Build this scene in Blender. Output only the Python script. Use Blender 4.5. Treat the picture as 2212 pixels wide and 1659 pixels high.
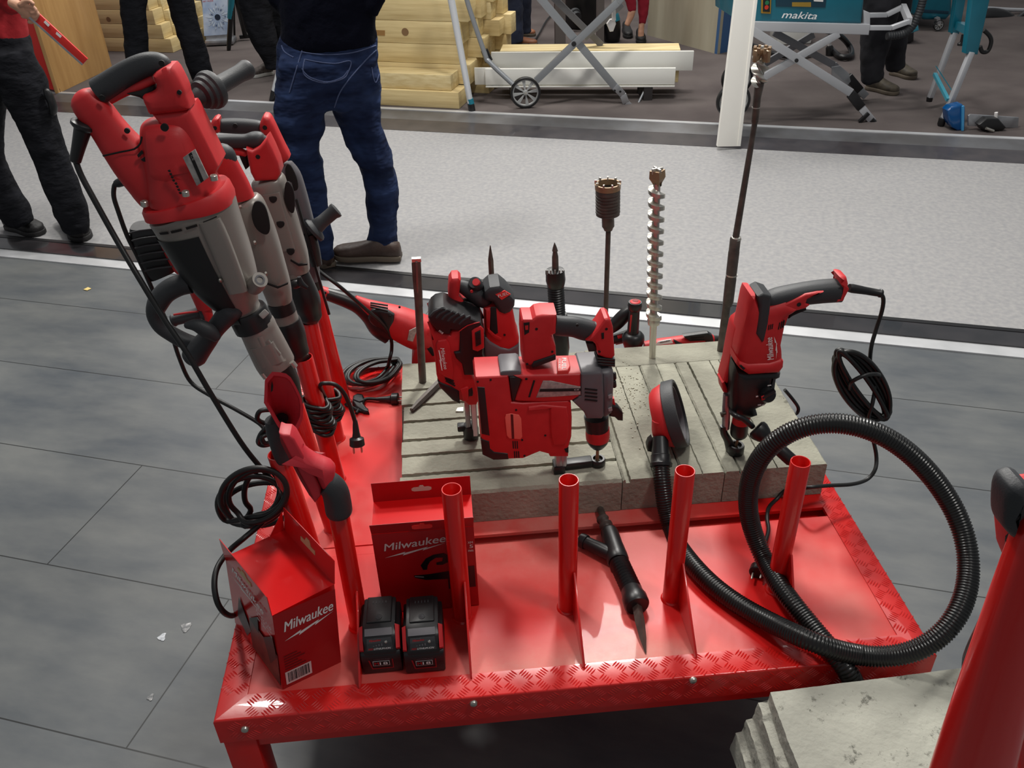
import bpy, bmesh, math, random
from mathutils import Vector as V, Matrix
from math import sin, cos, pi, radians, sqrt, hypot
random.seed(7)
for o in list(bpy.data.objects): bpy.data.objects.remove(o)
SC = bpy.context.scene
COL = SC.collection
# ---------------- camera (lens and pose solved from the floor, deck and pipe lines of the photograph)
FPX = 1860.0; CAMP = V((0, 0, 1.75))
def _cam_axes(p, r, yw):
    f = V((0, cos(p), -sin(p))); u = V((0, sin(p), cos(p))); rt = V((1, 0, 0))
    r2 = rt*cos(r)+u*sin(r); u2 = u*cos(r)-rt*sin(r)
    Z = Matrix.Rotation(yw, 3, 'Z')
    return Z@r2, Z@u2, Z@f
RT, UP, FW = _cam_axes(radians(33.6), radians(-1.9), radians(-4.0))
cd = bpy.data.cameras.new('camera'); cam = bpy.data.objects.new('camera', cd); COL.objects.link(cam)
cd.sensor_width = 36; cd.lens = FPX/2212*36; cd.clip_start = .05; cd.clip_end = 60
m = Matrix.Identity(4)
for i, a in enumerate((RT, UP, -FW)):
    for j in range(3): m[j][i] = a[j]
m.translation = CAMP; cam.matrix_world = m
SC.camera = cam
# ---------------- light
w = bpy.data.worlds.new('hall'); SC.world = w; w.use_nodes = True
w.node_tree.nodes['Background'].inputs[0].default_value = (.95, .97, 1, 1)
w.node_tree.nodes['Background'].inputs[1].default_value = .22
def area(loc, tgt, sx, sy, e, col=(1, .97, .92)):
    l = bpy.data.lights.new('hall_lamp', 'AREA'); l.shape = 'RECTANGLE'; l.size = sx; l.size_y = sy
    l.energy = e; l.color = col
    o = bpy.data.objects.new('hall_lamp', l); COL.objects.link(o); o.location = loc
    o.rotation_euler = (V(tgt)-V(loc)).to_track_quat('-Z', 'Y').to_euler()
area((.9, 4.2, 4.2), (.2, 1.6, .4), .5, .5, 150)
area((-1.3, 3.2, 4.4), (-.1, 1.5, .4), .5, .5, 85)
area((1.6, .4, 4.4), (.4, 1.4, .4), .5, .5, 45)
area((1.2, 8.0, 4.5), (1.0, 6.6, 0), 3.5, 1.2, 210)
area((-2.2, 8.2, 4.5), (-1.8, 7.2, 0), 2.5, 1.2, 75)
area((1.8, 4.4, 4.6), (1.8, 4.2, 0), 5, .6, 35, (1, .98, .96))
SC.view_settings.view_transform = 'Standard'; SC.view_settings.look = 'None'
SC.view_settings.exposure = 0.0; SC.view_settings.gamma = 1; SC.view_settings.use_curve_mapping = False
# ---------------- helpers
def ray(px, py): return FW*FPX+RT*(px-1106)-UP*(py-829.5)
def U(px, py, z=.42):                     # pixel -> point at height z
    d = ray(px, py); return CAMP+d*((z-CAMP.z)/d.z)
class Pl:                                 # a working plane through o with normal n facing the camera
    def __init__(s, o, n=(0, -1, 0)):
        s.o = V(o); s.n = V(n).normalized()
        up = V((0, 0, 1)) if abs(s.n.z) < .8 else V((0, 1, 0))
        s.y = (up-s.n*up.dot(s.n)).normalized(); s.x = s.y.cross(s.n)
    def p(s, px, py, off=0):
        d = ray(px, py); o = s.o+s.n*off; return CAMP+d*((o-CAMP).dot(s.n)/d.dot(s.n))
    def sc(s, px, py, off=0): return (s.p(px, py, off)-CAMP).dot(FW)/FPX      # metres per pixel there
def PY(y): return Pl((0, y, 0))
def PZ(z): return Pl((0, 0, z), (0, 0, 1))
_m = {}
def s2l(c): return tuple((v/12.92 if v <= .04045 else ((v+.055)/1.055)**2.4) for v in [x/255 for x in c])
def mat(name, c, rough=.5, metal=0, bump=0, bs=200, c2=None, ns=8, lo=.35, hi=.65, spec=.5, coat=0, detail=4, bd=.01, stretch=None, trans=0, alpha=1):
    if name in _m: return _m[name]
    M = bpy.data.materials.new(name); M.use_nodes = True; N = M.node_tree.nodes; L = M.node_tree.links
    b = N['Principled BSDF']; b.inputs['Base Color'].default_value = (*s2l(c), 1)
    b.inputs['Roughness'].default_value = rough; b.inputs['Metallic'].default_value = metal
    b.inputs['Specular IOR Level'].default_value = spec; b.inputs['Coat Weight'].default_value = coat
    b.inputs['Transmission Weight'].default_value = trans; b.inputs['Alpha'].default_value = alpha
    tc = N.new('ShaderNodeTexCoord'); vec = tc.outputs['Object']
    if stretch:
        mp = N.new('ShaderNodeMapping'); L.new(vec, mp.inputs[0]); mp.inputs['Scale'].default_value = stretch; vec = mp.outputs[0]
    if c2:
        n = N.new('ShaderNodeTexNoise'); L.new(vec, n.inputs[0]); n.inputs['Scale'].default_value = ns; n.inputs['Detail'].default_value = detail
        r = N.new('ShaderNodeValToRGB'); L.new(n.outputs[0], r.inputs[0])
        r.color_ramp.elements[0].position = lo; r.color_ramp.elements[1].position = hi
        r.color_ramp.elements[0].color = (*s2l(c), 1); r.color_ramp.elements[1].color = (*s2l(c2), 1)
        L.new(r.outputs[0], b.inputs['Base Color'])
    if bump:
        n = N.new('ShaderNodeTexNoise'); L.new(vec, n.inputs[0]); n.inputs['Scale'].default_value = bs; n.inputs['Detail'].default_value = 3
        bp = N.new('ShaderNodeBump'); L.new(n.outputs[0], bp.inputs['Height']); bp.inputs['Strength'].default_value = bump; bp.inputs['Distance'].default_value = bd
        L.new(bp.outputs[0], b.inputs['Normal'])
    _m[name] = M; return M
RED = mat('red_tool_plastic', (184, 27, 32), .5, bump=.04, bs=900, c2=(192, 34, 38), ns=30)
REDL = mat('faded_red_plastic', (190, 40, 52), .5, bump=.05, bs=600)
BLK = mat('black_plastic', (20, 20, 22), .38, bump=.04, bs=700)
RUB = mat('black_rubber_grip', (44, 46, 49), .55, bump=.08, bs=500)
HOSE = mat('black_hose', (13, 14, 14), .3, spec=.5)
CORD = mat('black_cord', (16, 17, 17), .45)
GRYP = mat('grey_tool_plastic', (92, 90, 94), .45, bump=.03, bs=700)
MAG = mat('painted_magnesium', (134, 128, 122), .38, metal=.25, bump=.03, bs=500)
STL = mat('steel', (200, 197, 188), .3, metal=.85)
DST = mat('dark_steel', (92, 84, 78), .42, metal=.35, c2=(72, 66, 62), ns=40)
BRZ = mat('bronze_carbide', (148, 122, 94), .42, metal=.4)
ALU = mat('aluminium', (176, 178, 182), .35, metal=.7, c2=(150, 152, 156), ns=12)
WHT = mat('white_print', (225, 222, 220), .5)
DRK = mat('dark_recess', (12, 8, 9), .8)
PNT = mat('red_paint', (200, 20, 16), .3, coat=.4, bump=.015, bs=60)
SILV = mat('silver_label', (176, 172, 168), .35, metal=.3, c2=(140, 136, 134), ns=90)
def auto(o, ang=38):
    me = o.data
    for p in me.polygons: p.use_smooth = True
    me.set_sharp_from_angle(angle=radians(ang))
def thing(name, loc, label, cat, group=None):
    o = bpy.data.objects.new(name, None); COL.objects.link(o); o.location = loc; o.empty_display_size = .05
    o['label'] = label; o['category'] = cat
    if group: o['group'] = group
    return o
def tag(o, label, cat, group=None):
    o['label'] = label; o['category'] = cat
    if group: o['group'] = group
    return o
def rootloc(o):
    l = V((0, 0, 0))
    while o: l = l+V(o.location); o = o.parent
    return l
def mk(name, vs, fs, m, par=None, ang=38, flat=False):
    vs = [V(v) for v in vs]
    if par: base = rootloc(par)
    else:
        lo = [min(v[i] for v in vs) for i in range(3)]; hi = [max(v[i] for v in vs) for i in range(3)]
        base = V(((lo[0]+hi[0])/2, (lo[1]+hi[1])/2, lo[2]))
    me = bpy.data.meshes.new(name); me.from_pydata([v-base for v in vs], [], fs); me.validate()
    bm = bmesh.new(); bm.from_mesh(me); bmesh.ops.dissolve_degenerate(bm, edges=bm.edges, dist=1e-6); bmesh.ops.recalc_face_normals(bm, faces=bm.faces); bm.to_mesh(me); bm.free()
    me.materials.append(m)
    o = bpy.data.objects.new(name, me); COL.objects.link(o)
    if par: o.parent = par
    else: o.location = base
    if not flat: auto(o, ang)
    return o
def struct(o): o['kind'] = 'structure'; return o
class MB:                                # gathers shapes that make ONE part
    def __init__(s): s.v = []; s.f = []
    def add(s, vs, fs):
        k = len(s.v); s.v += [V(v) for v in vs]; s.f += [[i+k for i in f] for f in fs]; return s
    def mk(s, name, m, par=None, **k): return mk(name, s.v, s.f, m, par, **k)
def cat(pts, n=6, closed=False):         # catmull-rom on tuples of any length
    P = [tuple(p) for p in pts]; N = len(P); out = []
    if N < 3 and not closed: return P
    rng = N if closed else N-1
    for i in range(rng):
        if closed: a, b, c, d = P[(i-1) % N], P[i], P[(i+1) % N], P[(i+2) % N]
        else: a, b, c, d = P[max(i-1, 0)], P[i], P[i+1], P[min(i+2, N-1)]
        for k in range(n):
            t = k/n
            out.append(tuple(.5*((2*b[j])+(c[j]-a[j])*t+(2*a[j]-5*b[j]+4*c[j]-d[j])*t*t+(3*b[j]-a[j]-3*c[j]+d[j])*t**3) for j in range(len(b))))
    if not closed: out.append(P[-1])
    return out
def prism_g(pts, n, th, r, seg=3):       # pts: 3D outline on its front plane, n: front normal
    P = [V(p) for p in pts]; N = len(P); n = V(n).normalized(); ax = (P[1]-P[0]).normalized(); ay = n.cross(ax)
    c = sum(P, V((0, 0, 0)))/N
    q = [((p-c).dot(ax), (p-c).dot(ay)) for p in P]
    A = sum(q[i][0]*q[(i+1) % N][1]-q[(i+1) % N][0]*q[i][1] for i in range(N))
    if A < 0: P.reverse(); q.reverse()
    ed = []
    for i in range(N):
        a, b = q[i], q[(i+1) % N]; l = hypot(b[0]-a[0], b[1]-a[1]) or 1e-9; ed.append(((b[0]-a[0])/l, (b[1]-a[1])/l))
    def inset(d, ST=8):                  # inward offset; edges that shrink to nothing are collapsed
        o = [list(p) for p in q]; alive = [True]*N; cl = [[i] for i in range(N)]; cid = list(range(N))
        for s_ in range(ST):
            if sum(alive) < 4: break
            for c_ in set(cid):
                mem = cl[c_]; i0 = mem[0]
                k = (i0-1) % N
                while not alive[k]: k = (k-1) % N
                k2 = i0
                while not alive[k2]: k2 = (k2+1) % N
                d1, d2 = ed[k], ed[k2]; n1 = (-d1[1], d1[0]); n2 = (-d2[1], d2[0]); mx = n1[0]+n2[0]; my = n1[1]+n2[1]; l = hypot(mx, my)
                if l < .3: mx, my, l = n1[0], n1[1], 1
                f_ = min(2/l, 2.2) if l > .3 else 1; p = o[i0]; np_ = [p[0]+mx/l*d/ST*f_, p[1]+my/l*d/ST*f_]
                for z in mem: o[z] = list(np_)
            for i in range(N):
                if alive[i]:
                    j = (i+1) % N; e0 = (o[j][0]-o[i][0], o[j][1]-o[i][1])
                    if e0[0]*ed[i][0]+e0[1]*ed[i][1] <= 1e-7 and sum(alive) > 4:
                        alive[i] = False; A_, B_ = cid[i], cid[j]
                        if A_ != B_:
                            mid = [(o[i][0]+o[j][0])/2, (o[i][1]+o[j][1])/2]; mem = cl[A_]+cl[B_]; cl[A_] = mem
                            for z in mem: cid[z] = A_; o[z] = list(mid)
        return o
    lay = []
    r = min(r, th/2)
    if r > 0:
        for k in range(seg+1):
            a = pi/2*k/seg; lay.append((r*(1-sin(a)), -r*(1-cos(a))))
        for k in range(seg+1):
            a = pi/2*(1-k/seg); lay.append((r*(1-sin(a)), -(th-r*(1-cos(a)))))
    else: lay = [(0, 0), (0, -th)]
    vs = []; fs = []
    for ins, z in lay:
        for x, y in (inset(ins) if ins > 1e-7 else q): vs.append(c+ax*x+ay*y+n*z)
    K = len(lay)
    for k in range(K-1):
        for i in range(N):
            j = (i+1) % N; fs.append([k*N+i, k*N+j, (k+1)*N+j, (k+1)*N+i])
    fs.append(list(range(N))[::-1]); fs.append([(K-1)*N+i for i in range(N)])
    return vs, fs
def slab_g(pl, px, th, r=.003, off=0, sm=0):
    if sm: px = cat(px, sm, True)
    return prism_g([pl.p(x, y, off) for x, y in px], pl.n, th, r)
def slab(name, pl, px, th, m, par, r=.003, off=0, sm=0, ang=38): return mk(name, *slab_g(pl, px, th, r, off, sm), m, par, ang=ang)
def ring_loft(C, X, Y, ns=20, e=2, arc=None, caps=True):   # centres, half-axis vectors
    vs = []; fs = []; K = len(C); closed = arc is None
    for c, x, y in zip(C, X, Y):
        for i in range(ns):
            a = 2*pi*i/ns if closed else radians(arc[0]+(arc[1]-arc[0])*i/(ns-1))
            ca, sa = cos(a), sin(a)
            vs.append(c+x*(abs(ca)**(2/e)*(1 if ca > 0 else -1))+y*(abs(sa)**(2/e)*(1 if sa > 0 else -1)))
    for k in range(K-1):
        for i in range(ns if closed else ns-1):
            j = (i+1) % ns; fs.append([k*ns+i, k*ns+j, (k+1)*ns+j, (k+1)*ns+i])
    if caps and closed: fs.append(list(range(ns))[::-1]); fs.append([(K-1)*ns+i for i in range(ns)])
    return vs, fs
def loft_g(pl, st, ns=20, e=2, off=0, dr=1, n=4, arc=None, dome=False, grow=0):
    """st: (px,py,halfwidth px[,depth ratio[,offset]]) along a path on the plane"""
    st = [tuple(s)+(dr,)*(4-len(s))+(off,) if len(s) < 5 else tuple(s) for s in st]
    if n > 1: st = cat(st, n)
    C = [pl.p(s[0], s[1], s[4]) for s in st]; X = []; Y = []; K = len(C)
    W = [max(s[2], .05)*pl.sc(s[0], s[1], s[4])+grow for s in st]
    if dome:
        for end in (0, 1):
            c = C[0] if end == 0 else C[-1]; c2 = C[1] if end == 0 else C[-2]; ww = W[0] if end == 0 else W[-1]; s0 = st[0] if end == 0 else st[-1]
            d = (c-c2).normalized(); add = [(c+d*ww*sin(a)*.8, ww*cos(a), s0) for a in (.5, .9, 1.25, 1.5)]
            for cc, w_, s_ in add:
                if end == 0: C.insert(0, cc); W.insert(0, w_); st.insert(0, s_)
                else: C.append(cc); W.append(w_); st.append(s_)
        K = len(C)
    for i in range(K):
        t = (C[min(i+1, K-1)]-C[max(i-1, 0)]).normalized()
        x = t.cross(pl.n).normalized()*-1; yv = x.cross(t).normalized()
        if yv.dot(pl.n) < 0: yv = -yv
        X.append(x*W[i]); Y.append(yv*W[i]*st[i][3])
    return ring_loft(C, X, Y, ns, e, arc)
def loft(name, pl, st, m, par, ang=38, **k): return mk(name, *loft_g(pl, st, **k), m, par, ang=ang)
def lathe_g(p0, p1, prof, ns=24, close=False):    # prof: (distance from p0 along axis, radius)
    p0 = V(p0); d = (V(p1)-p0).normalized(); a = V((0, 0, 1)) if abs(d.z) < .9 else V((1, 0, 0)); x = d.cross(a).normalized(); y = d.cross(x)
    vs = []; fs = []; K = len(prof)
    for t, r in prof:
        for i in range(ns): a_ = 2*pi*i/ns; vs.append(p0+d*t+(x*cos(a_)+y*sin(a_))*max(r, 1e-5))
    for k in range(K-1+(1 if close else 0)):
        k2 = (k+1) % K
        for i in range(ns):
            j = (i+1) % ns; fs.append([k*ns+i, k*ns+j, k2*ns+j, k2*ns+i])
    if not close: fs.append(list(range(ns))[::-1]); fs.append([(K-1)*ns+i for i in range(ns)])
    return vs, fs
def lathe(name, p0, p1, prof, m, par=None, ns=24, close=False, ang=38): return mk(name, *lathe_g(p0, p1, prof, ns, close), m, par, ang=ang)
def lpx(name, pl, a, b, prof, m, par, off=0, offb=None, ns=24, ang=38):   # prof: (fraction a->b, radius px)
    p0 = pl.p(*a, off); p1 = pl.p(*b, off if offb is None else offb); L = (p1-p0).length
    s0 = pl.sc(*a, off); s1 = pl.sc(*b, off if offb is None else offb)
    return lathe(name, p0, p1, [(t*L, r*(s0+(s1-s0)*t)) for t, r in prof], m, par, ns, ang=ang)
def tube_g(pts, r, n=6, ns=10, rf=None, step=None):
    P = [V(p) for p in cat([tuple(p) for p in pts], n)] if n > 1 else [V(p) for p in pts]
    if step:                                   # resample evenly
        L = [0]
        for i in range(1, len(P)): L.append(L[-1]+(P[i]-P[i-1]).length)
        Q = []; k = 0; s = 0
        while s < L[-1]:
            while L[k+1] < s: k += 1
            t = (s-L[k])/(L[k+1]-L[k] or 1); Q.append(P[k].lerp(P[k+1], t)); s += step
        P = Q
    K = len(P); t0 = (P[1]-P[0]).normalized(); a = V((0, 0, 1)) if abs(t0.z) < .9 else V((1, 0, 0)); x = t0.cross(a).normalized()
    C = []; X = []; Y = []
    for i in range(K):
        t = (P[min(i+1, K-1)]-P[max(i-1, 0)]).normalized(); x = (x-t*x.dot(t)).normalized(); y = t.cross(x)
        rr = rf(i) if rf else r
        C.append(P[i]); X.append(x*rr); Y.append(y*rr)
    return ring_loft(C, X, Y, ns)
def tube(name, pts, r, m, par=None, **k): return mk(name, *tube_g(pts, r, **k), m, par, ang=60)
def box_g(c, s, rz=0, bev=0, R=None):
    c = V(c); hx, hy, hz = s[0]/2, s[1]/2, s[2]/2; R = R or Matrix.Rotation(rz, 3, 'Z')
    if bev <= 0:
        vs = [c+R@V((x*hx, y*hy, z*hz)) for x, y, z in ((-1, -1, -1), (1, -1, -1), (1, 1, -1), (-1, 1, -1), (-1, -1, 1), (1, -1, 1), (1, 1, 1), (-1, 1, 1))]
        return vs, [[0, 3, 2, 1], [4, 5, 6, 7], [0, 1, 5, 4], [1, 2, 6, 5], [2, 3, 7, 6], [3, 0, 4, 7]]
    pts = []; b = min(bev, hx*.9, hy*.9)
    for sx, sy, a0 in ((1, 1, 0), (-1, 1, 90), (-1, -1, 180), (1, -1, 270)):
        for k in range(3): a = radians(a0+45*k); pts.append(V((sx*(hx-b)+b*cos(a), sy*(hy-b)+b*sin(a), hz)))
    vs, fs = prism_g(pts, (0, 0, 1), s[2], min(bev, hz*.9), 2)
    return [c+R@v for v in vs], fs
def box(name, c, s, m, par=None, rz=0, bev=0, R=None): return mk(name, *box_g(c, s, rz, bev, R), m, par)
def bar_g(a, b, w, h, up=(0, 0, 1), bev=0):          # box beam from a to b
    a = V(a); b = V(b); d = (b-a).normalized(); u = V(up); x = d.cross(u).normalized(); u = x.cross(d)
    R = Matrix((x, d, u)).transposed()
    return box_g((a+b)/2, (w, (b-a).length, h), bev=bev, R=R)
def bar(name, a, b, w, h, m, par=None, up=(0, 0, 1), bev=0): return mk(name, *bar_g(a, b, w, h, up, bev), m, par)
def text(name, s, o, xd, yd, wid, hgt, m, par, shear=0, bold=0, th=.0006):
    cu = bpy.data.curves.new('t', 'FONT'); cu.body = s; cu.shear = shear; cu.offset = 0; cu.extrude = .0; cu.resolution_u = 3
    t = bpy.data.objects.new('t', cu); COL.objects.link(t); me = bpy.data.meshes.new_from_object(t); bpy.data.objects.remove(t)
    vs = [v.co.copy() for v in me.vertices]; fs = [list(p.vertices) for p in me.polygons]; bpy.data.meshes.remove(me)
    x0 = min(v.x for v in vs); x1 = max(v.x for v in vs); y0 = min(v.y for v in vs); y1 = max(v.y for v in vs)
    xd = V(xd).normalized(); yd = V(yd).normalized(); o = V(o)
    P = []; F = []; bw = hgt*(.035 if bold else .0)      # heavier strokes: the outline laid down three times, slightly apart
    nz = xd.cross(yd).normalized()
    for k, (a, b) in enumerate(((0, 0), (bw, 0), (bw*.5, bw*.6)) if bold else ((0, 0),)):
        n0 = len(P); P += [o+xd*((v.x-x0)/(x1-x0)*wid+a)+yd*((v.y-y0)/(y1-y0)*hgt+b)+nz*(.00004*k) for v in vs]; F += [[i+n0 for i in f] for f in fs]
    return mk(name, P, F, m, par, flat=True)
def ptext(name, s, pl, a, b, hpx, m, par, off=.001, **k):
    p0 = pl.p(*a, off); p1 = pl.p(*b, off); xd = p1-p0; yd = pl.n.cross(xd).normalized()
    return text(name, s, p0, xd, yd, xd.length, hpx*pl.sc(*a, off), m, par, **k)
def flat_g(pts): return [V(p) for p in pts], [list(range(len(pts)))]
def logo(pl, a, b, hpx, par, m=None, off=.001, name='lettering'):   # slanted script word with its lightning bolt underline
    m = m or WHT
    ptext(name, 'Milwaukee', pl, a, b, hpx, m, par, off, shear=.25, bold=.01)
    p0 = pl.p(*a, off); p1 = pl.p(*b, off); x = (p1-p0); L = x.length; x = x/L; y = pl.n.cross(x).normalized()
    q = [(-.02, -.27), (.33, -.13), (.30, -.18), (.70, -.055), (.66, -.11), (1.0, .0), (.60, -.20), (.63, -.14), (.27, -.28), (.30, -.20)]
    mk('lightning_bolt', [p0+x*(u*L)+y*(v*L*.75-.001) for u, v in q], [list(range(len(q)))], m, par, flat=True)
def disc(name, pl, x, y, r, m, par, off, th=.002, ns=14):
    p = pl.p(x, y, off); s = pl.sc(x, y, off); return lathe(name, p-pl.n*th, p, [(0, r*s), (th, r*s)], m, par, ns)
def remesh(o, vox=.012, it=3, fac=.5):
    md = o.modifiers.new('r', 'REMESH'); md.mode = 'VOXEL'; md.voxel_size = vox; md.use_smooth_shade = True
    if it: s = o.modifiers.new('s', 'SMOOTH'); s.iterations = it; s.factor = fac
    return o
HA = radians(-19.5)
def hall(x, y, z=0): return V((x*cos(HA)-y*sin(HA), x*sin(HA)+y*cos(HA), z))   # hall coordinates (along / across the aisle)
def hpl(y, z=0): return Pl(hall(0, y, z), hall(0, -1))

def onsurf(o, pts, lift=.0015):          # drop pixel points onto the finished surface of an object
    dg = bpy.context.evaluated_depsgraph_get(); ev = o.evaluated_get(dg); from mathutils.bvhtree import BVHTree
    me = ev.to_mesh(); base = rootloc(o); t = BVHTree.FromPolygons([base+v.co for v in me.vertices], [list(p.vertices) for p in me.polygons]); ev.to_mesh_clear(); r = []
    for x, y in pts:
        d = ray(x, y).normalized(); h = t.ray_cast(CAMP, d)
        if h[0] is not None: r.append(h[0]-d*lift)
    return r
# ---------------- floors
def floor_mat():
    M = bpy.data.materials.new('vinyl_floor'); M.use_nodes = True; N = M.node_tree.nodes; L = M.node_tree.links; b = N['Principled BSDF']
    tc = N.new('ShaderNodeTexCoord'); br = N.new('ShaderNodeTexBrick'); mp = N.new('ShaderNodeMapping'); L.new(tc.outputs['Object'], mp.inputs[0])
    mp.inputs['Location'].default_value = (-1.81, -.447, 0)
    L.new(mp.outputs[0], br.inputs[0]); br.inputs['Scale'].default_value = 1; br.inputs['Brick Width'].default_value = 3.0; br.offset = .1933; br.offset_frequency = 2; br.inputs['Row Height'].default_value = .457
    br.inputs['Mortar Size'].default_value = .0022; br.inputs['Mortar Smooth'].default_value = .3
    br.inputs['Color1'].default_value = (1, 1, 1, 1); br.inputs['Color2'].default_value = (.9, .9, .9, 1); br.inputs['Mortar'].default_value = (.12, .12, .12, 1)
    mp2 = N.new('ShaderNodeMapping'); L.new(tc.outputs['Object'], mp2.inputs[0]); mp2.inputs['Scale'].default_value = (1.2, 3, 1)
    n = N.new('ShaderNodeTexNoise'); L.new(mp2.outputs[0], n.inputs[0]); n.inputs['Scale'].default_value = 1.6; n.inputs['Detail'].default_value = 7; n.inputs['Roughness'].default_value = .62
    r = N.new('ShaderNodeValToRGB'); L.new(n.outputs[0], r.inputs[0]); e = r.color_ramp.elements
    e[0].position = .33; e[0].color = (*s2l((74, 79, 84)), 1); e[1].position = .68; e[1].color = (*s2l((106, 108, 107)), 1)
    mx = N.new('ShaderNodeMix'); mx.data_type = 'RGBA'; mx.blend_type = 'MULTIPLY'; mx.inputs[0].default_value = 1
    L.new(r.outputs[0], mx.inputs[6]); L.new(br.outputs['Color'], mx.inputs[7]); L.new(mx.outputs[2], b.inputs['Base Color'])
    n2 = N.new('ShaderNodeTexNoise'); L.new(mp2.outputs[0], n2.inputs[0]); n2.inputs['Scale'].default_value = 9; n2.inputs['Detail'].default_value = 5
    r2 = N.new('ShaderNodeMapRange'); L.new(n2.outputs[0], r2.inputs[0]); r2.inputs[3].default_value = .34; r2.inputs[4].default_value = .52; L.new(r2.outputs[0], b.inputs['Roughness'])
    return M
def carpet_mat(name, c, c2, sc=420, ns=45):
    return mat(name, c, .95, bump=.05, bs=sc, c2=c2, ns=ns, lo=.3, hi=.7, spec=.1, detail=8)
FLOOR = floor_mat()
CARP = carpet_mat('grey_carpet', (138, 138, 140), (154, 153, 152))
DCARP = carpet_mat('brown_grey_flooring', (84, 77, 76), (98, 91, 89), 120, 3)
def hquad(name, x0, x1, y0, y1, z0, z1, m, z1b=None):
    vs = [hall(x0, y0, z0), hall(x1, y0, z0), hall(x1, y1, z0), hall(x0, y1, z0), hall(x0, y0, z1), hall(x1, y0, z1), hall(x1, y1, z1 if z1b is None else z1b), hall(x0, y1, z1 if z1b is None else z1b)]
    me = bpy.data.meshes.new(name); base = hall(0, 0, 0)
    R = Matrix.Rotation(-HA, 3, 'Z'); me.from_pydata([R@v for v in vs], [], [[0, 3, 2, 1], [4, 5, 6, 7], [0, 1, 5, 4], [1, 2, 6, 5], [2, 3, 7, 6], [3, 0, 4, 7]])
    me.materials.append(m); o = bpy.data.objects.new(name, me); COL.objects.link(o); o.rotation_euler = (0, 0, HA); return struct(o)
hquad('floor', -7, 7, -3, 3.17, -.05, 0, FLOOR)
THR = mat('dark_gloss_edging', (34, 34, 37), .22, c2=(48, 46, 48), ns=6, coat=.3)
STRIP = mat('brushed_aluminium_strip', (215, 216, 218), .3, metal=.35, c2=(190, 192, 194), ns=5)
hquad('trim_1', -7, 7, 3.10, 3.172, -.04, .006, STRIP)
hquad('trim_2', -7, 7, 3.172, 3.30, -.04, .012, THR, .004)
hquad('trim_3', -7, 7, 3.30, 3.325, -.04, .006, BLK)
hquad('floor_carpet', -7, 7, 3.325, 5.33, -.05, .004, CARP)
hquad('trim_4', -7, 7, 5.33, 5.52, -.04, .006, mat('scuffed_dark_edging', (52, 50, 54), .35, c2=(66, 62, 64), ns=9, coat=.2), .02)
hquad('trim_5', -7, 7, 5.52, 5.66, -.04, .02, mat('dull_alu_riser', (120, 121, 124), .38, metal=.5, c2=(100, 98, 98), ns=4), .04)
hquad('trim_6', -7, 7, 5.66, 5.70, -.04, .044, STRIP)
hquad('floor_booth', -7, 7, 5.70, 12, -.05, .04, DCARP)
BZ = .04
# dried droplets and small debris lying on the vinyl floor
def splat(px, py, r, m, label, nm='dried_splash', z=.0):
    c = U(px, py, z); s = (c-CAMP).dot(FW)/FPX; vs = []
    for i in range(14):
        a = 2*pi*i/14; q = r*s*(1+.25*sin(3*a+px))*(.8+.3*random.random()); vs.append(c+V((cos(a)*q, sin(a)*q*1.3, 0)))
    o = mk(nm, *prism_g([v+V((0, 0, .0016)) for v in vs], (0, 0, 1), .0014, .0005), m); return tag(o, label, 'splash')
SPL = mat('dried_white_splash', (200, 202, 206), .25, c2=(160, 165, 170), ns=120)
SPG = mat('dried_grey_splash', (96, 98, 100), .15, c2=(150, 150, 150), ns=90)
splat(350, 1377, 9, SPL, 'bright white dried splash on grey floor left of the red cardboard box')
splat(402, 1356, 11, SPG, 'dark glossy dried splash on grey floor closest to the red platform')
splat(325, 1507, 7, SPG, 'faint small dried droplet on grey floor, lowest of the three splashes')
o = tag(mk('wood_chip', *prism_g([U(x, y, .004) for x, y in ((180, 625), (190, 620), (197, 623), (188, 627))], (0, 0, 1), .002, 0), mat('yellow_chip', (214, 190, 120), .7)), 'tiny yellow wood chip lying on the dark floor left of the hammers', 'chip')
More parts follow.
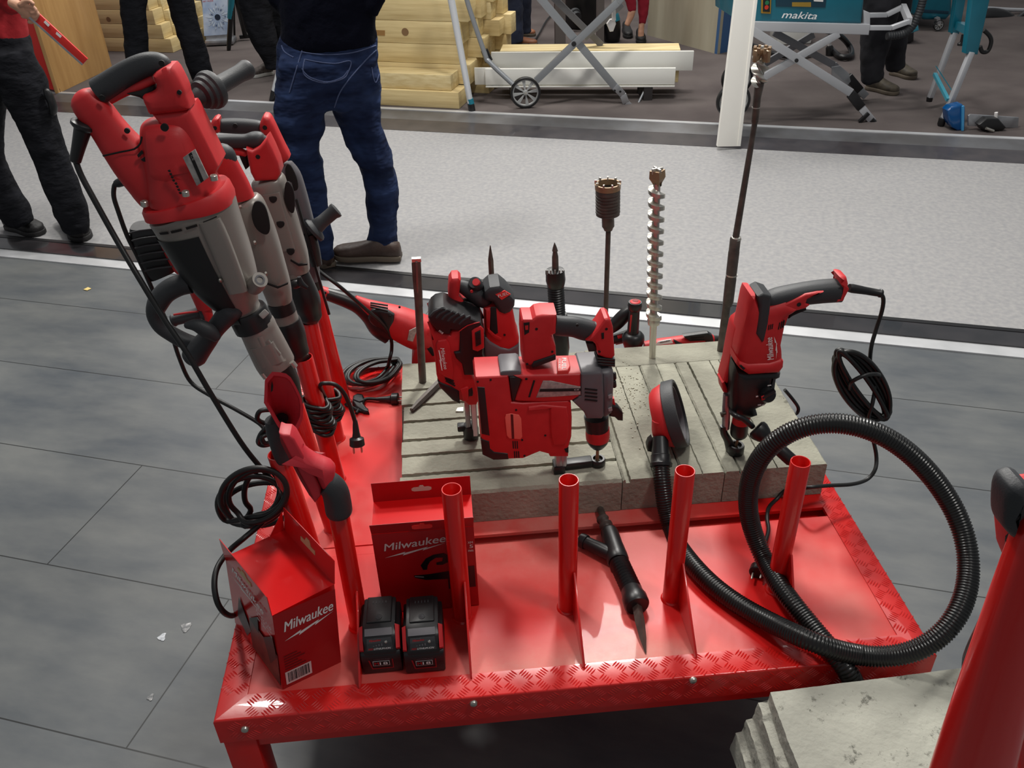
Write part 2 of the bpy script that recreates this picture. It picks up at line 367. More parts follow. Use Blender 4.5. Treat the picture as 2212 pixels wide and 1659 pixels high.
# ---------------- the red steel display platform
TX0, TX1, TY0, TY1, TZ = -.482, .845, .985, 2.135, .42
def deck_mat():
    M = bpy.data.materials.new('dusty_red_paint'); M.use_nodes = True; N = M.node_tree.nodes; L = M.node_tree.links; b = N['Principled BSDF']
    tc = N.new('ShaderNodeTexCoord'); n = N.new('ShaderNodeTexNoise'); L.new(tc.outputs['Object'], n.inputs[0]); n.inputs['Scale'].default_value = 3.2; n.inputs['Detail'].default_value = 6
    r = N.new('ShaderNodeValToRGB'); L.new(n.outputs[0], r.inputs[0]); e = r.color_ramp.elements
    e[0].position = .5; e[0].color = (0, 0, 0, 1); e[1].position = .72; e[1].color = (.42, .42, .42, 1)
    # dust lies thicker in front of the slabs, round the nozzle
    g = N.new('ShaderNodeMapping'); L.new(tc.outputs['Object'], g.inputs[0]); g.inputs['Location'].default_value = (-.05, .52, 0); g.inputs['Scale'].default_value = (2.3, 3.6, 0)
    gr = N.new('ShaderNodeTexGradient'); gr.gradient_type = 'SPHERICAL'; L.new(g.outputs[0], gr.inputs[0])
    n3 = N.new('ShaderNodeTexNoise'); L.new(tc.outputs['Object'], n3.inputs[0]); n3.inputs['Scale'].default_value = 14; n3.inputs['Detail'].default_value = 8; n3.inputs['Roughness'].default_value = .7
    m3 = N.new('ShaderNodeMath'); m3.operation = 'MULTIPLY'; L.new(gr.outputs['Fac'], m3.inputs[0]); L.new(n3.outputs[0], m3.inputs[1])
    m4 = N.new('ShaderNodeMath'); m4.operation = 'ADD'; L.new(m3.outputs[0], m4.inputs[0]); L.new(r.outputs[0], m4.inputs[1]); m4.use_clamp = True
    sx = N.new('ShaderNodeSeparateXYZ'); L.new(tc.outputs['Object'], sx.inputs[0])          # dust swept against the front edging
    e1 = N.new('ShaderNodeMapRange'); L.new(sx.outputs[1], e1.inputs[0]); e1.inputs[1].default_value = -.515; e1.inputs[2].default_value = -.44; e1.inputs[3].default_value = 1; e1.inputs[4].default_value = 0; e1.clamp = True
    e2 = N.new('ShaderNodeMapRange'); L.new(sx.outputs[0], e2.inputs[0]); e2.inputs[1].default_value = -.28; e2.inputs[2].default_value = -.18; e2.clamp = True
    e3 = N.new('ShaderNodeMapRange'); L.new(sx.outputs[0], e3.inputs[0]); e3.inputs[1].default_value = .34; e3.inputs[2].default_value = .22; e3.clamp = True
    a1 = N.new('ShaderNodeMath'); a1.operation = 'MULTIPLY'; L.new(e1.outputs[0], a1.inputs[0]); L.new(e2.outputs[0], a1.inputs[1])
    a2 = N.new('ShaderNodeMath'); a2.operation = 'MULTIPLY'; L.new(a1.outputs[0], a2.inputs[0]); L.new(e3.outputs[0], a2.inputs[1])
    a3 = N.new('ShaderNodeMath'); a3.operation = 'MULTIPLY'; L.new(a2.outputs[0], a3.inputs[0]); L.new(n3.outputs[0], a3.inputs[1])
    m5 = N.new('ShaderNodeMath'); m5.operation = 'ADD'; m5.use_clamp = True; L.new(m4.outputs[0], m5.inputs[0]); L.new(a3.outputs[0], m5.inputs[1]); m4 = m5
    mx = N.new('ShaderNodeMix'); mx.data_type = 'RGBA'; L.new(m4.outputs[0], mx.inputs[0]); mx.inputs[6].default_value = (*s2l((208, 14, 12)), 1); mx.inputs[7].default_value = (*s2l((205, 150, 138)), 1)
    L.new(mx.outputs[2], b.inputs['Base Color'])
    mr = N.new('ShaderNodeMapRange'); L.new(m4.outputs[0], mr.inputs[0]); mr.inputs[3].default_value = .4; mr.inputs[4].default_value = .85; L.new(mr.outputs[0], b.inputs['Roughness'])
    n2 = N.new('ShaderNodeTexNoise'); L.new(tc.outputs['Object'], n2.inputs[0]); n2.inputs['Scale'].default_value = 25; n2.inputs['Detail'].default_value = 2
    bp = N.new('ShaderNodeBump'); bp.inputs['Strength'].default_value = .12; bp.inputs['Distance'].default_value = .004; L.new(n2.outputs[0], bp.inputs['Height']); L.new(bp.outputs[0], b.inputs['Normal'])
    b.inputs['Coat Weight'].default_value = .04
    return M
DECK = deck_mat()
T = thing('display_platform', ((TX0+TX1)/2, (TY0+TY1)/2, 0), 'low red steel platform with tread plate edging and upright pipes', 'platform')
W = .052
box('deck_plate', ((TX0+TX1)/2, (TY0+W+1.375)/2, TZ-.003), (TX1-TX0-2*W, 1.375-TY0-W, .006), DECK, T)
g = MB(); g.add(*box_g(((TX0+TX1)/2, (1.402+TY1-W)/2, TZ-.002), (TX1-TX0-2*W, TY1-W-1.402, .008))); g.mk('deck_plate', DECK, T)
g = MB(); g.add(*box_g(((TX0-.10)/2, 1.3885, TZ-.003), (-.10-TX0-.11, .026, .0055))); g.add(*box_g((.815, 1.3885, TZ-.003), (.02, .027, .0055)))
g.add(*box_g((.35, 1.3885, TZ-.03), (.93, .09, .004))); g.mk('slot_channel', DECK, T)
def lozenge(g, c, d, n, L, w_, h):
    d = V(d).normalized(); n = V(n).normalized(); s = d.cross(n); c = V(c)
    g.add([c-d*L, c-d*L*.4+s*w_, c+d*L*.4+s*w_, c+d*L, c+d*L*.4-s*w_, c-d*L*.4-s*w_, c-d*L*.55+n*h, c+d*L*.55+n*h],
          [[0, 1, 6], [1, 2, 7, 6], [2, 3, 7], [3, 4, 7], [4, 5, 6, 7], [5, 0, 6]])
def tread(g, a, b, wid, nrm, into, m_w=.0016):
    a = V(a); b = V(b); d = (b-a).normalized(); L = (b-a).length; k = int(L/.0285); into = V(into)
    for i in range(k):
        c = a+d*((i+.5)*L/k)
        for row in range(2 if wid > .03 else 1):
            sg = 1 if (i+row) % 2 == 0 else -1; cc = c+into*(wid*((row+.5)/2 if wid > .03 else .5))
            dd = (d*sg+into).normalized(); s = dd.cross(V(nrm))
            for q in range(-2, 3): lozenge(g, cc+s*q*.0052, dd, nrm, .0092 if wid > .03 else .0115, m_w, .0011)
def edging(a, b, inw, name='tread_plate_edging'):
    a = V(a); b = V(b); d = (b-a).normalized(); inw = V(inw); g = MB()
    pr = [(W, -.006), (W, .0022)]+[(.004-.004*sin(t), -.0018+.004*cos(t)) for t in (0, .4, .8, 1.2, pi/2)]+[(0, -.060), (.004, -.060), (.004, -.006)]
    vs = [a+d*i_+inw*i_+V((0, 0, z)) for i_, z in pr]+[b-d*i_+inw*i_+V((0, 0, z)) for i_, z in pr]; K = len(pr)
    g.add(vs, [[k, (k+1) % K, K+(k+1) % K, K+k] for k in range(K)]+[list(range(K)), [K+k for k in range(K)][::-1]])
    o_ = g.mk(name, PNT, T); g = MB()
    tread(g, a+d*W+V((0, 0, .0022)), b-d*W+V((0, 0, .0022)), W, (0, 0, 1), inw)
    tread(g, a+d*.02+V((0, 0, -.058)), b-d*.02+V((0, 0, -.058)), .056, -inw, (0, 0, 1), .0011)
    return g.mk('tread_pattern', PNT, o_)
edging((TX0, TY0, TZ), (TX1, TY0, TZ), (0, 1, 0)); edging((TX1, TY0, TZ), (TX1, TY1, TZ), (-1, 0, 0))
edging((TX1, TY1, TZ), (TX0, TY1, TZ), (0, -1, 0)); edging((TX0, TY1, TZ), (TX0, TY0, TZ), (1, 0, 0))
for x in (TX0+.033, TX1-.033):
    for y in (TY0+.033, TY1-.033): box('leg', (x, y, .19), (.06, .06, .38), PNT, T, bev=.004)
g = MB(); ym = (TY0+TY1)/2
for z in (.34, ):
    for y in (TY0+.03, TY1-.03): g.add(*box_g(((TX0+TX1)/2, y, z+.01), (TX1-TX0-.12, .04, .04)))
    for x in (TX0+.03, TX1-.03): g.add(*box_g((x, ym, z+.01), (.04, TY1-TY0-.12, .04)))
g.mk('under_frame', PNT, T)
for px, py in ((529, 1575), (1023, 1519), (1497, 1469)):
    p = PY(TY0-.001).p(px, py)
    o = lathe('bolt', p+V((0, .001, 0)), p-V((0, .01, 0)), [(0, .0075), (.0015, .0075), (.0045, .0062), (.0058, .0035), (.0059, 0)], STL, T, 14); o['label'] = 'small round steel bolt head'
PR, PI = .0183, .0158
def pipe(b, t, r=PR, ri=PI):
    b = V(b); t = V(t); L = (t-b).length
    o = lathe('upright_pipe', b, t, [(0, r), (L-.001, r), (L, r-.0006), (L, ri+.0006), (L-.001, ri), (.02, ri), (.02, 0.0001)], PNT, T, 28)
    g = MB(); vs = []      # weld bead round the foot
    g.add(*lathe_g(b, b+V((0, 0, .01)), [(0, r+.0035), (.0018, r+.0032), (.0045, r+.0004)], 22)); w_ = g.mk('weld', PNT, o)
    return o
FRONT = (-.235, -.0315, .1785, .390, .6035)
for i, x in enumerate(FRONT):
    o = pipe((x, 1.177, TZ), (x, 1.177, .752))
    gx = x+.008
    mk('gusset', *prism_g([(gx, 1.152, TZ+.001), (gx, 1.152, .512), (gx, 1.02, TZ+.001)] if 0 else [V((gx, 1.163, TZ+.001)), V((gx, 1.160, .535)), V((gx, 1.157, .535)), V((gx, (1.028 if i != 4 else 1.095), TZ+.010)), V((gx, (1.026 if i != 4 else 1.09), TZ+.001))], (-1, 0, 0), .004, .0006), PNT, o)
LEFT = {'B': ((-.318, 1.297), (-.349, 1.297)), 'C': ((-.308, 1.462), (-.343, 1.465)), 'D': ((-.317, 1.637), (-.341, 1.637)), 'E': ((-.330, 1.80), (-.346, 1.80)), 'F': ((-.325, 1.965), (-.353, 1.965))}
for k, (b, t) in LEFT.items(): pipe((*b, TZ), (*t, .769), .0205, .0178)
# ---------------- concrete slabs on the platform
def conc(name, c=(124, 122, 110), c2=(158, 157, 142), bs=90):
    M = mat(name, c, .85, bump=.32, bs=bs, c2=c2, ns=7, lo=.3, hi=.72, spec=.25, detail=9)
    return M
CONC = conc('concrete'); CONC2 = conc('rough_concrete', (142, 142, 132), (180, 180, 168), 60)
SZ = .511
def solid_slab(xs, name, label, groovesY=None):
    pass
def grooved(outx0, outx1, ys, gw, gd, ztop, jag=.006):
    """slab running in x with grooves cut along x at the given y values; profile in (y,z) swept along x with an uneven left end"""
    y0, y1 = ys[0], ys[-1]; prof = [(y0, TZ+.003), (y0, ztop-.006), (y0+.006, ztop)]
    for g_ in ys[1:-1]: prof += [(g_-gw/2, ztop), (g_-gw/2+.002, ztop-gd), (g_+gw/2-.002, ztop-gd), (g_+gw/2, ztop)]
    prof += [(y1, ztop), (y1, TZ+.003)]
    NX = 60; vs = []; fs = []; K = len(prof); random.seed(3); off = [random.uniform(-jag, jag) for _ in range(len(ys)+1)]
    for i in range(NX+1):
        t = i/NX; 
        for (y, z) in prof:
            band = sum(1 for q in ys[1:-1] if y > q); x = outx0+off[band]*(1-t) if i == 0 else outx0+(outx1-outx0)*t
            j = (random.random()-.5)*.0016 if 0 < i < NX and z > TZ+.02 else 0
            vs.append((x, y+j, z+j*.5))
    for i in range(NX):
        for k in range(K-1): fs.append([i*K+k, i*K+k+1, (i+1)*K+k+1, (i+1)*K+k])
    fs.append(list(range(K))[::-1]); fs.append([NX*K+k for k in range(K)])
    return vs, fs
gy = [PZ(SZ).p(1000, y).y for y in (1018, 976, 943, 903, 868, 835)]
o = mk('concrete_slab', *grooved(-.150, .3385, [1.445]+gy+[1.995], .011, .012, SZ), CONC, ang=25)
tag(o, 'grey concrete slab with chases cut across it under the two cordless hammers', 'concrete slab', 'concrete slabs on the platform')
def ypl(x0b, x1b, lab, cuts):
    # slab running away from the camera with sawn grooves along y (profile in x,z)
    prof = [(x0b, TZ+.003), (x0b, SZ-.004), (x0b+.004, SZ)]
    for c_, gw, gd in cuts: prof += [(c_-gw/2, SZ), (c_-gw/2+.0015, SZ-gd), (c_+gw/2-.0015, SZ-gd), (c_+gw/2, SZ)]
    prof += [(x1b-.003, SZ), (x1b, SZ-.003), (x1b, TZ+.003)]
    NY = 50; vs = []; fs = []; K = len(prof)
    for i in range(NY+1):
        y = 1.446+(1.905-1.446)*i/NY
        for x, z in prof:
            j = (random.random()-.5)*.0014 if z > TZ+.02 and 0 < i < NY else 0; vs.append((x+j, y, z+j*.4))
    for i in range(NY):
        for k in range(K-1): fs.append([i*K+k, i*K+k+1, (i+1)*K+k+1, (i+1)*K+k])
    fs.append(list(range(K))[::-1]); fs.append([NY*K+k for k in range(K)])
    return tag(mk('concrete_slab', vs, fs, CONC, ang=25), lab, 'concrete slab', 'concrete slabs on the platform')
ypl(.3405, .474, 'concrete slab beneath the round dust shroud, right beside the chased slab', [(.352, .012, .01), (.412, .003, .012)])
ypl(.476, .570, 'narrow concrete slab between the dust shroud and the corded hammer', [(.520, .003, .004)])
ypl(.572, .805, 'wide concrete slab at the right end under the corded hammer', [(.606, .006, .010), (.665, .003, .010), (.69, .003, .010)])
o = tag(mk('concrete_slab', *box_g((.575, 1.955, (TZ+.003+SZ)/2), (.466, .096, SZ-TZ-.003), bev=.004), CONC), 'concrete slab lying crosswise at the back, holding the auger and the long drill bit', 'concrete slab', 'concrete slabs on the platform')
# ---------------- left row: four corded demolition hammers parked with their bits in the rear pipes
def hol(pl, pts, m, par, off, th=.003, nm='screw_hole'):
    for x, y, r in pts:
        p = pl.p(x, y, off); s = pl.sc(x, y, off); o = lathe(nm, p-pl.n*th, p+pl.n*.0004, [(0, r*s), (th, r*s)], m, par, 12)
    return o
def cordpts(L): return [PY(y).p(px, py) for px, py, y in L]
# --- hammer 1 (nearest, biggest)
A = PY(1.465); H1 = thing('demolition_hammer', (-.343, 1.465, .769), 'largest grey and red corded breaker, nearest in the row of parked hammers', 'power tool', 'parked corded hammers')
loft('tool_holder', A, [(594, 788, 37), (602, 800, 35), (622, 830, 27), (636, 856, 17), (643, 872, 13)], BLK, H1)
for a, b in (((630, 782), (638, 792)), ((566, 806), (574, 816))): loft('retainer_pin', A, [(*a, 6), (*b, 6)], STL, H1, off=.03, n=1)
fr = loft('gearbox_nose', A, [(545, 690, 37), (554, 703, 40.5), (560, 715, 40), (570, 735, 41), (590, 775, 42), (598, 789, 41)], MAG, H1, n=3)
loft('nose_rib', A, [(566, 742, 27, .6), (588, 782, 28, .6)], MAG, fr, off=.022, n=1, e=4); loft('nose_rib', A, [(573, 738, 10, .4), (600, 768, 9, .4)], MAG, fr, off=.03, e=4, n=1)
lug = loft('nose_lug', A, [(570, 748, 9, .8), (560, 726, 8, .8)], MAG, fr, off=.03, n=1)
bd = loft('rubber_band', A, [(531, 668, 41), (535, 676, 43), (550, 704, 43.5)], BLK, H1, n=2)
g = MB(); a_, b_ = A.p(563, 685, .032), A.p(577, 672, .026); g.add(*bar_g(a_, b_, .012, .004, up=A.n, bev=.002)); g.mk('lock_mark', mat('grey_mark', (150, 146, 142), .5), bd)
hs = loft('housing', A, [(411, 443, 93, .85), (416, 452, 95, .85), (424, 470, 92, .85), (440, 505, 87, .87), (466, 560, 79, .9), (492, 610, 66, .95), (510, 645, 50, 1), (524, 668, 38, 1), (533, 680, 37, 1)], MAG, H1, n=3, ns=40, e=2.3)
g = MB(); g.add(*loft_g(A, [(430, 483, 90.5, .86), (440, 505, 87.2, .87), (466, 560, 79.2, .9), (492, 610, 66.2, .95), (509, 643, 51, 1)], n=3, ns=22, e=2.3, arc=(82, 232), grow=.0016)); g.mk('rubber_cover', BLK, hs)
g = MB(); g.add(*loft_g(A, [(452, 475, 24, .5), (472, 520, 24, .5), (500, 590, 22, .5), (515, 630, 20, .5)], n=2, ns=20, e=4, off=.056)); g.mk('side_rail', MAG, hs)
bs = lpx('handle_boss', A, (548, 618), (562, 604), [(0, 20), (.5, 20), (1, 17)], MAG, hs, off=.035, offb=.055)
lpx('threaded_hole', A, (556, 609), (563, 603), [(0, 11), (.8, 11), (.8, 7), (.1, 6)], GRYP, bs, off=.045, offb=.06)
for (x, y, o_) in ((477, 607, .062), (413, 616, .02)): lpx('screw', A, (x, y), (x-2, y-3), [(0, 4.5), (.6, 4.5), (1, 2)], STL, hs, off=o_-.004, offb=o_+.006, ns=12)
g = MB()                               # dark vent slots round the collar
for t0, t1 in ((236, 262), (205, 228), (112, 128), (94, 108), (78, 90), (50, 70)):
    g.add(*loft_g(A, [(419, 459, 95.3, .85), (421.5, 464, 94.6, .85)], n=1, ns=8, e=2.3, arc=(t0, t1), grow=.0006))
g.mk('vent_slot', DRK, hs)
fl = loft('flange', A, [(400, 418, 92, .88), (403, 424, 96, .88), (411, 441, 97, .88), (412, 444, 95, .88)], RED, H1, n=1, ns=40, e=2.6)
for (x, y, o_) in ((402, 418, .072), (463, 384, .055), (313, 440, .045)):
    o = lpx('socket_bolt', A, (x, y+5), (x-2, y-6), [(0, 8), (.9, 8), (1, 7), (1, 4), (.7, 3.5)], STL, fl, off=o_, offb=o_, ns=16)
mh = loft('motor_housing', A, [(404, 424, 78, .95), (395, 395, 75, .95), (384, 355, 70, .95), (372, 310, 64, .98), (363, 280, 58, .95), (358, 262, 49, .85), (356, 254, 28, .7)], RED, H1, n=4, ns=36, e=2.4)
g = MB(); g.add(*loft_g(A, [(384, 355, 70.3, .95), (383, 352, 70.6, .95), (376, 325, 66.4, .97), (372, 310, 64.2, .98), (363, 281, 58.2, .95), (360, 270, 53, .9)], n=3, ns=18, e=2.4, arc=(58, 122), grow=.0015)); cp = g.mk('end_cap', RED, mh)
hol(A, [(355, 276, 8.5)], DRK, cp, .052, .004)
# name plate sticker on the motor housing
g = MB(); g.add(*slab_g(A, [(395, 341), (421, 323), (450, 384), (425, 402)], .004, .0005, .060)); st = g.mk('rating_plate', SILV, mh)
g = MB(); g.add(*slab_g(A, [(407, 333), (413, 328.5), (440, 391), (434, 395)], .0006, 0, .0606)); g.mk('plate_stripe', DRK, st)
ptext('lettering', 'CE', A, (411, 336), (416, 347), 5, SILV, st, .0612)
arm = loft('handle_arm', A, [(190, 222, 36, .85), (205, 240, 38, .85), (232, 275, 38, .85), (262, 315, 43, .85), (294, 352, 50, .85), (332, 388, 58, .8), (352, 412, 58, .75)], RED, H1, n=4, ns=32, dome=True, e=2.5)
loft('seam', A, [(222, 337, 2, .3), (262, 328, 2, .3), (290, 322, 2, .3), (303, 310, 2, .3), (306, 295, 2, .3)], DRK, arm, off=.032, n=2, ns=8)
hol(A, [(220, 212, 6.5), (274, 283, 6)], DRK, arm, .027, .004)
for q in ([(296, 335), (305, 325), (309, 332), (299, 341)], [(304, 345), (315, 337), (318, 350), (309, 349)]): mk('air_slot', *slab_g(A, q, .004, 0, .038), DRK, mh)
g = MB()
for i in range(8): x = 362+i*3.1+(2 if i > 3 else 0); y = 369+i*6.8; g.add(*slab_g(A, [(x, y), (x+4, y-1), (x+6, y+3), (x+3, y+3)], .004, 0, .0635))
g.mk('vent_slot', DRK, mh)
upr = slab('handle_post', A, [(326, 166), (345, 152), (367, 147), (384, 172), (397, 200), (399, 212), (408, 238), (385, 246), (350, 250), (321, 252), (312, 236), (303, 214), (312, 208), (330, 200), (334, 186)], .062, RED, H1, r=.014, off=.034, sm=2)
hol(A, [(387, 200, 5)], DRK, upr, .0345, .003)
slab('side_spine', A, [(322, 246), (352, 243), (406, 238), (412, 246), (470, 363), (462, 382), (440, 388), (392, 330)], .085, RED, mh, r=.012, off=.028, sm=1)
trg = slab('trigger', A, [(272, 204), (300, 198), (331, 187), (333, 202), (328, 222), (320, 226), (312, 220), (300, 212)], .026, DRK, H1, r=.005, off=.014, sm=2)
loft('under_grip', A, [(238, 216, 9, 1), (270, 198, 10, 1), (305, 184, 11, 1), (333, 170, 10, 1)], RED, H1, n=3, e=2.6, dr=1)
grip = loft('grip', A, [(213, 197, 27, .9), (240, 180, 27, .85), (275, 158, 26, .85), (305, 143, 25, .85), (330, 137, 24, .85), (350, 139, 21, .9), (362, 146, 14, 1)], RUB, H1, n=4, ns=28, e=2.2)
hol(A, [(349, 137, 6.5)], DRK, grip, .0235, .003)
bt = lpx('cord_boot', A, (183, 262), (162, 350), [(0, 20), (.05, 27), (.12, 27), (.17, 22), (.2, 18), (.6, 14.5), (.97, 12), (1, 9)], BLK, H1, off=.01, offb=.015)
tube('power_cord', [A.p(163, 346, .015), A.p(175, 378, .02), A.p(200, 425, .03), A.p(250, 515, .05), A.p(300, 600, .08), A.p(352, 685, .10), A.p(405, 765, .12), A.p(455, 850, .13), A.p(520, 955, .14), A.p(565, 1012, .15), A.p(600, 1050, .15), A.p(622, 1075, .14)], .0050, CORD, H1, n=6)
# stepped side handle behind the head
sh = lpx('side_handle', A, (400, 226), (537, 148), [(0, 10), (.12, 10), (.14, 14), (.22, 20), (.24, 30), (.28, 31), (.30, 36), (.34, 37), (.36, 41), (.40, 42), (.44, 40), (.47, 23), (.55, 19.5), (.85, 18.5), (.93, 20), (.97, 21), (1, 19)], RUB, H1, off=-.05, offb=-.17)
lpx('handle_bolt', A, (392, 231), (410, 221), [(0, 7), (1, 7)], STL, sh, off=-.043, offb=-.058)
# lower loop handle
lh = MB(); lh.add(*loft_g(A, [(412, 612, 22), (385, 617, 23), (358, 632, 23), (341, 655, 22), (335, 680, 18), (347, 704, 17), (372, 722, 17), (402, 738, 18), (428, 747, 18)], off=.02, n=4))
lh.add(*loft_g(A, [(500, 668, 26), (482, 690, 22), (464, 712, 20), (448, 733, 22), (432, 752, 25), (420, 768, 27)], off=.03, n=4, dome=True)); o = lh.mk('loop_handle', RUB, H1)
loft('clamp_knob', A, [(404, 703, 8, .8), (425, 703, 15, .9), (450, 715, 18, .9), (466, 728, 12, .9)], RUB, o, off=.055, dome=True)
g = MB(); g.add(*loft_g(A, [(490, 684, 20), (520, 676, 34)], off=.01, n=1)); g.mk('clamp_block', BLK, o)
# --- hammer 2
B = PY(1.637); H2 = thing('demolition_hammer', (-.341, 1.637, .769), 'grey and red corded breaker second in the row, largely hidden by the largest one', 'power tool', 'parked corded hammers')
loft('tool_holder', B, [(619, 692, 29), (622, 700, 30), (630, 722, 30), (640, 750, 25), (645, 765, 24), (652, 776, 17), (656, 790, 12)], BLK, H2)
loft('collar_ring', B, [(612, 672, 26.5), (620, 698, 27.5)], MAG, H2, n=1)
loft('rubber_band', B, [(604, 650, 27.5), (612, 674, 28)], BLK, H2, n=1)
hs = loft('housing', B, [(528, 432, 30, 1), (532, 440, 37, 1), (545, 475, 40, 1), (562, 520, 39, 1), (580, 570, 35, 1), (596, 615, 31, 1), (605, 650, 26, 1)], MAG, H2, n=3, ns=32, e=2.4)
slab('window_cover', B, [(548, 440), (560, 435), (572, 446), (580, 470), (583, 495), (577, 507), (564, 504), (550, 490), (543, 465)], .006, DRK, hs, r=.002, off=.046, sm=3)
for x, y in ((520, 448), (551, 525), (575, 592)): lpx('screw', B, (x, y), (x-1, y-3), [(0, 4), (1, 2.5)], STL, hs, off=.038, offb=.046, ns=12)
slab('housing_seam', B, [(577, 612), (600, 620), (622, 611), (622, 614), (600, 623.5), (577, 615)], .004, DRK, hs, r=0, off=.038)
hp = loft('handle_post', B, [(478, 338, 27, .9), (498, 372, 25, .9), (515, 402, 24, .9), (526, 428, 24, .9)], RED, H2, n=3, ns=28, e=2.5)
loft('grip', B, [(300, 392, 16), (370, 362, 17), (430, 342, 18), (462, 333, 20), (482, 334, 24), (492, 345, 21)], RUB, H2, n=4, ns=24, dome=True)
loft('lower_grip', B, [(300, 392, 18), (340, 440, 20), (400, 480, 26), (480, 500, 30), (540, 480, 30)], RED, H2, n=3)
lpx('cord_boot', B, (298, 380), (249, 398), [(0, 12), (.5, 11), (.9, 9), (1, 7)], BLK, H2)
tube('power_cord', [B.p(x, y, o_) for x, y, o_ in ((252, 396, 0), (247, 402, 0), (246, 425, 0), (255, 455, 0), (275, 510, 0), (300, 560, 0), (340, 650, 0), (368, 715, 0), (388, 775, 0), (412, 825, 0), (455, 855, .02), (510, 885, .04), (560, 915, .05), (575, 935, .06))], .0045, CORD, H2)
wk = lpx('wing_knob', B, (632, 616), (652, 610), [(0, 8), (.3, 10), (.7, 9), (1, 6)], BLK, H2, off=.045); loft('knob_wing', B, [(646, 598, 4), (650, 612, 7), (664, 622, 4)], BLK, wk, off=.05)
# --- hammer 3
Cc = PY(1.80); H3 = thing('demolition_hammer', (-.346, 1.80, .773), 'grey corded breaker third in the row, red post with one round hole under its grip', 'power tool', 'parked corded hammers')
loft('tool_holder', Cc, [(640, 592, 27), (648, 610, 28), (654, 630, 31), (662, 652, 31), (668, 672, 26), (671, 686, 24), (674, 698, 12)], BLK, H3)
loft('collar_ring', Cc, [(636, 584, 24), (642, 600, 24)], MAG, H3, n=1)
hs = loft('housing', Cc, [(578, 384, 31, 1), (580, 390, 36, 1), (585, 410, 37, 1), (600, 455, 37, 1), (618, 505, 34, 1), (635, 550, 30, 1), (645, 585, 24, 1)], MAG, H3, n=3, ns=32, e=2.6)
for x, y in ((590, 432), (606, 486), (628, 545)): mk('cable_pocket', *slab_g(Cc, [(x-9, y-6), (x+6, y-7), (x+8, y+1), (x+1, y+7), (x-6, y+4)], .004, .001, .041, 2), DRK, hs)
loft('side_rail', Cc, [(584, 418, 20, .3), (603, 480, 18, .3), (622, 540, 16, .3)], MAG, hs, off=.034, e=4)
slab('window_cover', Cc, [(616, 398), (624, 394), (634, 412), (637, 440), (634, 460), (624, 456), (614, 430)], .006, DRK, hs, r=.002, off=.032, sm=3)
slab('housing_seam', Cc, [(628, 560), (645, 571), (664, 570), (664, 573), (645, 575), (627, 564)], .004, DRK, hs, r=0, off=.032)
pst = slab('handle_post', Cc, [(530, 322), (544, 327), (560, 318), (576, 300), (588, 324), (600, 352), (606, 376), (598, 391), (550, 394), (540, 375), (534, 345)], .06, RED, H3, r=.009, off=.034, sm=1)
hol(Cc, [(557, 339, 5)], DRK, pst, .0345, .003)
loft('grip', Cc, [(400, 310, 14), (450, 307, 14), (500, 305, 14.5), (530, 305, 15), (548, 304, 19), (562, 303, 18), (570, 304, 12)], RUB, H3, n=4, ns=24, e=2.2, dome=True)
loft('under_grip', Cc, [(470, 322, 9), (520, 328, 9), (532, 335, 9)], RED, H3, n=2)
slab('trigger', Cc, [(516, 338), (532, 338), (537, 362), (530, 368), (522, 352)], .02, DRK, H3, r=.004, off=.01)
# --- hammer 4
D = PY(1.965); H4 = thing('demolition_hammer', (-.353, 1.965, .768), 'corded breaker at the far end of the row, black grip between two red ends', 'power tool', 'parked corded hammers')
loft('grip', D, [(470, 272, 14), (500, 272, 16), (530, 273, 16), (556, 275, 15), (564, 276, 13)], RUB, H4, n=4, ns=24, e=2.3)
hol(D, [(508, 272, 5)], DRK, H4, .019, .003)
e1 = slab('handle_end', D, [(447, 290), (453, 270), (459, 259), (471, 258), (474, 288), (460, 291)], .045, RED, H4, r=.012, off=.025, sm=2); hol(D, [(464, 277, 4.5)], DRK, e1, .0255, .003)
e2 = slab('handle_post', D, [(559, 283), (565, 256), (573, 253), (583, 260), (600, 295), (613, 322), (624, 345), (614, 354), (604, 364), (598, 350), (580, 310)], .05, RED, H4, r=.012, off=.028, sm=2); hol(D, [(572, 276, 5)], DRK, e2, .0285, .003)
hs = loft('housing', D, [(615, 355, 17, 1), (625, 378, 24, 1), (636, 410, 24, 1), (650, 455, 22, 1), (662, 500, 20, 1), (672, 560, 16, 1), (677, 610, 15, 1)], GRYP, H4, n=3, ns=28, e=2.4)
slab('window_cover', D, [(620, 356), (628, 358), (640, 382), (644, 405), (638, 413), (630, 410), (619, 392), (616, 368)], .006, DRK, hs, r=.002, off=.026, sm=3)
loft('tool_holder', D, [(676, 605, 17), (679, 622, 17)], BLK, H4, n=1)
s4 = lpx('side_handle', D, (664, 506), (728, 452), [(0, 12), (.12, 12), (.15, 30), (.22, 31), (.27, 28), (.32, 17), (.5, 14.5), (.85, 14.5), (.93, 17), (.98, 17), (1, 12)], RUB, H4, off=.02, offb=.0)
loft('clamp', D, [(668, 505, 14), (676, 540, 15), (684, 572, 12)], BLK, s4, off=.025)
bar('depth_rod', D.p(640, 430, .045), D.p(711, 679, .045), .006, .006, BLK, H4)
tube('power_cord', [PY(y).p(a, b) for a, b, y in ((640, 540, 2.0), (690, 586, 1.99), (735, 620, 1.98), (790, 668, 2.0), (827, 700, 2.03), (844, 730, 2.05), (846, 755, 2.06), (842, 775, 2.05))]+[U(838, 792, TZ+.02)], .005, CORD, H4)
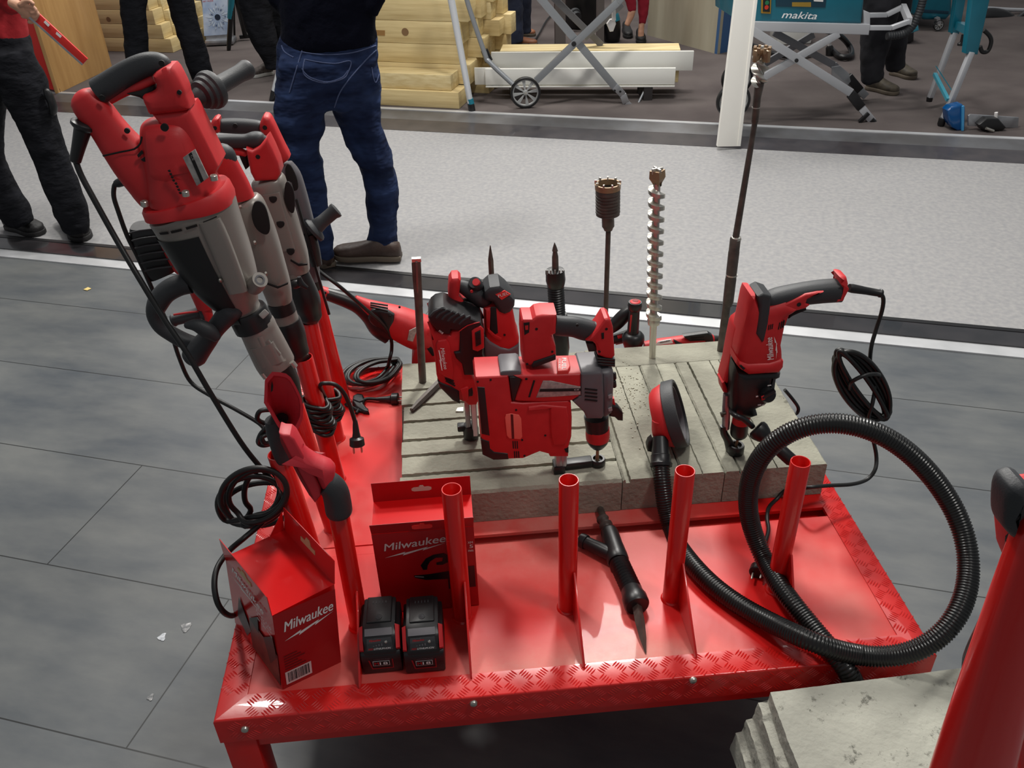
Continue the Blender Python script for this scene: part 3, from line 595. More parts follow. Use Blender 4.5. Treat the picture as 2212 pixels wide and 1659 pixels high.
# --- cordless hammer behind the biggest one: ribbed battery and red back
Eb = PY(1.66); H5 = thing('cordless_hammer', Eb.p(400, 690), 'mostly hidden cordless hammer whose ribbed black pack shows left of the largest hammer', 'power tool')
bp = loft('battery_pack', Eb, [(318, 486, 34, .8), (322, 500, 38, .8), (335, 540, 40, .8), (350, 575, 38, .8), (358, 588, 34, .8)], BLK, H5, n=3, e=3.5)
g = MB()
for i in range(6):
    t = i/5; cx, cy = 312+t*34, 500+t*82; g.add(*loft_g(Eb, [(cx-34, cy+4, 2, 1), (cx-10, cy-2, 2, 1), (cx+26, cy-6, 2, 1)], n=2, ns=8, off=.034))
g.mk('pack_rib', RUB, bp)
slab('back_shell', Eb, [(322, 480), (334, 476), (352, 492), (372, 540), (396, 580), (388, 596), (374, 592), (350, 552), (330, 505)], .07, RED, H5, r=.012, off=.03, sm=2)
loft('shell', Eb, [(380, 510, 20), (420, 580, 30), (450, 660, 25)], RED, H5)
s5 = lpx('side_handle', Eb, (450, 672), (372, 692), [(0, 20), (.15, 21), (.2, 14), (.9, 13), (.95, 15), (1, 12)], RUB, H5, off=.0)
loft('red_inlay', Eb, [(375, 680, 2.2), (400, 676, 2.4), (432, 672, 2.2)], RED, s5, off=.014, n=2, ns=8)
loft('handle_ring', Eb, [(440, 652, 9, 1), (447, 672, 11, 1), (452, 692, 9, 1)], RED, s5, off=.012)
# ---------------- tools standing on the slabs
def lines(pl, segs, wpx, m, par, off, nm='vent_slots', th=.004):
    g = MB()
    for a, b in segs: g.add(*bar_g(pl.p(*a, off-th/2+.0003), pl.p(*b, off-th/2+.0003), wpx*pl.sc(*a, off), th, up=pl.n))
    return g.mk(nm, m, par)
def nozzle_ring(pl, x, y, r, zt, par):
    p = pl.p(x, y); p.z = SZ
    o = lathe('suction_nozzle', p, p+V((0, 0, .03)), [(0, r), (.004, r+.002), (zt-.004, r+.002), (zt, r), (zt, r*.72), (.003, r*.68)], BLK, par, 24, close=True)
    lathe('brush_ring', p, p+V((0, 0, .03)), [(.001, r*.66), (zt*.6, r*.66), (zt*.6, r*.3), (.001, r*.3)], RUB, o, 20, close=True); return o
# --- central cordless hammer with dust extractor
yc = U(1290, 1003, SZ).y; A = PY(yc-.04); N = thing('cordless_rotary_hammer', A.p(1215, 1010), 'cordless rotary hammer with grey gearbox, drilling into the front of the chased slab', 'power tool')
xt = slab('dust_extractor', A, [(1025, 822), (1028, 815), (1098, 812), (1101, 830), (1106, 869), (1130, 871), (1190, 867), (1228, 866), (1234, 872), (1236, 905), (1235, 945), (1229, 967), (1228, 988), (1188, 988), (1185, 982), (1166, 977), (1130, 992), (1101, 993), (1066, 993), (1043, 982), (1039, 960), (1036, 900), (1031, 850), (1026, 832)], .082, RED, N, r=.006, off=.0, ang=30)
slab('intake_panel', A, [(1031, 836), (1047, 837), (1058, 942), (1040, 938)], .01, BLK, xt, r=.002, off=.0012)
slab('bottom_guard', A, [(1038, 948), (1057, 954), (1059, 970), (1068, 977), (1097, 980), (1099, 993), (1066, 994.5), (1042, 983)], .084, BLK, xt, r=.003, off=.0018)
slab('box_relief', A, [(1142, 880), (1172, 876), (1225, 880), (1230, 905), (1229, 940), (1222, 962), (1196, 962), (1190, 940), (1188, 885)], .01, RED, xt, r=.004, off=.004, sm=1)
st = slab('rating_sticker', A, [(1091, 903), (1093, 896), (1104, 894), (1121, 897), (1126, 905), (1128, 944), (1124, 949), (1100, 947), (1095, 941)], .003, mat('salmon_label', (232, 104, 92), .5), xt, r=.0005, off=.0018)
slab('sticker_stripe', A, [(1103, 895), (1108.5, 895.5), (1111, 948), (1105.5, 948)], .002, mat('maroon_print', (88, 14, 16), .5), st, r=0, off=.0022)
lines(A, [((1108+i*4.4, 952), (1109+i*4.4, 968)) for i in range(3)]+[((1111+i*4.4, 974), (1112+i*4.4, 988)) for i in range(3)], 2.4, DRK, xt, .0005)
hol(A, [(1115, 886, 2.5), (1178, 941, 2.5), (1128, 951, 2.5), (1133, 985, 2.5), (1060, 821, 2.5), (1032, 825, 2.5)], DRK, xt, .001, .002)
slab('notch', A, [(1219, 970), (1228, 967), (1228, 978), (1222, 977)], .003, DRK, xt, r=0, off=.0008)
tb = MB(); tb.add(*slab_g(A, [(1108, 812), (1126, 811), (1255, 808), (1255, 850), (1250, 858), (1236, 867), (1178, 870), (1120, 868), (1111, 866), (1116, 850), (1121, 838), (1127, 822)], .078, .006, .0)); body = tb.mk('motor_housing', RED, N, ang=30)
pk = slab('rear_cover', A, [(1100, 815), (1126, 813), (1127, 822), (1121, 838), (1112, 866), (1107, 868), (1103, 845)], .076, BLK, N, r=.003, off=-.001)
g = MB()
p0 = A.p(1081, 811, -.012); 
cs = slab('motor_cover', A, [(1080, 814), (1081, 805), (1086, 802), (1120, 800), (1126, 803), (1126, 814)], .07, GRYP, N, r=.003, off=-.004)
g = MB()
for i in range(6):
    a_ = A.p(1086+i*6.6, 801.5-.3*i, -.010); g.add(*bar_g(a_, a_+V((0, .056, 0)), .0025, .003))
g.mk('cooling_ribs', RUB, cs)
slab('rating_plate', A, [(1173, 823), (1190, 823), (1254, 836), (1254, 853), (1200, 857), (1158, 859)], .003, SILV, body, r=.0004, off=.0012)
slab('plate_stripe', A, [(1167, 840.5), (1254, 839), (1254, 845), (1165, 846.5)], .003, DRK, body, r=0, off=.0018)
ptext('lettering', 'CE', A, (1240, 843.5), (1251, 843), 3.2, WHT, body, .0022)
lines(A, [((1154, 821), (1143, 857))], 4, DRK, body, .0008)
hol(A, [(1137, 819, 2.8)], DRK, body, .001, .002)
# raised badge on top of the housing
zt_ = A.p(1200, 809).z; pb = PZ(zt_+.006)
b_ = slab('badge', pb, [(1203, 774), (1227, 769), (1232, 790), (1227, 800), (1204, 802)], .012, mat('badge_red', (214, 56, 52), .45), body, r=.002)
xo = pb.p(1224, 772); xe = pb.p(1224, 797); yd_ = pb.p(1224, 774)-pb.p(1214, 774)
text('lettering', 'FUEL', pb.p(1214, 773, .0006), xe-xo, yd_, (xe-xo).length, .0085, WHT, b_, bold=.008)
text('lettering', 'M18 RED', pb.p(1207, 775, .0006), xe-xo, yd_, (xe-xo).length*.85, .0035, WHT, b_, bold=.008)
gb = slab('gearbox', A, [(1254, 809), (1258, 806), (1298, 804), (1303, 808), (1305, 860), (1305, 900), (1300, 906), (1268, 906), (1262, 893), (1254, 885), (1237, 869), (1254, 856)], .086, GRYP, N, r=.006, off=.0, ang=30)
slab('gearbox_side', A, [(1298, 806), (1318, 803), (1327, 808), (1328, 830), (1326, 870), (1324, 896), (1312, 905), (1300, 905)], .07, GRYP, gb, r=.014, off=-.006, sm=1)
lines(A, [((1263, 839+i*7.7), (1290, 842+i*7.7)) for i in range(4)], 4, DRK, gb, .0008)
for y in (855, 883): slab('side_clip', A, [(1314, y), (1322, y-3), (1323, y+4), (1315, y+6)], .003, mat('pale_clip', (150, 148, 150), .5), gb, r=0, off=-.004)
for y in (812, 829): loft('detent', A, [(1326, y-5, 5), (1327, y+5, 5)], BLK, gb, off=-.03, n=1, dome=True)
loft('chuck_sleeve', A, [(1288, 898, 27), (1289, 910, 26), (1290, 928, 25), (1291, 934, 25.5)], BLK, N, off=-.04)
loft('colour_ring', A, [(1291, 925, 25.8), (1291, 936, 26.3), (1291, 947, 25.2)], RED, N, off=-.04, n=1)
ch = loft('chuck_nose', A, [(1291, 946, 25), (1291, 953, 23), (1291, 960, 18), (1291, 966, 12), (1291, 969, 8)], BLK, N, off=-.04)
pb_ = A.p(1291, 966, -.04); lathe('drill_bit', pb_, V((pb_.x, pb_.y, SZ)), [(0, .0038), ((pb_.z-SZ)*.5, .0038), ((pb_.z-SZ)*.55, .0045), (pb_.z-SZ, .0045)], BRZ, N, 12)
nr = nozzle_ring(PY(yc), 1291, 1003, .0155, .018, N)
pa = U(1205, 1022, SZ); pc = V((pb_.x-.012, pb_.y, SZ+.011)); bar('nozzle_arm', V((pa.x+.01, pb_.y-.004, SZ+.010)), pc, .024, .018, BLK, N, bev=.003)
q = A.p(1207, 1010, -.03); q.z = SZ
box('telescope_foot', q+V((0, 0, .011)), (.026, .034, .022), BLK, N, bev=.003)
tt = A.p(1207, 985, -.03)
g = MB(); g.add(*box_g((q.x, q.y, (SZ+.02+tt.z+.02)/2), (.017, .03, tt.z-SZ), bev=.004)); g.add(*box_g((q.x+.010, q.y-.005, (SZ+.02+tt.z+.02)/2), (.013, .022, tt.z-SZ), bev=.004)); g.mk('telescope_tube', ALU, N)
slab('clamp_lever', A, [(1318, 880), (1324, 876), (1336, 881), (1346, 893), (1346, 910), (1335, 909), (1328, 902), (1316, 900)], .02, BLK, N, r=.003, off=-.05)
slab('release_tab', A, [(1322, 862), (1327, 861), (1330, 878), (1324, 882)], .01, RED, N, r=.001, off=-.055)
post = slab('battery_foot', A, [(1127, 695), (1130, 691), (1150, 691), (1158, 684), (1172, 681), (1203, 681), (1201, 722), (1192, 727), (1196, 738), (1201, 750), (1202, 772), (1180, 783), (1151, 792), (1140, 790), (1129, 784), (1128, 750), (1126, 727)], .058, RED, N, r=.007, off=-.02, ang=30)
slab('battery_rail', A, [(1131, 698), (1144, 696), (1143, 718), (1133, 724)], .002, DRK, post, r=0, off=-.0195)
slab('rail_clip', A, [(1134, 704), (1141, 703), (1141, 712), (1135, 713)], .002, RED, post, r=0, off=-.0185)
slab('foot_gasket', A, [(1148, 791), (1153, 782), (1198, 767), (1201, 770), (1201, 778), (1160, 793), (1150, 796)], .05, BLK, post, r=.003, off=-.017)
hol(A, [(1159, 711, 3.2), (1193, 760, 2.8), (1139, 787, 2.5)], DRK, post, -.0195, .003)
loft('grip', A, [(1198, 702, 22, .75), (1215, 704, 22.5, .75), (1240, 706, 23, .75), (1262, 712, 24, .75), (1282, 716, 23, .75), (1297, 712, 20, .75), (1306, 706, 17, .7)], RUB, N, off=-.046, n=4, ns=28, e=2.4)
hol(A, [(1247, 703, 3.2)], DRK, N, -.0195+.001, .003)
fp = slab('front_post', A, [(1306, 690), (1314, 689), (1320, 693), (1325, 708), (1327, 740), (1329, 770), (1322, 777), (1308, 775), (1292, 769), (1290, 755), (1287, 746), (1280, 740), (1266, 738), (1275, 730), (1292, 712)], .054, RED, N, r=.007, off=-.02, ang=30, sm=1)
hol(A, [(1310, 711, 3.2), (1295, 760, 2.8)], DRK, fp, -.0195, .003)
slab('lock_button', A, [(1299, 720), (1305, 719), (1305, 732), (1300, 733)], .003, DRK, fp, r=.001, off=-.0185)
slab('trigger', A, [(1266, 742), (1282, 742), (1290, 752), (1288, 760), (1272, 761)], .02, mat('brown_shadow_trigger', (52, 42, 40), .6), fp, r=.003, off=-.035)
g = MB()
for i, y in enumerate((773, 779, 785)): g.add(*slab_g(A, [(1291, y), (1329, y+3), (1329, y+8), (1292, y+5)], .048, .0015, -.021+.001*i))
g.mk('bellows', BLK, N)
# --- cordless hammer with battery, behind left
ym = U(1018, 935, SZ).y; A = PY(ym-.05); Mh = thing('cordless_rotary_hammer', A.p(1020, 935), 'cordless hammer with black battery atop its extractor, at the back of the chased slab', 'power tool')
xt = slab('dust_extractor', A, [(925, 692), (930, 690), (941, 716), (957, 722), (972, 724), (975, 716), (994, 714), (1008, 740), (1020, 810), (1030, 830), (1037, 858), (1030, 876), (1012, 877), (1003, 869), (985, 864), (962, 845), (948, 828), (943, 812), (940, 780), (931, 735)], .085, RED, Mh, r=.006, off=-.002, ang=30)
slab('bottom_guard', A, [(945, 824), (960, 830), (975, 836), (992, 846), (994, 874), (978, 866), (960, 848), (950, 838)], .08, BLK, xt, r=.004, off=.001)
slab('raised_panel', A, [(942, 744), (946, 737), (964, 734), (971, 744), (980, 800), (978, 822), (960, 815), (948, 806)], .01, RED, xt, r=.004, off=.004, ang=30)
pl2 = Pl(A.p(960, 780, .0052)); a0 = pl2.p(951, 752); a1 = pl2.p(959, 798)
xd = a1-a0; yd = V((xd.z, 0, -xd.x)).normalized()*-1
yd = V((-xd.z, 0, xd.x)).normalized()
text('lettering', 'Milwaukee', pl2.p(951, 752), xd, yd, xd.length, .0085, WHT, xt, shear=.2, bold=.01)
mk('lightning_bolt', [pl2.p(*t) for t in ((947, 757), (951, 778), (949, 777), (954, 800), (956, 801), (953, 779), (955, 780), (949, 756))], [[0, 1, 2, 3, 4, 5, 6, 7]], WHT, xt, flat=True)
lines(A, [((960+i*1.5, 812+i*5.2), (980+i*1.5, 823+i*5.2)) for i in range(3)], 2.6, DRK, xt, .0)
bt_ = MB(); bt = slab('battery_pack', A, [(925, 688), (931, 676), (941, 668), (958, 664), (970, 668), (1040, 697), (1046, 716), (1046, 752), (1044, 764), (1048, 776), (1046, 800), (1030, 812), (1003, 812), (998, 788), (985, 776), (980, 762), (992, 760), (994, 716), (975, 714), (972, 724), (956, 722), (942, 714), (930, 700)], .075, BLK, Mh, r=.006, off=.004, ang=30)
g = MB()
for i in range(6):
    x = 938+i*12.5; y = 671+i*3.4; g.add(*loft_g(A, [(x-8, y+12, 3.5, 1), (x, y+3, 4, 1), (x+16, y-5, 3.5, 1)], n=2, ns=8, off=.002))
g.mk('pack_rib', RUB, bt)
slab('latch_frame', A, [(1019, 716), (1024, 712), (1038, 705), (1045, 712), (1046, 752), (1032, 760), (1021, 756)], .006, RED, bt, r=.002, off=.0085)
slab('latch_button', A, [(1026, 720), (1038, 714), (1040, 744), (1028, 750)], .006, BLK, bt, r=.002, off=.0115)
lines(A, [((1028, 722+i*4), (1037, 718+i*4)) for i in range(4)], 1.4, DRK, bt, .0122, 'latch_groove', .0015)
loft('pack_seam', A, [(992, 716, 1.2), (1010, 703, 1.2), (1036, 696, 1.2)], RED, bt, off=.006, ns=8, n=2)
ptext('lettering', 'M18', A, (947, 716), (955, 722), 5, WHT, bt, .0048, bold=.01)
uh = slab('tool_body', A, [(1046, 668), (1060, 664), (1108, 668), (1112, 690), (1118, 722), (1122, 732), (1122, 745), (1114, 756), (1096, 762), (1080, 760), (1062, 748), (1048, 735)], .07, RED, Mh, r=.009, off=-.05, ang=30, sm=1)
slab('grey_gearbox', A, [(1046, 726), (1060, 740), (1082, 752), (1100, 756), (1122, 744), (1122, 775), (1046, 775)], .066, GRYP, Mh, r=.006, off=-.045)
slab('side_window', A, [(1060, 664), (1072, 663), (1076, 720), (1070, 723), (1058, 712)], .004, DRK, uh, r=.002, off=-.0485)
slab('blade_trim', A, [(1053, 709), (1070, 724), (1084, 731), (1082, 736), (1066, 730), (1053, 716)], .004, RED, uh, r=.001, off=-.047)
hol(A, [(1090, 724, 2.6), (1093, 759, 2.6), (1048, 727, 2.6)], DRK, uh, -.0485, .003)
cap = slab('top_cap', A, [(1047, 632), (1058, 622), (1080, 619), (1096, 632), (1113, 652), (1112, 664), (1103, 677), (1090, 682), (1078, 677), (1065, 655), (1050, 652), (1046, 645)], .072, RUB, Mh, r=.01, off=-.046, ang=30, sm=1)
bg = slab('badge', A, [(1070, 636), (1090, 628), (1103, 636), (1084, 648)], .003, mat('badge_red', (214, 56, 52), .45), cap, r=0, off=-.0452)
ptext('lettering', 'FUEL', A, (1077, 643), (1099, 636), 7, WHT, bg, -.0445, bold=.01)
slab('rear_post', A, [(970, 612), (976, 603), (990, 602), (996, 608), (994, 625), (992, 645), (1000, 655), (1012, 664), (1016, 678), (1008, 688), (985, 670), (970, 658), (968, 640)], .05, RED, Mh, r=.01, off=-.05, ang=30, sm=1)
loft('grip', A, [(988, 615, 12, 1), (1005, 622, 16, 1), (1022, 633, 18, 1), (1038, 645, 18, 1), (1048, 650, 17, 1)], RUB, Mh, off=-.075, n=4, dome=True)
slab('trigger', A, [(1002, 650), (1022, 655), (1036, 668), (1046, 690), (1030, 690), (1012, 668)], .02, BLK, Mh, r=.004, off=-.06)
sd = lpx('side_handle', A, (1034, 621), (1024, 610), [(0, 9), (.1, 13), (.8, 15), (1, 12)], RUB, Mh, off=-.09, offb=-.06)
lpx('handle_ring', A, (1033, 615), (1028, 609), [(0, 8), (1, 8)], RED, sd, off=-.068, offb=-.056)
hol(A, [(1019, 630, 3.2)], RED, Mh, -.05, .003)
q = A.p(1017, 930, -.03); q.z = SZ; tt = A.p(1017, 868, -.03)
g = MB(); g.add(*box_g((q.x-.005, q.y, (SZ+.03+tt.z)/2), (.012, .026, tt.z-SZ), bev=.003)); g.add(*box_g((q.x+.010, q.y-.002, (SZ+.03+tt.z)/2), (.014, .03, tt.z-SZ), bev=.003)); te = g.mk('telescope_tube', ALU, Mh)
box('depth_scale', (q.x+.010, q.y-.0175, (SZ+.03+tt.z)/2), (.009, .001, tt.z-SZ-.005), WHT, te)
lathe('telescope_foot', q, q+V((0, 0, .1)), [(0, .012), (.004, .018), (.028, .019), (.04, .016), (.042, .01)], BLK, Mh)
box('foot_knob', q+V((-.022, 0, .034)), (.018, .02, .016), BLK, Mh, bev=.003)
slab('slide_clamp', A, [(994, 842), (1008, 836), (1012, 838), (1012, 866), (1000, 868)], .03, RED, Mh, r=.003, off=.002)
slab('clamp_button', A, [(1012, 843), (1020, 838), (1022, 848), (1021, 856), (1013, 857)], .02, BLK, Mh, r=.002, off=.0)
# --- corded hammer on the right
yr = U(1587, 978, SZ).y; A = PY(yr-.0); Rh = thing('corded_rotary_hammer', A.p(1620, 975), 'corded rotary hammer with curved rubber grip, drilling into the right end slab', 'power tool')
bd = slab('motor_housing', A, [(1619, 655), (1624, 641), (1636, 641), (1645, 660), (1662, 668), (1700, 655), (1735, 668), (1716, 682), (1702, 690), (1698, 716), (1691, 750), (1693, 762), (1694, 790), (1690, 802), (1615, 806), (1598, 794), (1592, 782), (1597, 755), (1605, 720), (1612, 690)], .075, RED, Rh, r=.016, off=.035, ang=30)
slab('housing_rim', A, [(1594, 776), (1600, 783), (1618, 788), (1664, 786), (1690, 778), (1695, 783), (1694, 796), (1685, 808), (1618, 812), (1600, 800), (1592, 790)], .084, RED, Rh, r=.01, off=.04, ang=30)
lw = slab('gear_housing', A, [(1590, 792), (1602, 804), (1618, 811), (1690, 808), (1688, 820), (1680, 824), (1677, 845), (1672, 862), (1655, 880), (1636, 888), (1640, 902), (1622, 908), (1590, 904), (1582, 890), (1583, 850), (1586, 815)], .076, BLK, Rh, r=.014, off=.033, ang=30)
kn = lpx('mode_knob', A, (1655, 850), (1662, 856), [(0, 18), (.6, 18), (1, 14)], BLK, lw, off=.03, offb=.048)
bar('knob_fin', A.p(1646, 858, .05), A.p(1674, 842, .05), .006, .012, BLK, kn, up=A.n, bev=.002)
slab('red_pointer', A, [(1645, 858), (1652, 855), (1653, 863), (1646, 866)], .004, RED, kn, r=.001, off=.054)
for (a, b, s_) in (((1658, 833.5), (1666, 832), 2.2), ((1633, 857), (1638, 856), 3), ((1637, 875), (1644, 874), 3), ((1646, 875), (1652, 874), 2)):
    bar('mode_mark', A.p(*a, .0335), A.p(*b, .0335), s_*A.sc(*a), .0008, WHT, lw, up=A.n)
gp = loft('grip', A, [(1650, 656, 16, 1.1), (1662, 650, 20, 1.1), (1680, 644, 22, 1.1), (1710, 638, 23, 1.05), (1745, 633, 24.5, 1), (1780, 629, 25, 1), (1815, 627, 25, 1)], RUB, Rh, off=.004, n=4, ns=28, e=2.4)
slab('grip_tail', A, [(1637, 641), (1650, 634), (1668, 640), (1664, 674), (1661, 700), (1652, 738), (1646, 743), (1632, 722), (1637, 690), (1640, 660)], .058, RUB, gp, r=.006, off=.037, sm=1)
slab('red_inlay', A, [(1662, 674), (1672, 668), (1696, 658), (1718, 648), (1741, 637), (1768, 632), (1781, 631), (1770, 636), (1744, 648), (1741, 657), (1750, 660), (1741, 667), (1722, 672), (1706, 680), (1697, 705), (1676, 704), (1662, 706)], .05, RED, gp, r=.004, off=.0315, sm=0)
hol(A, [(1726, 658, 5)], DRK, gp, .032, .003)
slab('trigger', A, [(1707, 680), (1722, 671), (1742, 665), (1743, 671), (1725, 678), (1712, 684), (1704, 690)], .024, DRK, Rh, r=.003, off=.014)
slab('end_cap', A, [(1818, 603), (1825, 601), (1833, 603), (1836, 615), (1833, 634), (1822, 655), (1808, 658), (1800, 647), (1812, 642), (1821, 625)], .052, RED, Rh, r=.012, off=.028, sm=1)
lines(A, [((1661+i*4, 701-i), (1659+i*4, 712-i)) for i in range(3)]+[((1684+i*5, 696-i*2), (1681+i*5, 711-i*2)) for i in range(3)], 2, DRK, bd, .0355)
lines(A, [((1599, 789), (1607, 797))], 5, DRK, bd, .041, 'clamp_slot')
a0 = A.p(1672, 776, .0362); a1 = A.p(1668, 728, .0362); xd = a1-a0; yd = V((-xd.z, 0, xd.x)).normalized()
text('lettering', 'Milwaukee', a0, xd, yd, xd.length, .0135, WHT, bd, shear=.2, bold=.01)
mk('lightning_bolt', [A.p(x, y, .0362) for x, y in ((1676, 777), (1677, 757), (1675, 758), (1677, 740), (1674, 741), (1672, 727), (1679, 744), (1677.5, 744), (1679.5, 762), (1678, 762))], [list(range(10))], WHT, bd, flat=True)
loft('colour_ring', A, [(1602, 899, 18.5), (1600, 912, 19)], RED, Rh, n=1)
loft('chuck_nose', A, [(1599, 912, 18), (1597, 925, 19), (1596, 938, 18), (1595, 945, 11)], BLK, Rh)
p0 = A.p(1595, 942); p1 = U(1588, 975, SZ); lathe('drill_bit', p0, p1, [(0, .003), ((p1-p0).length, .003)], BRZ, Rh, 12)
nozzle_ring(A, 1587, 985, .017, .024, Rh)
hb = tube('handle_band', [A.p(x, y, o_) for x, y, o_ in ((1582, 882, .0), (1581, 890, .02), (1590, 898, .045), (1604, 904, .05), (1616, 913, .052), (1626, 922, .052))], .0062, BLK, Rh)
sh = MB(); pa = A.p(1632, 924, .05); pz = A.p(1716, 1000, .115); L = (pz-pa).length
lathe('side_handle', pa, pz, [(0, .006), (.0, .018), (.004, .0225), (.012, .023), (.024, .019), (.034, .013), (.042, .0125), (L*.6, .0145), (L*.92, .0145), (L, .009)], BLK, Rh)
# its extractor on the far left side
ex = slab('dust_extractor', A, [(1588, 712), (1592, 704), (1604, 695), (1610, 699), (1611, 716), (1604, 724), (1594, 728), (1584, 785), (1590, 795), (1583, 826), (1570, 830), (1563, 826), (1573, 790), (1581, 745)], .05, RED, Rh, r=.007, off=-.005, ang=30)
slab('rail_window', A, [(1592, 728), (1595, 730), (1588, 782), (1578, 788), (1580, 760)], .003, SILV, ex, r=0, off=-.0035)
slab('slide_clamp', A, [(1560, 828), (1565, 824), (1571, 838), (1574, 850), (1563, 848)], .04, RED, ex, r=.003, off=-.005)
g = MB(); g.add(*loft_g(A, [(1571, 851, 9), (1569, 880, 9), (1568, 915, 8.5), (1567, 925, 8.5)], n=1, off=-.01)); g.mk('telescope_tube', ALU, Rh)
loft('telescope_foot', A, [(1563, 920, 7), (1564, 935, 8), (1572, 950, 9), (1580, 972, 12)], BLK, Rh, off=-.008)
lpx('lock_knob', A, (1568, 893), (1557, 896), [(0, 3), (.5, 3), (.6, 6), (1, 6)], mat('bronze_knob', (74, 66, 54), .5), Rh)
lpx('cord_boot', A, (1834, 622), (1904, 634), [(0, 9), (.1, 10), (.5, 8.5), (.92, 8), (.95, 9.5), (1, 9)], BLK, Rh)
YB = yr-.02
tube('power_cord', [PY(y).p(a, b) for a, b, y in ((1900, 632, yr), (1908, 645, yr), (1905, 672, yr), (1893, 710, yr), (1882, 750, yr-.01), (1880, 790, yr-.01), (1890, 830, yr-.02), (1885, 870, YB-.02), (1876, 905, YB-.02), (1885, 945, YB-.02), (1893, 985, YB-.03), (1890, 1015, YB-.05), (1872, 1036, YB-.06), (1840, 1046, YB-.08), (1790, 1049, YB-.09), (1745, 1053, YB-.10), (1700, 1058, 1.44))]+[U(a, b, TZ+.006) for a, b in ((1678, 1078), (1662, 1095), (1657, 1118), (1660, 1145), (1652, 1175), (1643, 1200))], .0044, CORD, Rh)
def bundle(name, pl, c, ax, bx, turns, r, m, par, off=0, twist=.25, dep=.012, seed=1):
    """loops of cord squeezed together: ellipse with half axes ax,bx (px vectors)"""
    random.seed(seed); P = []
    for t in range(turns*14):
        a = 2*pi*t/14; k = t/(turns*14); s_ = 1+twist*(random.random()-.5)*.6; w_ = .35+.65*((t//14) % 4)/3
        x = c[0]+ax[0]*cos(a)*s_+bx[0]*sin(a)*w_; y = c[1]+ax[1]*cos(a)*s_+bx[1]*sin(a)*w_
        P.append(pl.p(x, y, off+dep*(k-.5)*2+.003*sin(3*a)))
    return tube(name, P, r, m, par, n=4)
bundle('cord_bundle', PY(YB), (1862, 832), (50, 70), (36, -28), 9, .0052, CORD, Rh, dep=.02, seed=4)
tube('cord_tie', [PY(YB).p(a, b, o) for a, b, o in ((1835, 840, .02), (1840, 825, .035), (1865, 812, .04), (1890, 808, .03), (1900, 812, .01), (1896, 830, 0))], .0044, CORD, Rh)
tube('cord_loop', [PY(U(1710, 880, SZ).y+.04).p(a, b) for a, b in ((1695, 842), (1712, 862), (1724, 880), (1722, 892), (1712, 893), (1702, 878), (1690, 862))], .0044, CORD, Rh)
pd_ = (U(1627, 1275, TZ+.014)-U(1648, 1185, TZ+.012)).normalized()
pg = lathe('mains_plug', U(1648, 1185, TZ+.012), U(1627, 1275, TZ+.014), [(0, .005), (.01, .007), (.035, .008), (.055, .010), (.06, .016), (.076, .017), (.078, .015), (.078, 0)], BLK, Rh, 20)
for dx in (-.009, .009):
    p = U(1648, 1185, TZ+.012)+pd_*.076+V((dx, 0, 0)); lathe('plug_pin', p, p+pd_*.02, [(0, .0022), (.016, .0022), (.018, .001)], STL, pg, 10)
# plug belongs to the cord
# --- round dust shroud standing on edge, and its hose
ct = U(1450, 896, SZ+.080); S = thing('dust_shroud', V((ct.x, ct.y, SZ)), 'round red and black dust shroud standing on edge, joined to the thick corrugated hose', 'dust shroud')
A = PY(ct.y); ax = V((.92, -.205, .335)).normalized()
def rlathe(name, c, d, prof, m, par, ns=40): c = V(c); return lathe(name, c, c+V(d), prof, m, par, ns, close=True)
R_ = .079
rlathe('brush_skirt', ct, ax, [(-.006, R_-.004), (-.004, R_), (.020, R_), (.023, R_-.002), (.023, R_-.008), (.002, R_-.010), (.0, R_*.5), (-.004, R_*.5)], RUB, S)
rlathe('inner_ring', ct, ax, [(.004, R_-.014), (.018, R_-.015), (.018, R_-.018), (.004, R_-.018)], GRYP, S)
rlathe('red_shell', ct, ax, [(-.006, R_-.006), (-.010, R_-.005), (-.028, R_-.012), (-.036, R_-.020), (-.036, .03), (-.006, .03)], RED, S)
nk = ct-ax*.02; c0 = PY(ct.y-.055).p(1426, 944); c1 = PY(ct.y-.105).p(1428, 1008); loft('shroud_neck', PY(ct.y-.04), [(1424, 905, 16), (1426, 930, 18), (1430, 946, 17)], RED, S)
hL = (c1-c0).length; hs_ = (c0-CAMP).dot(FW)/FPX
lathe('hose_cuff', c0, c1, [(t*hL, r*hs_) for t, r in ((0, 15), (.02, 17), (.3, 18), (.6, 20), (.62, 21.5), (.85, 22), (.9, 24.5), (1, 23.5))], BLK, S)
slab('cuff_clip', PY(ct.y-.06), [(1398, 965), (1402, 955), (1410, 948), (1412, 958), (1410, 978), (1399, 976)], .02, BLK, S, r=.003, off=0)
def hose(name, P, r, m, par, rib=.0055):
    st = rib/4; Q = [V(p) for p in cat([tuple(p) for p in P], 12)]; L = [0]
    for i in range(1, len(Q)): L.append(L[-1]+(Q[i]-Q[i-1]).length)
    n_ = int(L[-1]/.04); P3 = []; k = 0
    for j in range(n_+1):                # even spacing, then a light smoothing
        s_ = L[-1]*j/n_
        while k < len(L)-2 and L[k+1] < s_: k += 1
        P3.append(Q[k].lerp(Q[k+1], (s_-L[k])/((L[k+1]-L[k]) or 1)))
    for _ in range(2): P3 = [P3[0]]+[P3[i]*.5+(P3[i-1]+P3[i+1])*.25 for i in range(1, n_)]+[P3[-1]]
    return mk(name, *tube_g(P3, r, n=8, ns=20, step=st, rf=lambda i: r*(1.0, .985, .90, .90)[i % 4]), m, par, ang=80)
HR = .0195
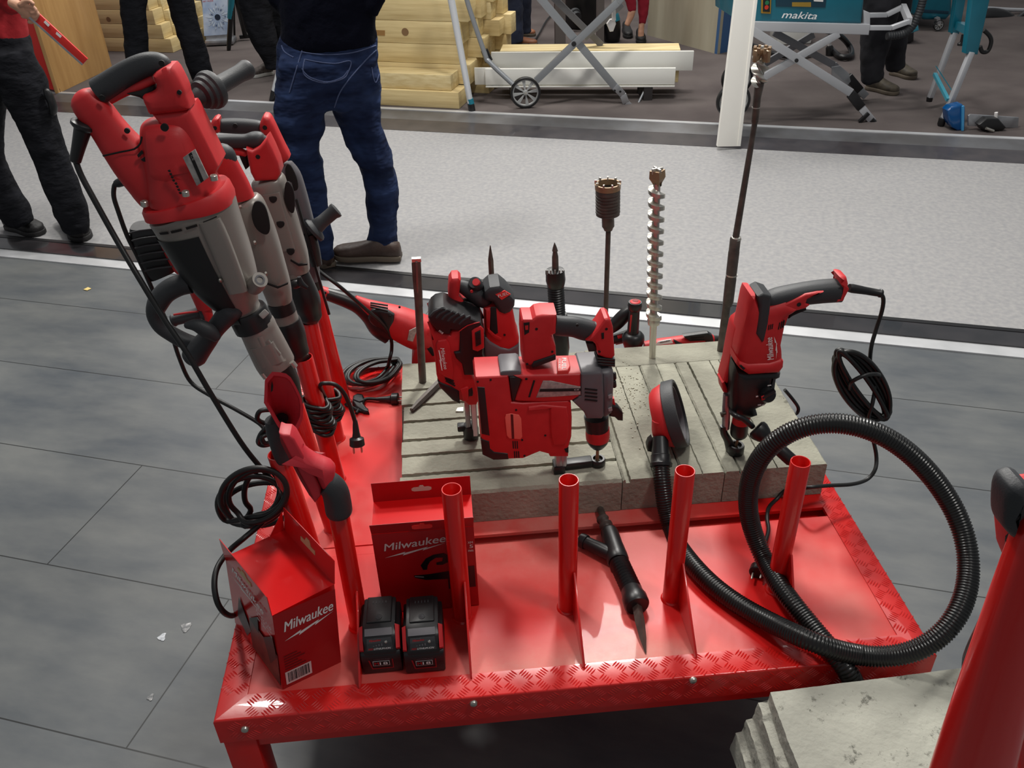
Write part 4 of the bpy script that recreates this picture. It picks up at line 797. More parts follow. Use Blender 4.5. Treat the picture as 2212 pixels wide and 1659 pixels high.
hp = [c1-(c1-c0)*.05, c1+(c1-c0)*.25, PY(1.418).p(1431, 1052), PY(1.405).p(1437, 1100), PY(1.38).p(1452, 1150), U(1474, 1192, TZ+.024), U(1530, 1258, TZ+.021), U(1600, 1310, TZ+.021), U(1680, 1352, TZ+.030), U(1760, 1390, TZ+.066),
      PY(.985).p(1850, 1416), PY(.96).p(1930, 1422), PY(.95).p(2005, 1400), PY(.96).p(2058, 1352), PY(1.0).p(2088, 1290), PY(1.05).p(2096, 1215), PY(1.10).p(2078, 1130), PY(1.14).p(2035, 1055), PY(1.17).p(1975, 985), PY(1.20).p(1905, 935), PY(1.22).p(1830, 912), PY(1.24).p(1755, 912), PY(1.25).p(1685, 940), PY(1.26).p(1636, 992), PY(1.27).p(1614, 1060), PY(1.26).p(1620, 1135), PY(1.22).p(1652, 1212),
      U(1690, 1275, TZ+.055), U(1735, 1332, TZ+.035), U(1785, 1392, TZ+.021), PY(.958).p(1830, 1445), PY(.958).p(1848, 1472), PY(.958).p(1856, 1500)-V((0, 0, .03)), PY(.958).p(1856, 1500)-V((0, 0, .12)), PY(.958).p(1856, 1500)-V((-.02, 0, .28))]
o = hose('suction_hose', hp, HR, HOSE, None); tag(o, 'thick black corrugated hose looping over the right front corner of the platform', 'hose')
# --- dust nozzle with chisel lying on the deck
A = PZ(TZ+.022); n_ = thing('chisel_suction_adapter', U(1345, 1230), 'black Y-shaped suction adapter with a short chisel, lying on the front deck between two pipes', 'adapter')
lpx('chisel_shank', A, (1296, 1098), (1318, 1155), [(0, 6), (.05, 7.5), (.35, 7.5), (.4, 8.5), (1, 8.5)], DST, n_, off=-.008, offb=0)
lpx('spring', A, (1301, 1120), (1313, 1143), [(0, 13), (.1, 14), (.2, 10), (.5, 10), (.6, 15), (.7, 15), (.8, 10), (1, 10)], DST, n_)
lpx('adapter_body', A, (1314, 1143), (1336, 1214), [(0, 13), (.04, 17), (.1, 19), (.5, 21), (.8, 23.5), (.96, 24), (1, 22)], BLK, n_)
lpx('side_branch', A, (1325, 1200), (1254, 1166), [(0, 15), (.4, 15), (.82, 13.5), (.83, 16), (.9, 16.5), (1, 15.5)], BLK, n_, off=0, offb=-.004)
P0 = A.p(1334, 1208); P1 = A.p(1366, 1278); L = (P1-P0).length; s_ = A.sc(1350, 1240)
lathe('bellows', P0, P1, [(L*i/24, (22.5 if i % 2 else 18)*s_) for i in range(25)], BLK, n_, 24)
cp = lpx('end_collar', A, (1363, 1272), (1377, 1310), [(0, 20), (.08, 23), (.4, 25), (.5, 27.5), (.9, 28), (1, 25), (1, 12)], BLK, n_)
lathe('chisel_point', A.p(1375, 1304), A.p(1391, 1389, -.016), [(0, 10*s_), (.04, 10*s_), (.075, 7*s_), (.107, 1*s_)], DST, n_, 4, ang=20)
# ---------------- bits and chisels stuck upright in the slabs
def down(pl, a, b, z=SZ-.03):
    p, q = pl.p(*a), pl.p(*b); t = (z-p.z)/(q.z-p.z); return p, p+(q-p)*t
def shaft(name, pl, a, b, rpx, m, par, ns=16, z=SZ-.03):
    p, q = down(pl, a, b, z); s = pl.sc(*a); L = (q-p).length; return lathe(name, p, q, [(0, rpx*s), (L, rpx*s)], m, par, ns)
# flat gouge chisel, front left
A = PY(U(913, 825, SZ).y); o = thing('flat_chisel', A.p(913, 825), 'steel gouge chisel with squared top, upright at the slab left rear corner', 'chisel', 'bits standing in the slabs')
shaft('shank', A, (904, 650), (913, 825), 8.5, DST, o)
g = MB(); g.add(*loft_g(A, [(899, 566, 10, .55), (901, 600, 10, .6), (903, 626, 9.5, .8), (904, 645, 9, 1), (905, 660, 8.6, 1)], n=2, ns=16, e=4)); bl = g.mk('blade', DST, o)
slab('flute', A, [(897, 566), (902, 566), (905, 625), (903, 640), (899, 625)], .003, mat('steel_flute', (120, 112, 108), .35, metal=.8), bl, r=.001, off=.009)
slab('ground_edge', A, [(889, 560), (909, 559), (910, 566), (890, 567)], .012, STL, bl, r=0, off=.006)
# point chisel
A = PY(1.96); o = thing('point_chisel', down(A, (1062, 532), (1064, 640))[1], 'slim dark point chisel rising behind the cordless hammer with the black battery', 'chisel', 'bits standing in the slabs')
shaft('shank', A, (1060, 560), (1064, 640), 6.5, DST, o, 6)
p, q = A.p(1059, 530), A.p(1060, 562); s = A.sc(1060, 545); lathe('tip', p, q, [(0, 1*s), ((q-p).length, 6.6*s)], DST, o, 6)
# chisel with bellows
A = PY(1.965); p, q = down(A, (1200, 600), (1206, 760)); o = thing('chisel_with_suction_collar', q, 'pointed chisel rising out of a black ribbed suction collar between the cordless hammers', 'chisel', 'bits standing in the slabs')
lpx('shank', A, (1199, 540), (1200, 600), [(0, 4), (.25, 7), (1, 7.5)], DST, o); lpx('tip', A, (1198, 524), (1199, 542), [(0, .6), (.6, 5), (1, 7)], DST, o, ns=6)
cl = lpx('end_collar', A, (1199, 583), (1201, 618), [(0, 14), (.02, 20), (.15, 20.5), (.6, 21.5), (.8, 20), (1, 18)], BLK, o)
g = MB(); 
for i in range(7):
    a_ = pi+pi*i/6; pp = A.p(1199+19*cos(a_), 588-5*sin(a_)*0, .0+.02*(-sin(a_))); g.add(*box_g(pp, (.004, .004, .012)))
g.mk('collar_slots', WHT if 0 else mat('slot_shine', (120, 120, 118), .4), cl)
P0 = A.p(1200, 614); P1 = A.p(1204, 682); L = (P1-P0).length; s = A.sc(1202, 650)
lathe('bellows', P0, P1, [(L*i/26, (18.3 if i % 2 else 15.5)*s) for i in range(27)], BLK, o, 28)
lpx('adapter_body', A, (1204, 678), (1208, 768), [(0, 20), (.06, 22), (.1, 20), (.35, 19), (.4, 22), (.8, 23), (1, 20)], BLK, o)
p, q = down(A, (1204, 690), (1208, 768)); lathe('tail', A.p(1208, 765), q, [(0, .013), ((q-A.p(1208, 765)).length, .012)], BLK, o)
# core bit
A = PY(1.962); p, q = down(A, (1314, 500), (1308, 690)); o = thing('core_bit', q, 'ribbed core bit with bronze toothed rim on a long dark shank', 'core bit', 'bits standing in the slabs')
lathe('shank', p, q, [(0, .0064), (.30*1, .0064), ((q-p).length, .006)], DST, o, 18)
lpx('coupling', A, (1313, 463), (1314, 497), [(0, 13.5), (.75, 13.5), (.85, 11), (1, 9)], DST, o)
disc('cross_hole', A, 1313, 484, 4, mat('pale_hole', (170, 168, 165), .5), o, .0118, ns=14)
P0 = A.p(1313, 404); P1 = A.p(1313, 466); L = (P1-P0).length; s = A.sc(1313, 430); pr = [(-.004, 23*s)]
pr = [(0, 24*s), (.004, 26.5*s)]
for i in range(7): z = L*(.16+.11*i); pr += [(z, 26.5*s), (z+L*.05, 26.8*s), (z+L*.07, 25.3*s), (z+L*.10, 25.3*s)]
pr += [(L*.95, 26*s), (L, 15*s), (L, .001), (L*.9, .001), (L*.9, 22*s)]
lathe('core_barrel', P0, P1, pr, DST, o, 40, close=True)
cr = lathe('carbide_crown', A.p(1313, 396), P0+(P1-P0)*.02, [(0, 28*s), (.014, 27.5*s), (.014, 23*s), (0, 24*s)], BRZ, o, 40, close=True)
g = MB(); c0 = A.p(1313, 396)
for i in range(9):
    a_ = 2*pi*i/9; g.add(*box_g(c0+V((cos(a_)*26*s, sin(a_)*26*s, .0015)), (.006, .003, .009), rz=a_))
g.mk('crown_teeth', STL, cr)
# auger
A = PY(U(1409, 772, SZ).y); p, q = down(A, (1412, 690), (1409, 772)); o = thing('auger_bit', q, 'bright steel spiral masonry auger with a bronze cross head, upright in the rear slab', 'drill bit', 'bits standing in the slabs')
lpx('shank', A, (1412, 680), (1409, 778), [(0, 15), (.06, 13), (.2, 7.5), (1, 7)], STL, o)
p, q = A.p(1419, 396), A.p(1412, 700); L = (q-p).length; d = (q-p)/L; s = A.sc(1415, 550)
lathe('core_rod', p, q, [(0, 7.5*s), (L*.92, 7.5*s), (L*.97, 15*s), (L, 13*s)], STL, o, 18)
g = MB(); X = V((1, 0, 0)); X = (X-d*X.dot(d)).normalized(); Yv = d.cross(X); NT = 12.2; ST = 400; vs = []; K = 5
for i in range(ST+1):
    t = i/ST; a_ = -2*pi*NT*t+.6; rr = 17.5*s if t > .02 else 10*s; c = p+d*(t*L*.965); r_ = X*cos(a_)+Yv*sin(a_); pt = L*.965/NT
    vs += [c+r_*6*s-d*pt*.36, c+r_*rr-d*pt*.17, c+r_*(rr+.3*s)+d*pt*.0, c+r_*rr+d*pt*.15, c+r_*6*s+d*pt*.30]
fs = [[i*K+k, i*K+k+1, (i+1)*K+k+1, (i+1)*K+k] for i in range(ST) for k in range(K-1)]
mk('spiral_flute', vs, fs, STL, o, ang=50)
hd = loft('carbide_head', A, [(1420, 368, 17), (1420, 384, 18), (1420, 395, 11), (1420, 402, 8)], BRZ, o, n=1, ns=4, e=1.4, ang=20)
g = MB(); c = A.p(1420, 366)
for a_ in (0, pi/2): g.add(*box_g(c+V((0, 0, -.003)), (.029, .006, .014), rz=a_+.3, bev=.001))
g.mk('head_cross', STL, hd)
# long extension bit
A = PY(U(1557, 757, SZ).y); o = thing('long_drill_bit', A.p(1557, 757), 'tallest dark drill bit on an extension rod, leaning right from the rear slab', 'drill bit', 'bits standing in the slabs')
lpx('shank', A, (1571, 650), (1556, 765), [(0, 9), (1, 8)], DST, o)
cl = lpx('coupler', A, (1589, 512), (1572, 660), [(0, 9), (.02, 11.5), (.2, 11.5), (.21, 12), (.58, 11.5), (.6, 12), (.93, 11.5), (1, 9)], DST, o)
lpx('bright_collar', A, (1590, 511), (1589.6, 517), [(0, 8), (.2, 10.5), (1, 11.7)], STL, cl); lpx('bright_line', A, (1580.5, 592), (1580, 595), [(0, 12.3), (1, 12.3)], STL, cl)
lpx('extension_rod', A, (1631, 262), (1589, 515), [(0, 6), (1, 7.4)], DST, o); lpx('rod_step', A, (1636, 205), (1630, 268), [(0, 8.3), (.9, 8.3), (1, 6)], DST, o)
lpx('bright_line', A, (1633.2, 231), (1633, 233), [(0, 8.6), (1, 8.6)], STL, o)
lpx('bit_neck', A, (1641, 178), (1636, 208), [(0, 10), (.5, 9.5), (1, 8.5)], DST, o)
p, q = A.p(1644, 120), A.p(1640, 186); L = (q-p).length; d = (q-p)/L; s = A.sc(1640, 150); X = V((1, 0, 0)); X = (X-d*X.dot(d)).normalized(); Yv = d.cross(X); vs = []
for i in range(61):
    t = i/60; a_ = -2*pi*1.15*t+.3; c = p+d*(t*L); 
    for b_ in (0, pi): 
        r_ = X*cos(a_+b_)+Yv*sin(a_+b_); n_2 = d.cross(r_); vs += [c+r_*3*s+n_2*8*s, c+r_*19*s*(1-.3*max(0, t-.8)*5)+n_2*2*s, c+r_*19*s*(1-.3*max(0, t-.8)*5)-n_2*3*s, c+r_*3*s-n_2*8*s]
K = 8; fs = [[i*K+k, i*K+k+1, (i+1)*K+k+1, (i+1)*K+k] for i in range(60) for k in (0, 1, 2, 4, 5, 6)]
mk('spiral_flute', vs, fs, STL, o, ang=50); lpx('bit_core', A, (1644, 120), (1640, 186), [(0, 7), (1, 8)], STL, o)
hd = MB(); c = A.p(1645, 119)
for a_ in (0, pi/2): hd.add(*box_g(c, (.046, .010, .026), rz=a_+.5, bev=.002))
for i in range(8): a_ = 2*pi*i/8; hd.add(*box_g(c+V((cos(a_)*.017, sin(a_)*.017, .012)), (.006, .006, .012), rz=a_))
hd.mk('carbide_head', BRZ, o); lpx('centre_pin', A, (1647, 99), (1646, 116), [(0, 3), (.2, 4.5), (1, 4.5)], STL, o)
# chisel lying on the slab + small steel strip
A = PZ(SZ+.007); o = lpx('flat_chisel', A, (888, 887), (948, 828), [(0, 2.5), (.02, 5), (.25, 7.5), (.45, 8), (1, 8.5)], DST, None, ns=6, off=0)
tag(o, 'dark steel chisel lying flat on the chased slab, pointing left', 'chisel')
o = mk('steel_strip', *prism_g([U(x, y, SZ+.0035) for x, y in ((984, 888), (988, 880), (1001, 879), (1001, 888))], (0, 0, 1), .003, .0004), STL); tag(o, 'small flat steel offcut lying on the slab left of the ruler marked column', 'metal offcut')
o = mk('mortar_crumbs', *box_g((0, 0, 0), (0, 0, 0)), CONC2) if 0 else None
g = MB(); random.seed(11)
for k in range(160):
    c = U(random.gauss(1366, 22), random.gauss(850, 34), SZ+.0005); r_ = random.uniform(.0004, .0016); g.add(*box_g(c+V((0, 0, r_/2)), (r_*2, r_*1.6, r_*1.3), rz=random.random()*3))
o = g.mk('concrete_crumbs', mat('pale_crumbs', (176, 174, 156), .9)); o['kind'] = 'stuff'; tag(o, 'pale drilling crumbs and dust scattered on the slab behind the round shroud', 'rubble')
# ---------------- things behind the slabs
A = PY(2.075); o = thing('side_handle', A.p(1368, 752), 'black auxiliary handle with red inlay and red ring top, standing behind the slabs', 'handle')
lpx('grip', A, (1372, 652), (1367, 720), [(0, 12), (.0, 14), (.08, 16), (.2, 15), (.26, 11.5), (.5, 12), (.9, 12.5), (1, 13)], BLK, o)
lpx('end_ring', A, (1372.5, 649), (1372, 656), [(0, 7), (.3, 11.5), (1, 12)], RED, o); lpx('ring_hole', A, (1372.6, 648.3), (1372.5, 650), [(0, 6.5), (1, 6.5)], mat('dark_red_recess', (120, 8, 10), .6), o)
slab('red_inlay', A, [(1362, 683), (1365, 680), (1375, 682), (1374, 718), (1371, 722), (1362, 721), (1360, 717)], .004, RED, o, r=.002, off=.0125)
lpx('guard_flange', A, (1368, 718), (1367, 758), [(0, 15), (.08, 20), (.2, 24), (.4, 24.5), (.5, 23), (.7, 20), (1, 16)], BLK, o)
A = PY(2.12); o = thing('angle_polisher', A.p(1350, 745), 'black angled tool body lying half hidden behind the auxiliary handle', 'power tool')
loft('body', A, [(1315, 712, 12), (1332, 698, 15), (1350, 680, 15), (1366, 668, 12)], BLK, o); loft('lower_body', A, [(1318, 735, 10), (1345, 728, 12), (1362, 722, 12)], BLK, o)
loft('red_switch', A, [(1334, 728, 4), (1344, 725, 4)], RED, o, off=.02, n=1); bar('steel_edge', A.p(1330, 744, .02), A.p(1352, 739, .02), .004, .002, STL, o)
A = PY(2.07); o = thing('oscillating_tool', A.p(1480, 755), 'slim red and black multi tool lying along the rear edge of the platform', 'power tool')
loft('body', A, [(1392, 750, 12), (1420, 746, 14), (1450, 742, 14), (1480, 738, 14), (1510, 736, 13), (1535, 733, 12), (1542, 732, 8)], RED, o, ns=24, e=2.5)
sl = slab('name_panel', A, [(1417, 744), (1422, 738), (1450, 733), (1457, 747), (1455, 751), (1416, 754)], .003, WHT, o, r=.001, off=.0165)
ptext('lettering', 'Milwaukee', A, (1426, 742), (1447, 737), 4, DRK, sl, .0172, bold=.01)
slab('rubber_band', A, [(1455, 735), (1468, 740), (1500, 748), (1542, 744), (1544, 752), (1470, 757), (1461, 748)], .01, BLK, o, r=.003, off=.019)
vc = slab('vent_cover', A, [(1476, 727), (1530, 720), (1540, 726), (1543, 744), (1528, 747), (1524, 737), (1490, 738)], .02, BLK, o, r=.003, off=.021)
lines(A, [((1492, 730), (1520, 727)), ((1494, 735), (1521, 733))], 2.2, DRK, vc, .0215)
lpx('cord_boot', A, (1541, 733), (1562, 731), [(0, 9), (.3, 8), (1, 5)], BLK, o); tube('power_cord', [A.p(1560, 731), A.p(1575, 729, -.01), A.p(1600, 730, -.02), A.p(1640, 740, -.03)], .005, CORD, o)
# wall chaser lying left of the slabs
A = PY(2.085); o = thing('wall_chaser', A.p(915, 805), 'long red grinder with black rear grip, lying behind the left upright pipes', 'power tool')
loft('tail', A, [(692, 626, 9), (705, 634, 13), (712, 638, 13)], RED, o, e=2.6); hol(A, [(702, 633, 3)], DRK, o, .016, .003)
loft('grip', A, [(706, 635, 14), (725, 641, 15), (750, 650, 16), (775, 662, 17), (800, 680, 22), (822, 700, 30), (845, 712, 33)], BLK, o, n=4, ns=28)
bd = loft('motor_housing', A, [(766, 645, 8), (790, 660, 15), (812, 672, 22), (845, 690, 33), (870, 702, 37), (900, 715, 39), (925, 724, 38), (938, 730, 36)], RED, o, n=4, ns=32, e=2.4, off=.004)
slab('rubber_side', A, [(795, 690), (802, 672), (822, 670), (852, 682), (846, 712), (838, 724), (822, 714), (805, 704)], .02, BLK, bd, r=.008, off=.046, sm=2)
lines(A, [((800, 654+i*4.5), (838, 660+i*6)) for i in range(3)], 2.6, DRK, bd, .044)
hol(A, [(842, 683, 3), (863, 664, 2.5)], DRK, bd, .047, .003)
slab('label', A, [(884, 715), (898, 708), (901, 712), (892, 738), (880, 735)], .004, SILV, bd, r=0, off=.055)
slab('blade_guard', A, [(889, 806), (890, 780), (896, 752), (908, 730), (922, 712), (945, 706), (965, 730), (975, 806)], .09, RED, o, r=.012, off=.05, sm=1)
slab('guard_slot', A, [(921, 752), (929, 744), (936, 756), (941, 768), (934, 770)], .004, DRK, o, r=.002, off=.0515)
# ---------------- cardboard boxes
CARD = mat('red_gloss_card', (205, 14, 16), .25, coat=.4); CARDD = mat('shaded_red_card', (160, 8, 14), .35); TAN = mat('raw_cardboard', (196, 170, 130), .8)  # the second, darker red paints the shade of the camera-facing sides into the card
def quad_th(name, P, th, m, par): P = [V(p) for p in P]; n = (P[1]-P[0]).cross(P[2]-P[0]).normalized(); return mk(name, *prism_g(P, n, th, 0), m, par)
ZT = .618; F_, R2, L_ = U(611, 1490), U(737, 1430), U(508, 1345); B_ = L_+R2-F_
Ft, Rt, Lt = U(588, 1330, ZT), U(722, 1262, ZT), U(486, 1203, ZT); Bt = Lt+Rt-Ft; UPV = V((0, 0, 1))
o = thing('cardboard_box', (F_+R2+L_+B_)/4, 'red cardboard box with a barcode and open flaps, left front corner of the platform', 'box')
mk('carton', [F_, R2, B_, L_, Ft, Rt, Bt, Lt], [[0, 3, 2, 1], [4, 5, 6, 7], [0, 1, 5, 4], [1, 2, 6, 5], [2, 3, 7, 6], [3, 0, 4, 7]], CARD, o, flat=True)
outL = ((Lt+Ft)/2-(Bt+Rt)/2).normalized()
fl = [Ft, Lt, Lt+V((0, 0, .046)), Ft+V((0, 0, .046))]; k = quad_th('hanging_flap', fl, .0012, CARD, o)
fl2 = [Bt, Rt, Rt+V((0, 0, .052))-outL*.008, Bt+V((0, 0, .052))-outL*.008]; k2 = quad_th('hanging_flap', fl2, .0012, CARD, o)
quad_th('dust_flap', [Bt, Bt+(Lt-Bt)*.25, Bt+V((0, 0, .045))-outL*.004, ], .001, CARD, o)
class Fr:                                # frame on a face: a + u*x + v*y
    def __init__(s, a, x, y): s.a = V(a); s.x = V(x); s.y = V(y); s.n = s.x.cross(s.y).normalized()
    def p(s, u, v, off=.0008): return s.a+s.x*u+s.y*v+s.n*off
    def rect(s, u0, v0, u1, v1, name, m, par, off=.0008): return mk(name, [s.p(*q, off) for q in ((u0, v0), (u1, v0), (u1, v1), (u0, v1))], [[0, 1, 2, 3]], m, par, flat=True)
    def poly(s, pts, name, m, par, off=.0008): return mk(name, [s.p(*q, off) for q in pts], [list(range(len(pts)))], m, par, flat=True)
    def txt(s, t, u, v, w, h, m, par, off=.001, rot=0, **k):
        xd = s.x.normalized(); yd = s.y.normalized(); xr = xd*cos(rot)+yd*sin(rot); yr_ = yd*cos(rot)-xd*sin(rot)
        return text('lettering', t, s.p(u, v, off), xr, yr_, w*s.x.length, h*s.y.length, m, par, **k)
    def logo(s, u, v, w, h, par, m, rot=0, off=.001):
        s.txt('Milwaukee', u, v, w, h, m, par, off, rot, shear=.25, bold=.01)
        xd = s.x.normalized(); yd = s.y.normalized(); x = xd*cos(rot)+yd*sin(rot); y = yd*cos(rot)-xd*sin(rot); o_ = s.p(u, v, off); W_ = w*s.x.length; H_ = h*s.y.length
        q = [(-.02, -.95), (.33, -.50), (.30, -.68), (.70, -.28), (.66, -.45), (1.0, -.12), (.60, -.72), (.63, -.52), (.27, -1.0), (.30, -.78)]
        mk('lightning_bolt', [o_+x*(a*W_)+y*(b*H_) for a, b in q], [list(range(10))], m, par, flat=True)
fr = Fr(F_, R2-F_, Ft-F_)                # right front face
fr.rect(0.005, .005, .995, .995, 'shaded_front', CARDD, o, .0005)
fr.logo(.14, .74, .80, .12, o, WHT, rot=.02)
fr.rect(.07, .05, .50, .22, 'barcode', mat('barcode_white', (215, 190, 188), .5), o, .0012)
g = MB(); random.seed(5); u = .11
while u < .46:
    w_ = random.choice((.006, .006, .012, .018)); g.add([fr.p(u, .075, .0016), fr.p(u+w_, .075, .0016), fr.p(u+w_, .205, .0016), fr.p(u, .205, .0016)], [[0, 1, 2, 3]]); u += w_+random.choice((.006, .01))
g.mk('barcode_bars', DRK, o, flat=True)
g = MB()
for i in range(6): g.add([fr.p(*q, .0012) for q in ((.08, .25+i*.035), (.42-(i % 3)*.06, .25+i*.035), (.42-(i % 3)*.06, .262+i*.035), (.08, .262+i*.035))], [[0, 1, 2, 3]])
g.mk('small_print', mat('dark_print', (100, 4, 10), .5), o, flat=True)
fs_ = Fr(L_, F_-L_, Lt-L_)               # left side face
fs_.logo(.14, .92, .62, .09, o, WHT, rot=-.06)
fs_.rect(.40, .03, .97, .50, 'photo_print', mat('photo_print_brown', (112, 62, 50), .35, c2=(66, 40, 38), ns=30), o)
fs_.poly([(.42, .50), (.62, .72), (.60, .45)], 'printed_shape', mat('dark_green_print', (40, 48, 44), .4), o, .0012); fs_.poly([(.12, .25), (.22, .62), (.42, .30), (.3, .1)], 'printed_shape', mat('grey_print', (96, 84, 84), .4), o, .0012)
fs_.poly([(.70, .50), (.90, .72), (.95, .45), (.80, .2)], 'printed_shape', mat('dark_green_print', (0, 0, 0)), o, .0012)
for i, t in enumerate(('DEC 120', 'Set 3 pcs', 'Ø 120 mm')): fs_.txt(t, .62, .80-i*.055, .28, .035, WHT, o, off=.0014)
for f0, nm in ((fl, k), (fl2, k2)):
    fx = Fr(f0[0], f0[1]-f0[0], f0[3]-f0[0]); m0, m1 = fx.p(.5, .5, .0), None
    cpts = [(.36, .38), (.36, .55), (.44, .55), (.47, .75), (.53, .75), (.56, .55), (.64, .55), (.64, .38)]
    mk('hang_hole', *prism_g([fx.p(u_, v_, .0009) for u_, v_ in cpts], fx.n, .0034, 0), TAN, nm)
# second box
y2 = 1.202; z2 = .636; yb = 1.293; xl, xr_ = -.188, .003
o = thing('cardboard_box', ((xl+xr_)/2, (y2+yb)/2, TZ), 'tall red cardboard box picturing a black grinder, behind the two battery packs', 'box')
box('carton', ((xl+xr_)/2, (y2+yb)/2, (TZ+.003+z2)/2), (xr_-xl, yb-y2, z2-TZ-.003), CARD, o)
ff = quad_th('hanging_flap', [V((xl, y2+.0005, z2)), V((xr_, y2+.0005, z2)), V((xr_+.001, y2-.002, z2+.024)), V((xl-.001, y2-.002, z2+.024))], .001, CARDD, o)
fb = quad_th('hanging_flap', [V((xl, yb, z2)), V((xr_, yb, z2)), V((xr_, yb+.002, z2+.045)), V((xl, yb+.002, z2+.045))], .001, CARDD, o)
hole = [(-.024, -.004), (-.024, .002), (-.018, .005), (-.007, .005), (-.004, .010), (.004, .010), (.007, .005), (.018, .005), (.024, .002), (.024, -.004), (.018, -.007), (-.018, -.007)]
hm = (xl+xr_)/2
mk('hang_hole', *prism_g([V((hm+a_*.8, y2-.0028, z2+.012+b_*.8)) for a_, b_ in hole], (0, -1, 0), .004, 0), mat('bright_red_gap', (226, 40, 34), .5), ff)
mk('hang_hole', *prism_g([V((hm+a_*.8, yb+.0005, z2+.024+b_*.8)) for a_, b_ in hole], (0, -1, 0), .005, 0), mat('pale_gap', (176, 172, 158), .7), fb)
fr = Fr((xl, y2, TZ+.003), (xr_-xl, 0, 0), (0, 0, z2-TZ-.003))
fr.rect(.003, .003, .997, .997, 'shaded_front', CARDD, o, .0004); fr.logo(.10, .79, .62, .085, o, mat('pale_print', (200, 180, 178), .5), rot=.10)
BP = mat('black_print', (18, 14, 16), .3)
hk = [(.46+.0, .52), (.44, .58), (.50, .66), (.58, .70), (.68, .71), (.74, .67), (.73, .60), (.66, .565), (.60, .57), (.60, .60), (.66, .61), (.67, .655), (.60, .66), (.54, .62), (.51, .57), (.50, .52)]
fr.poly(hk, 'printed_hose', BP, o, .001); fr.poly([(.36, .46), (.37, .43), (.48, .39), (.70, .38), (.70, .25), (.98, .25), (.98, .52), (.80, .52), (.72, .48), (.50, .46)], 'printed_tool', BP, o, .001)
fr.poly([(.37, .455), (.37, .443), (.46, .425), (.46, .44)], 'printed_tip', mat('grey_metal_print', (120, 112, 112), .4), o, .0016)
fr.rect(.0, .60, .0, .60, 'x', BP, o) if 0 else None
fr.txt('XM', .93, .80, .05, .025, WHT, o); fr.txt('5', .945, .745, .035, .04, WHT, o); fr.txt('mm', .93, .70, .05, .022, WHT, o)
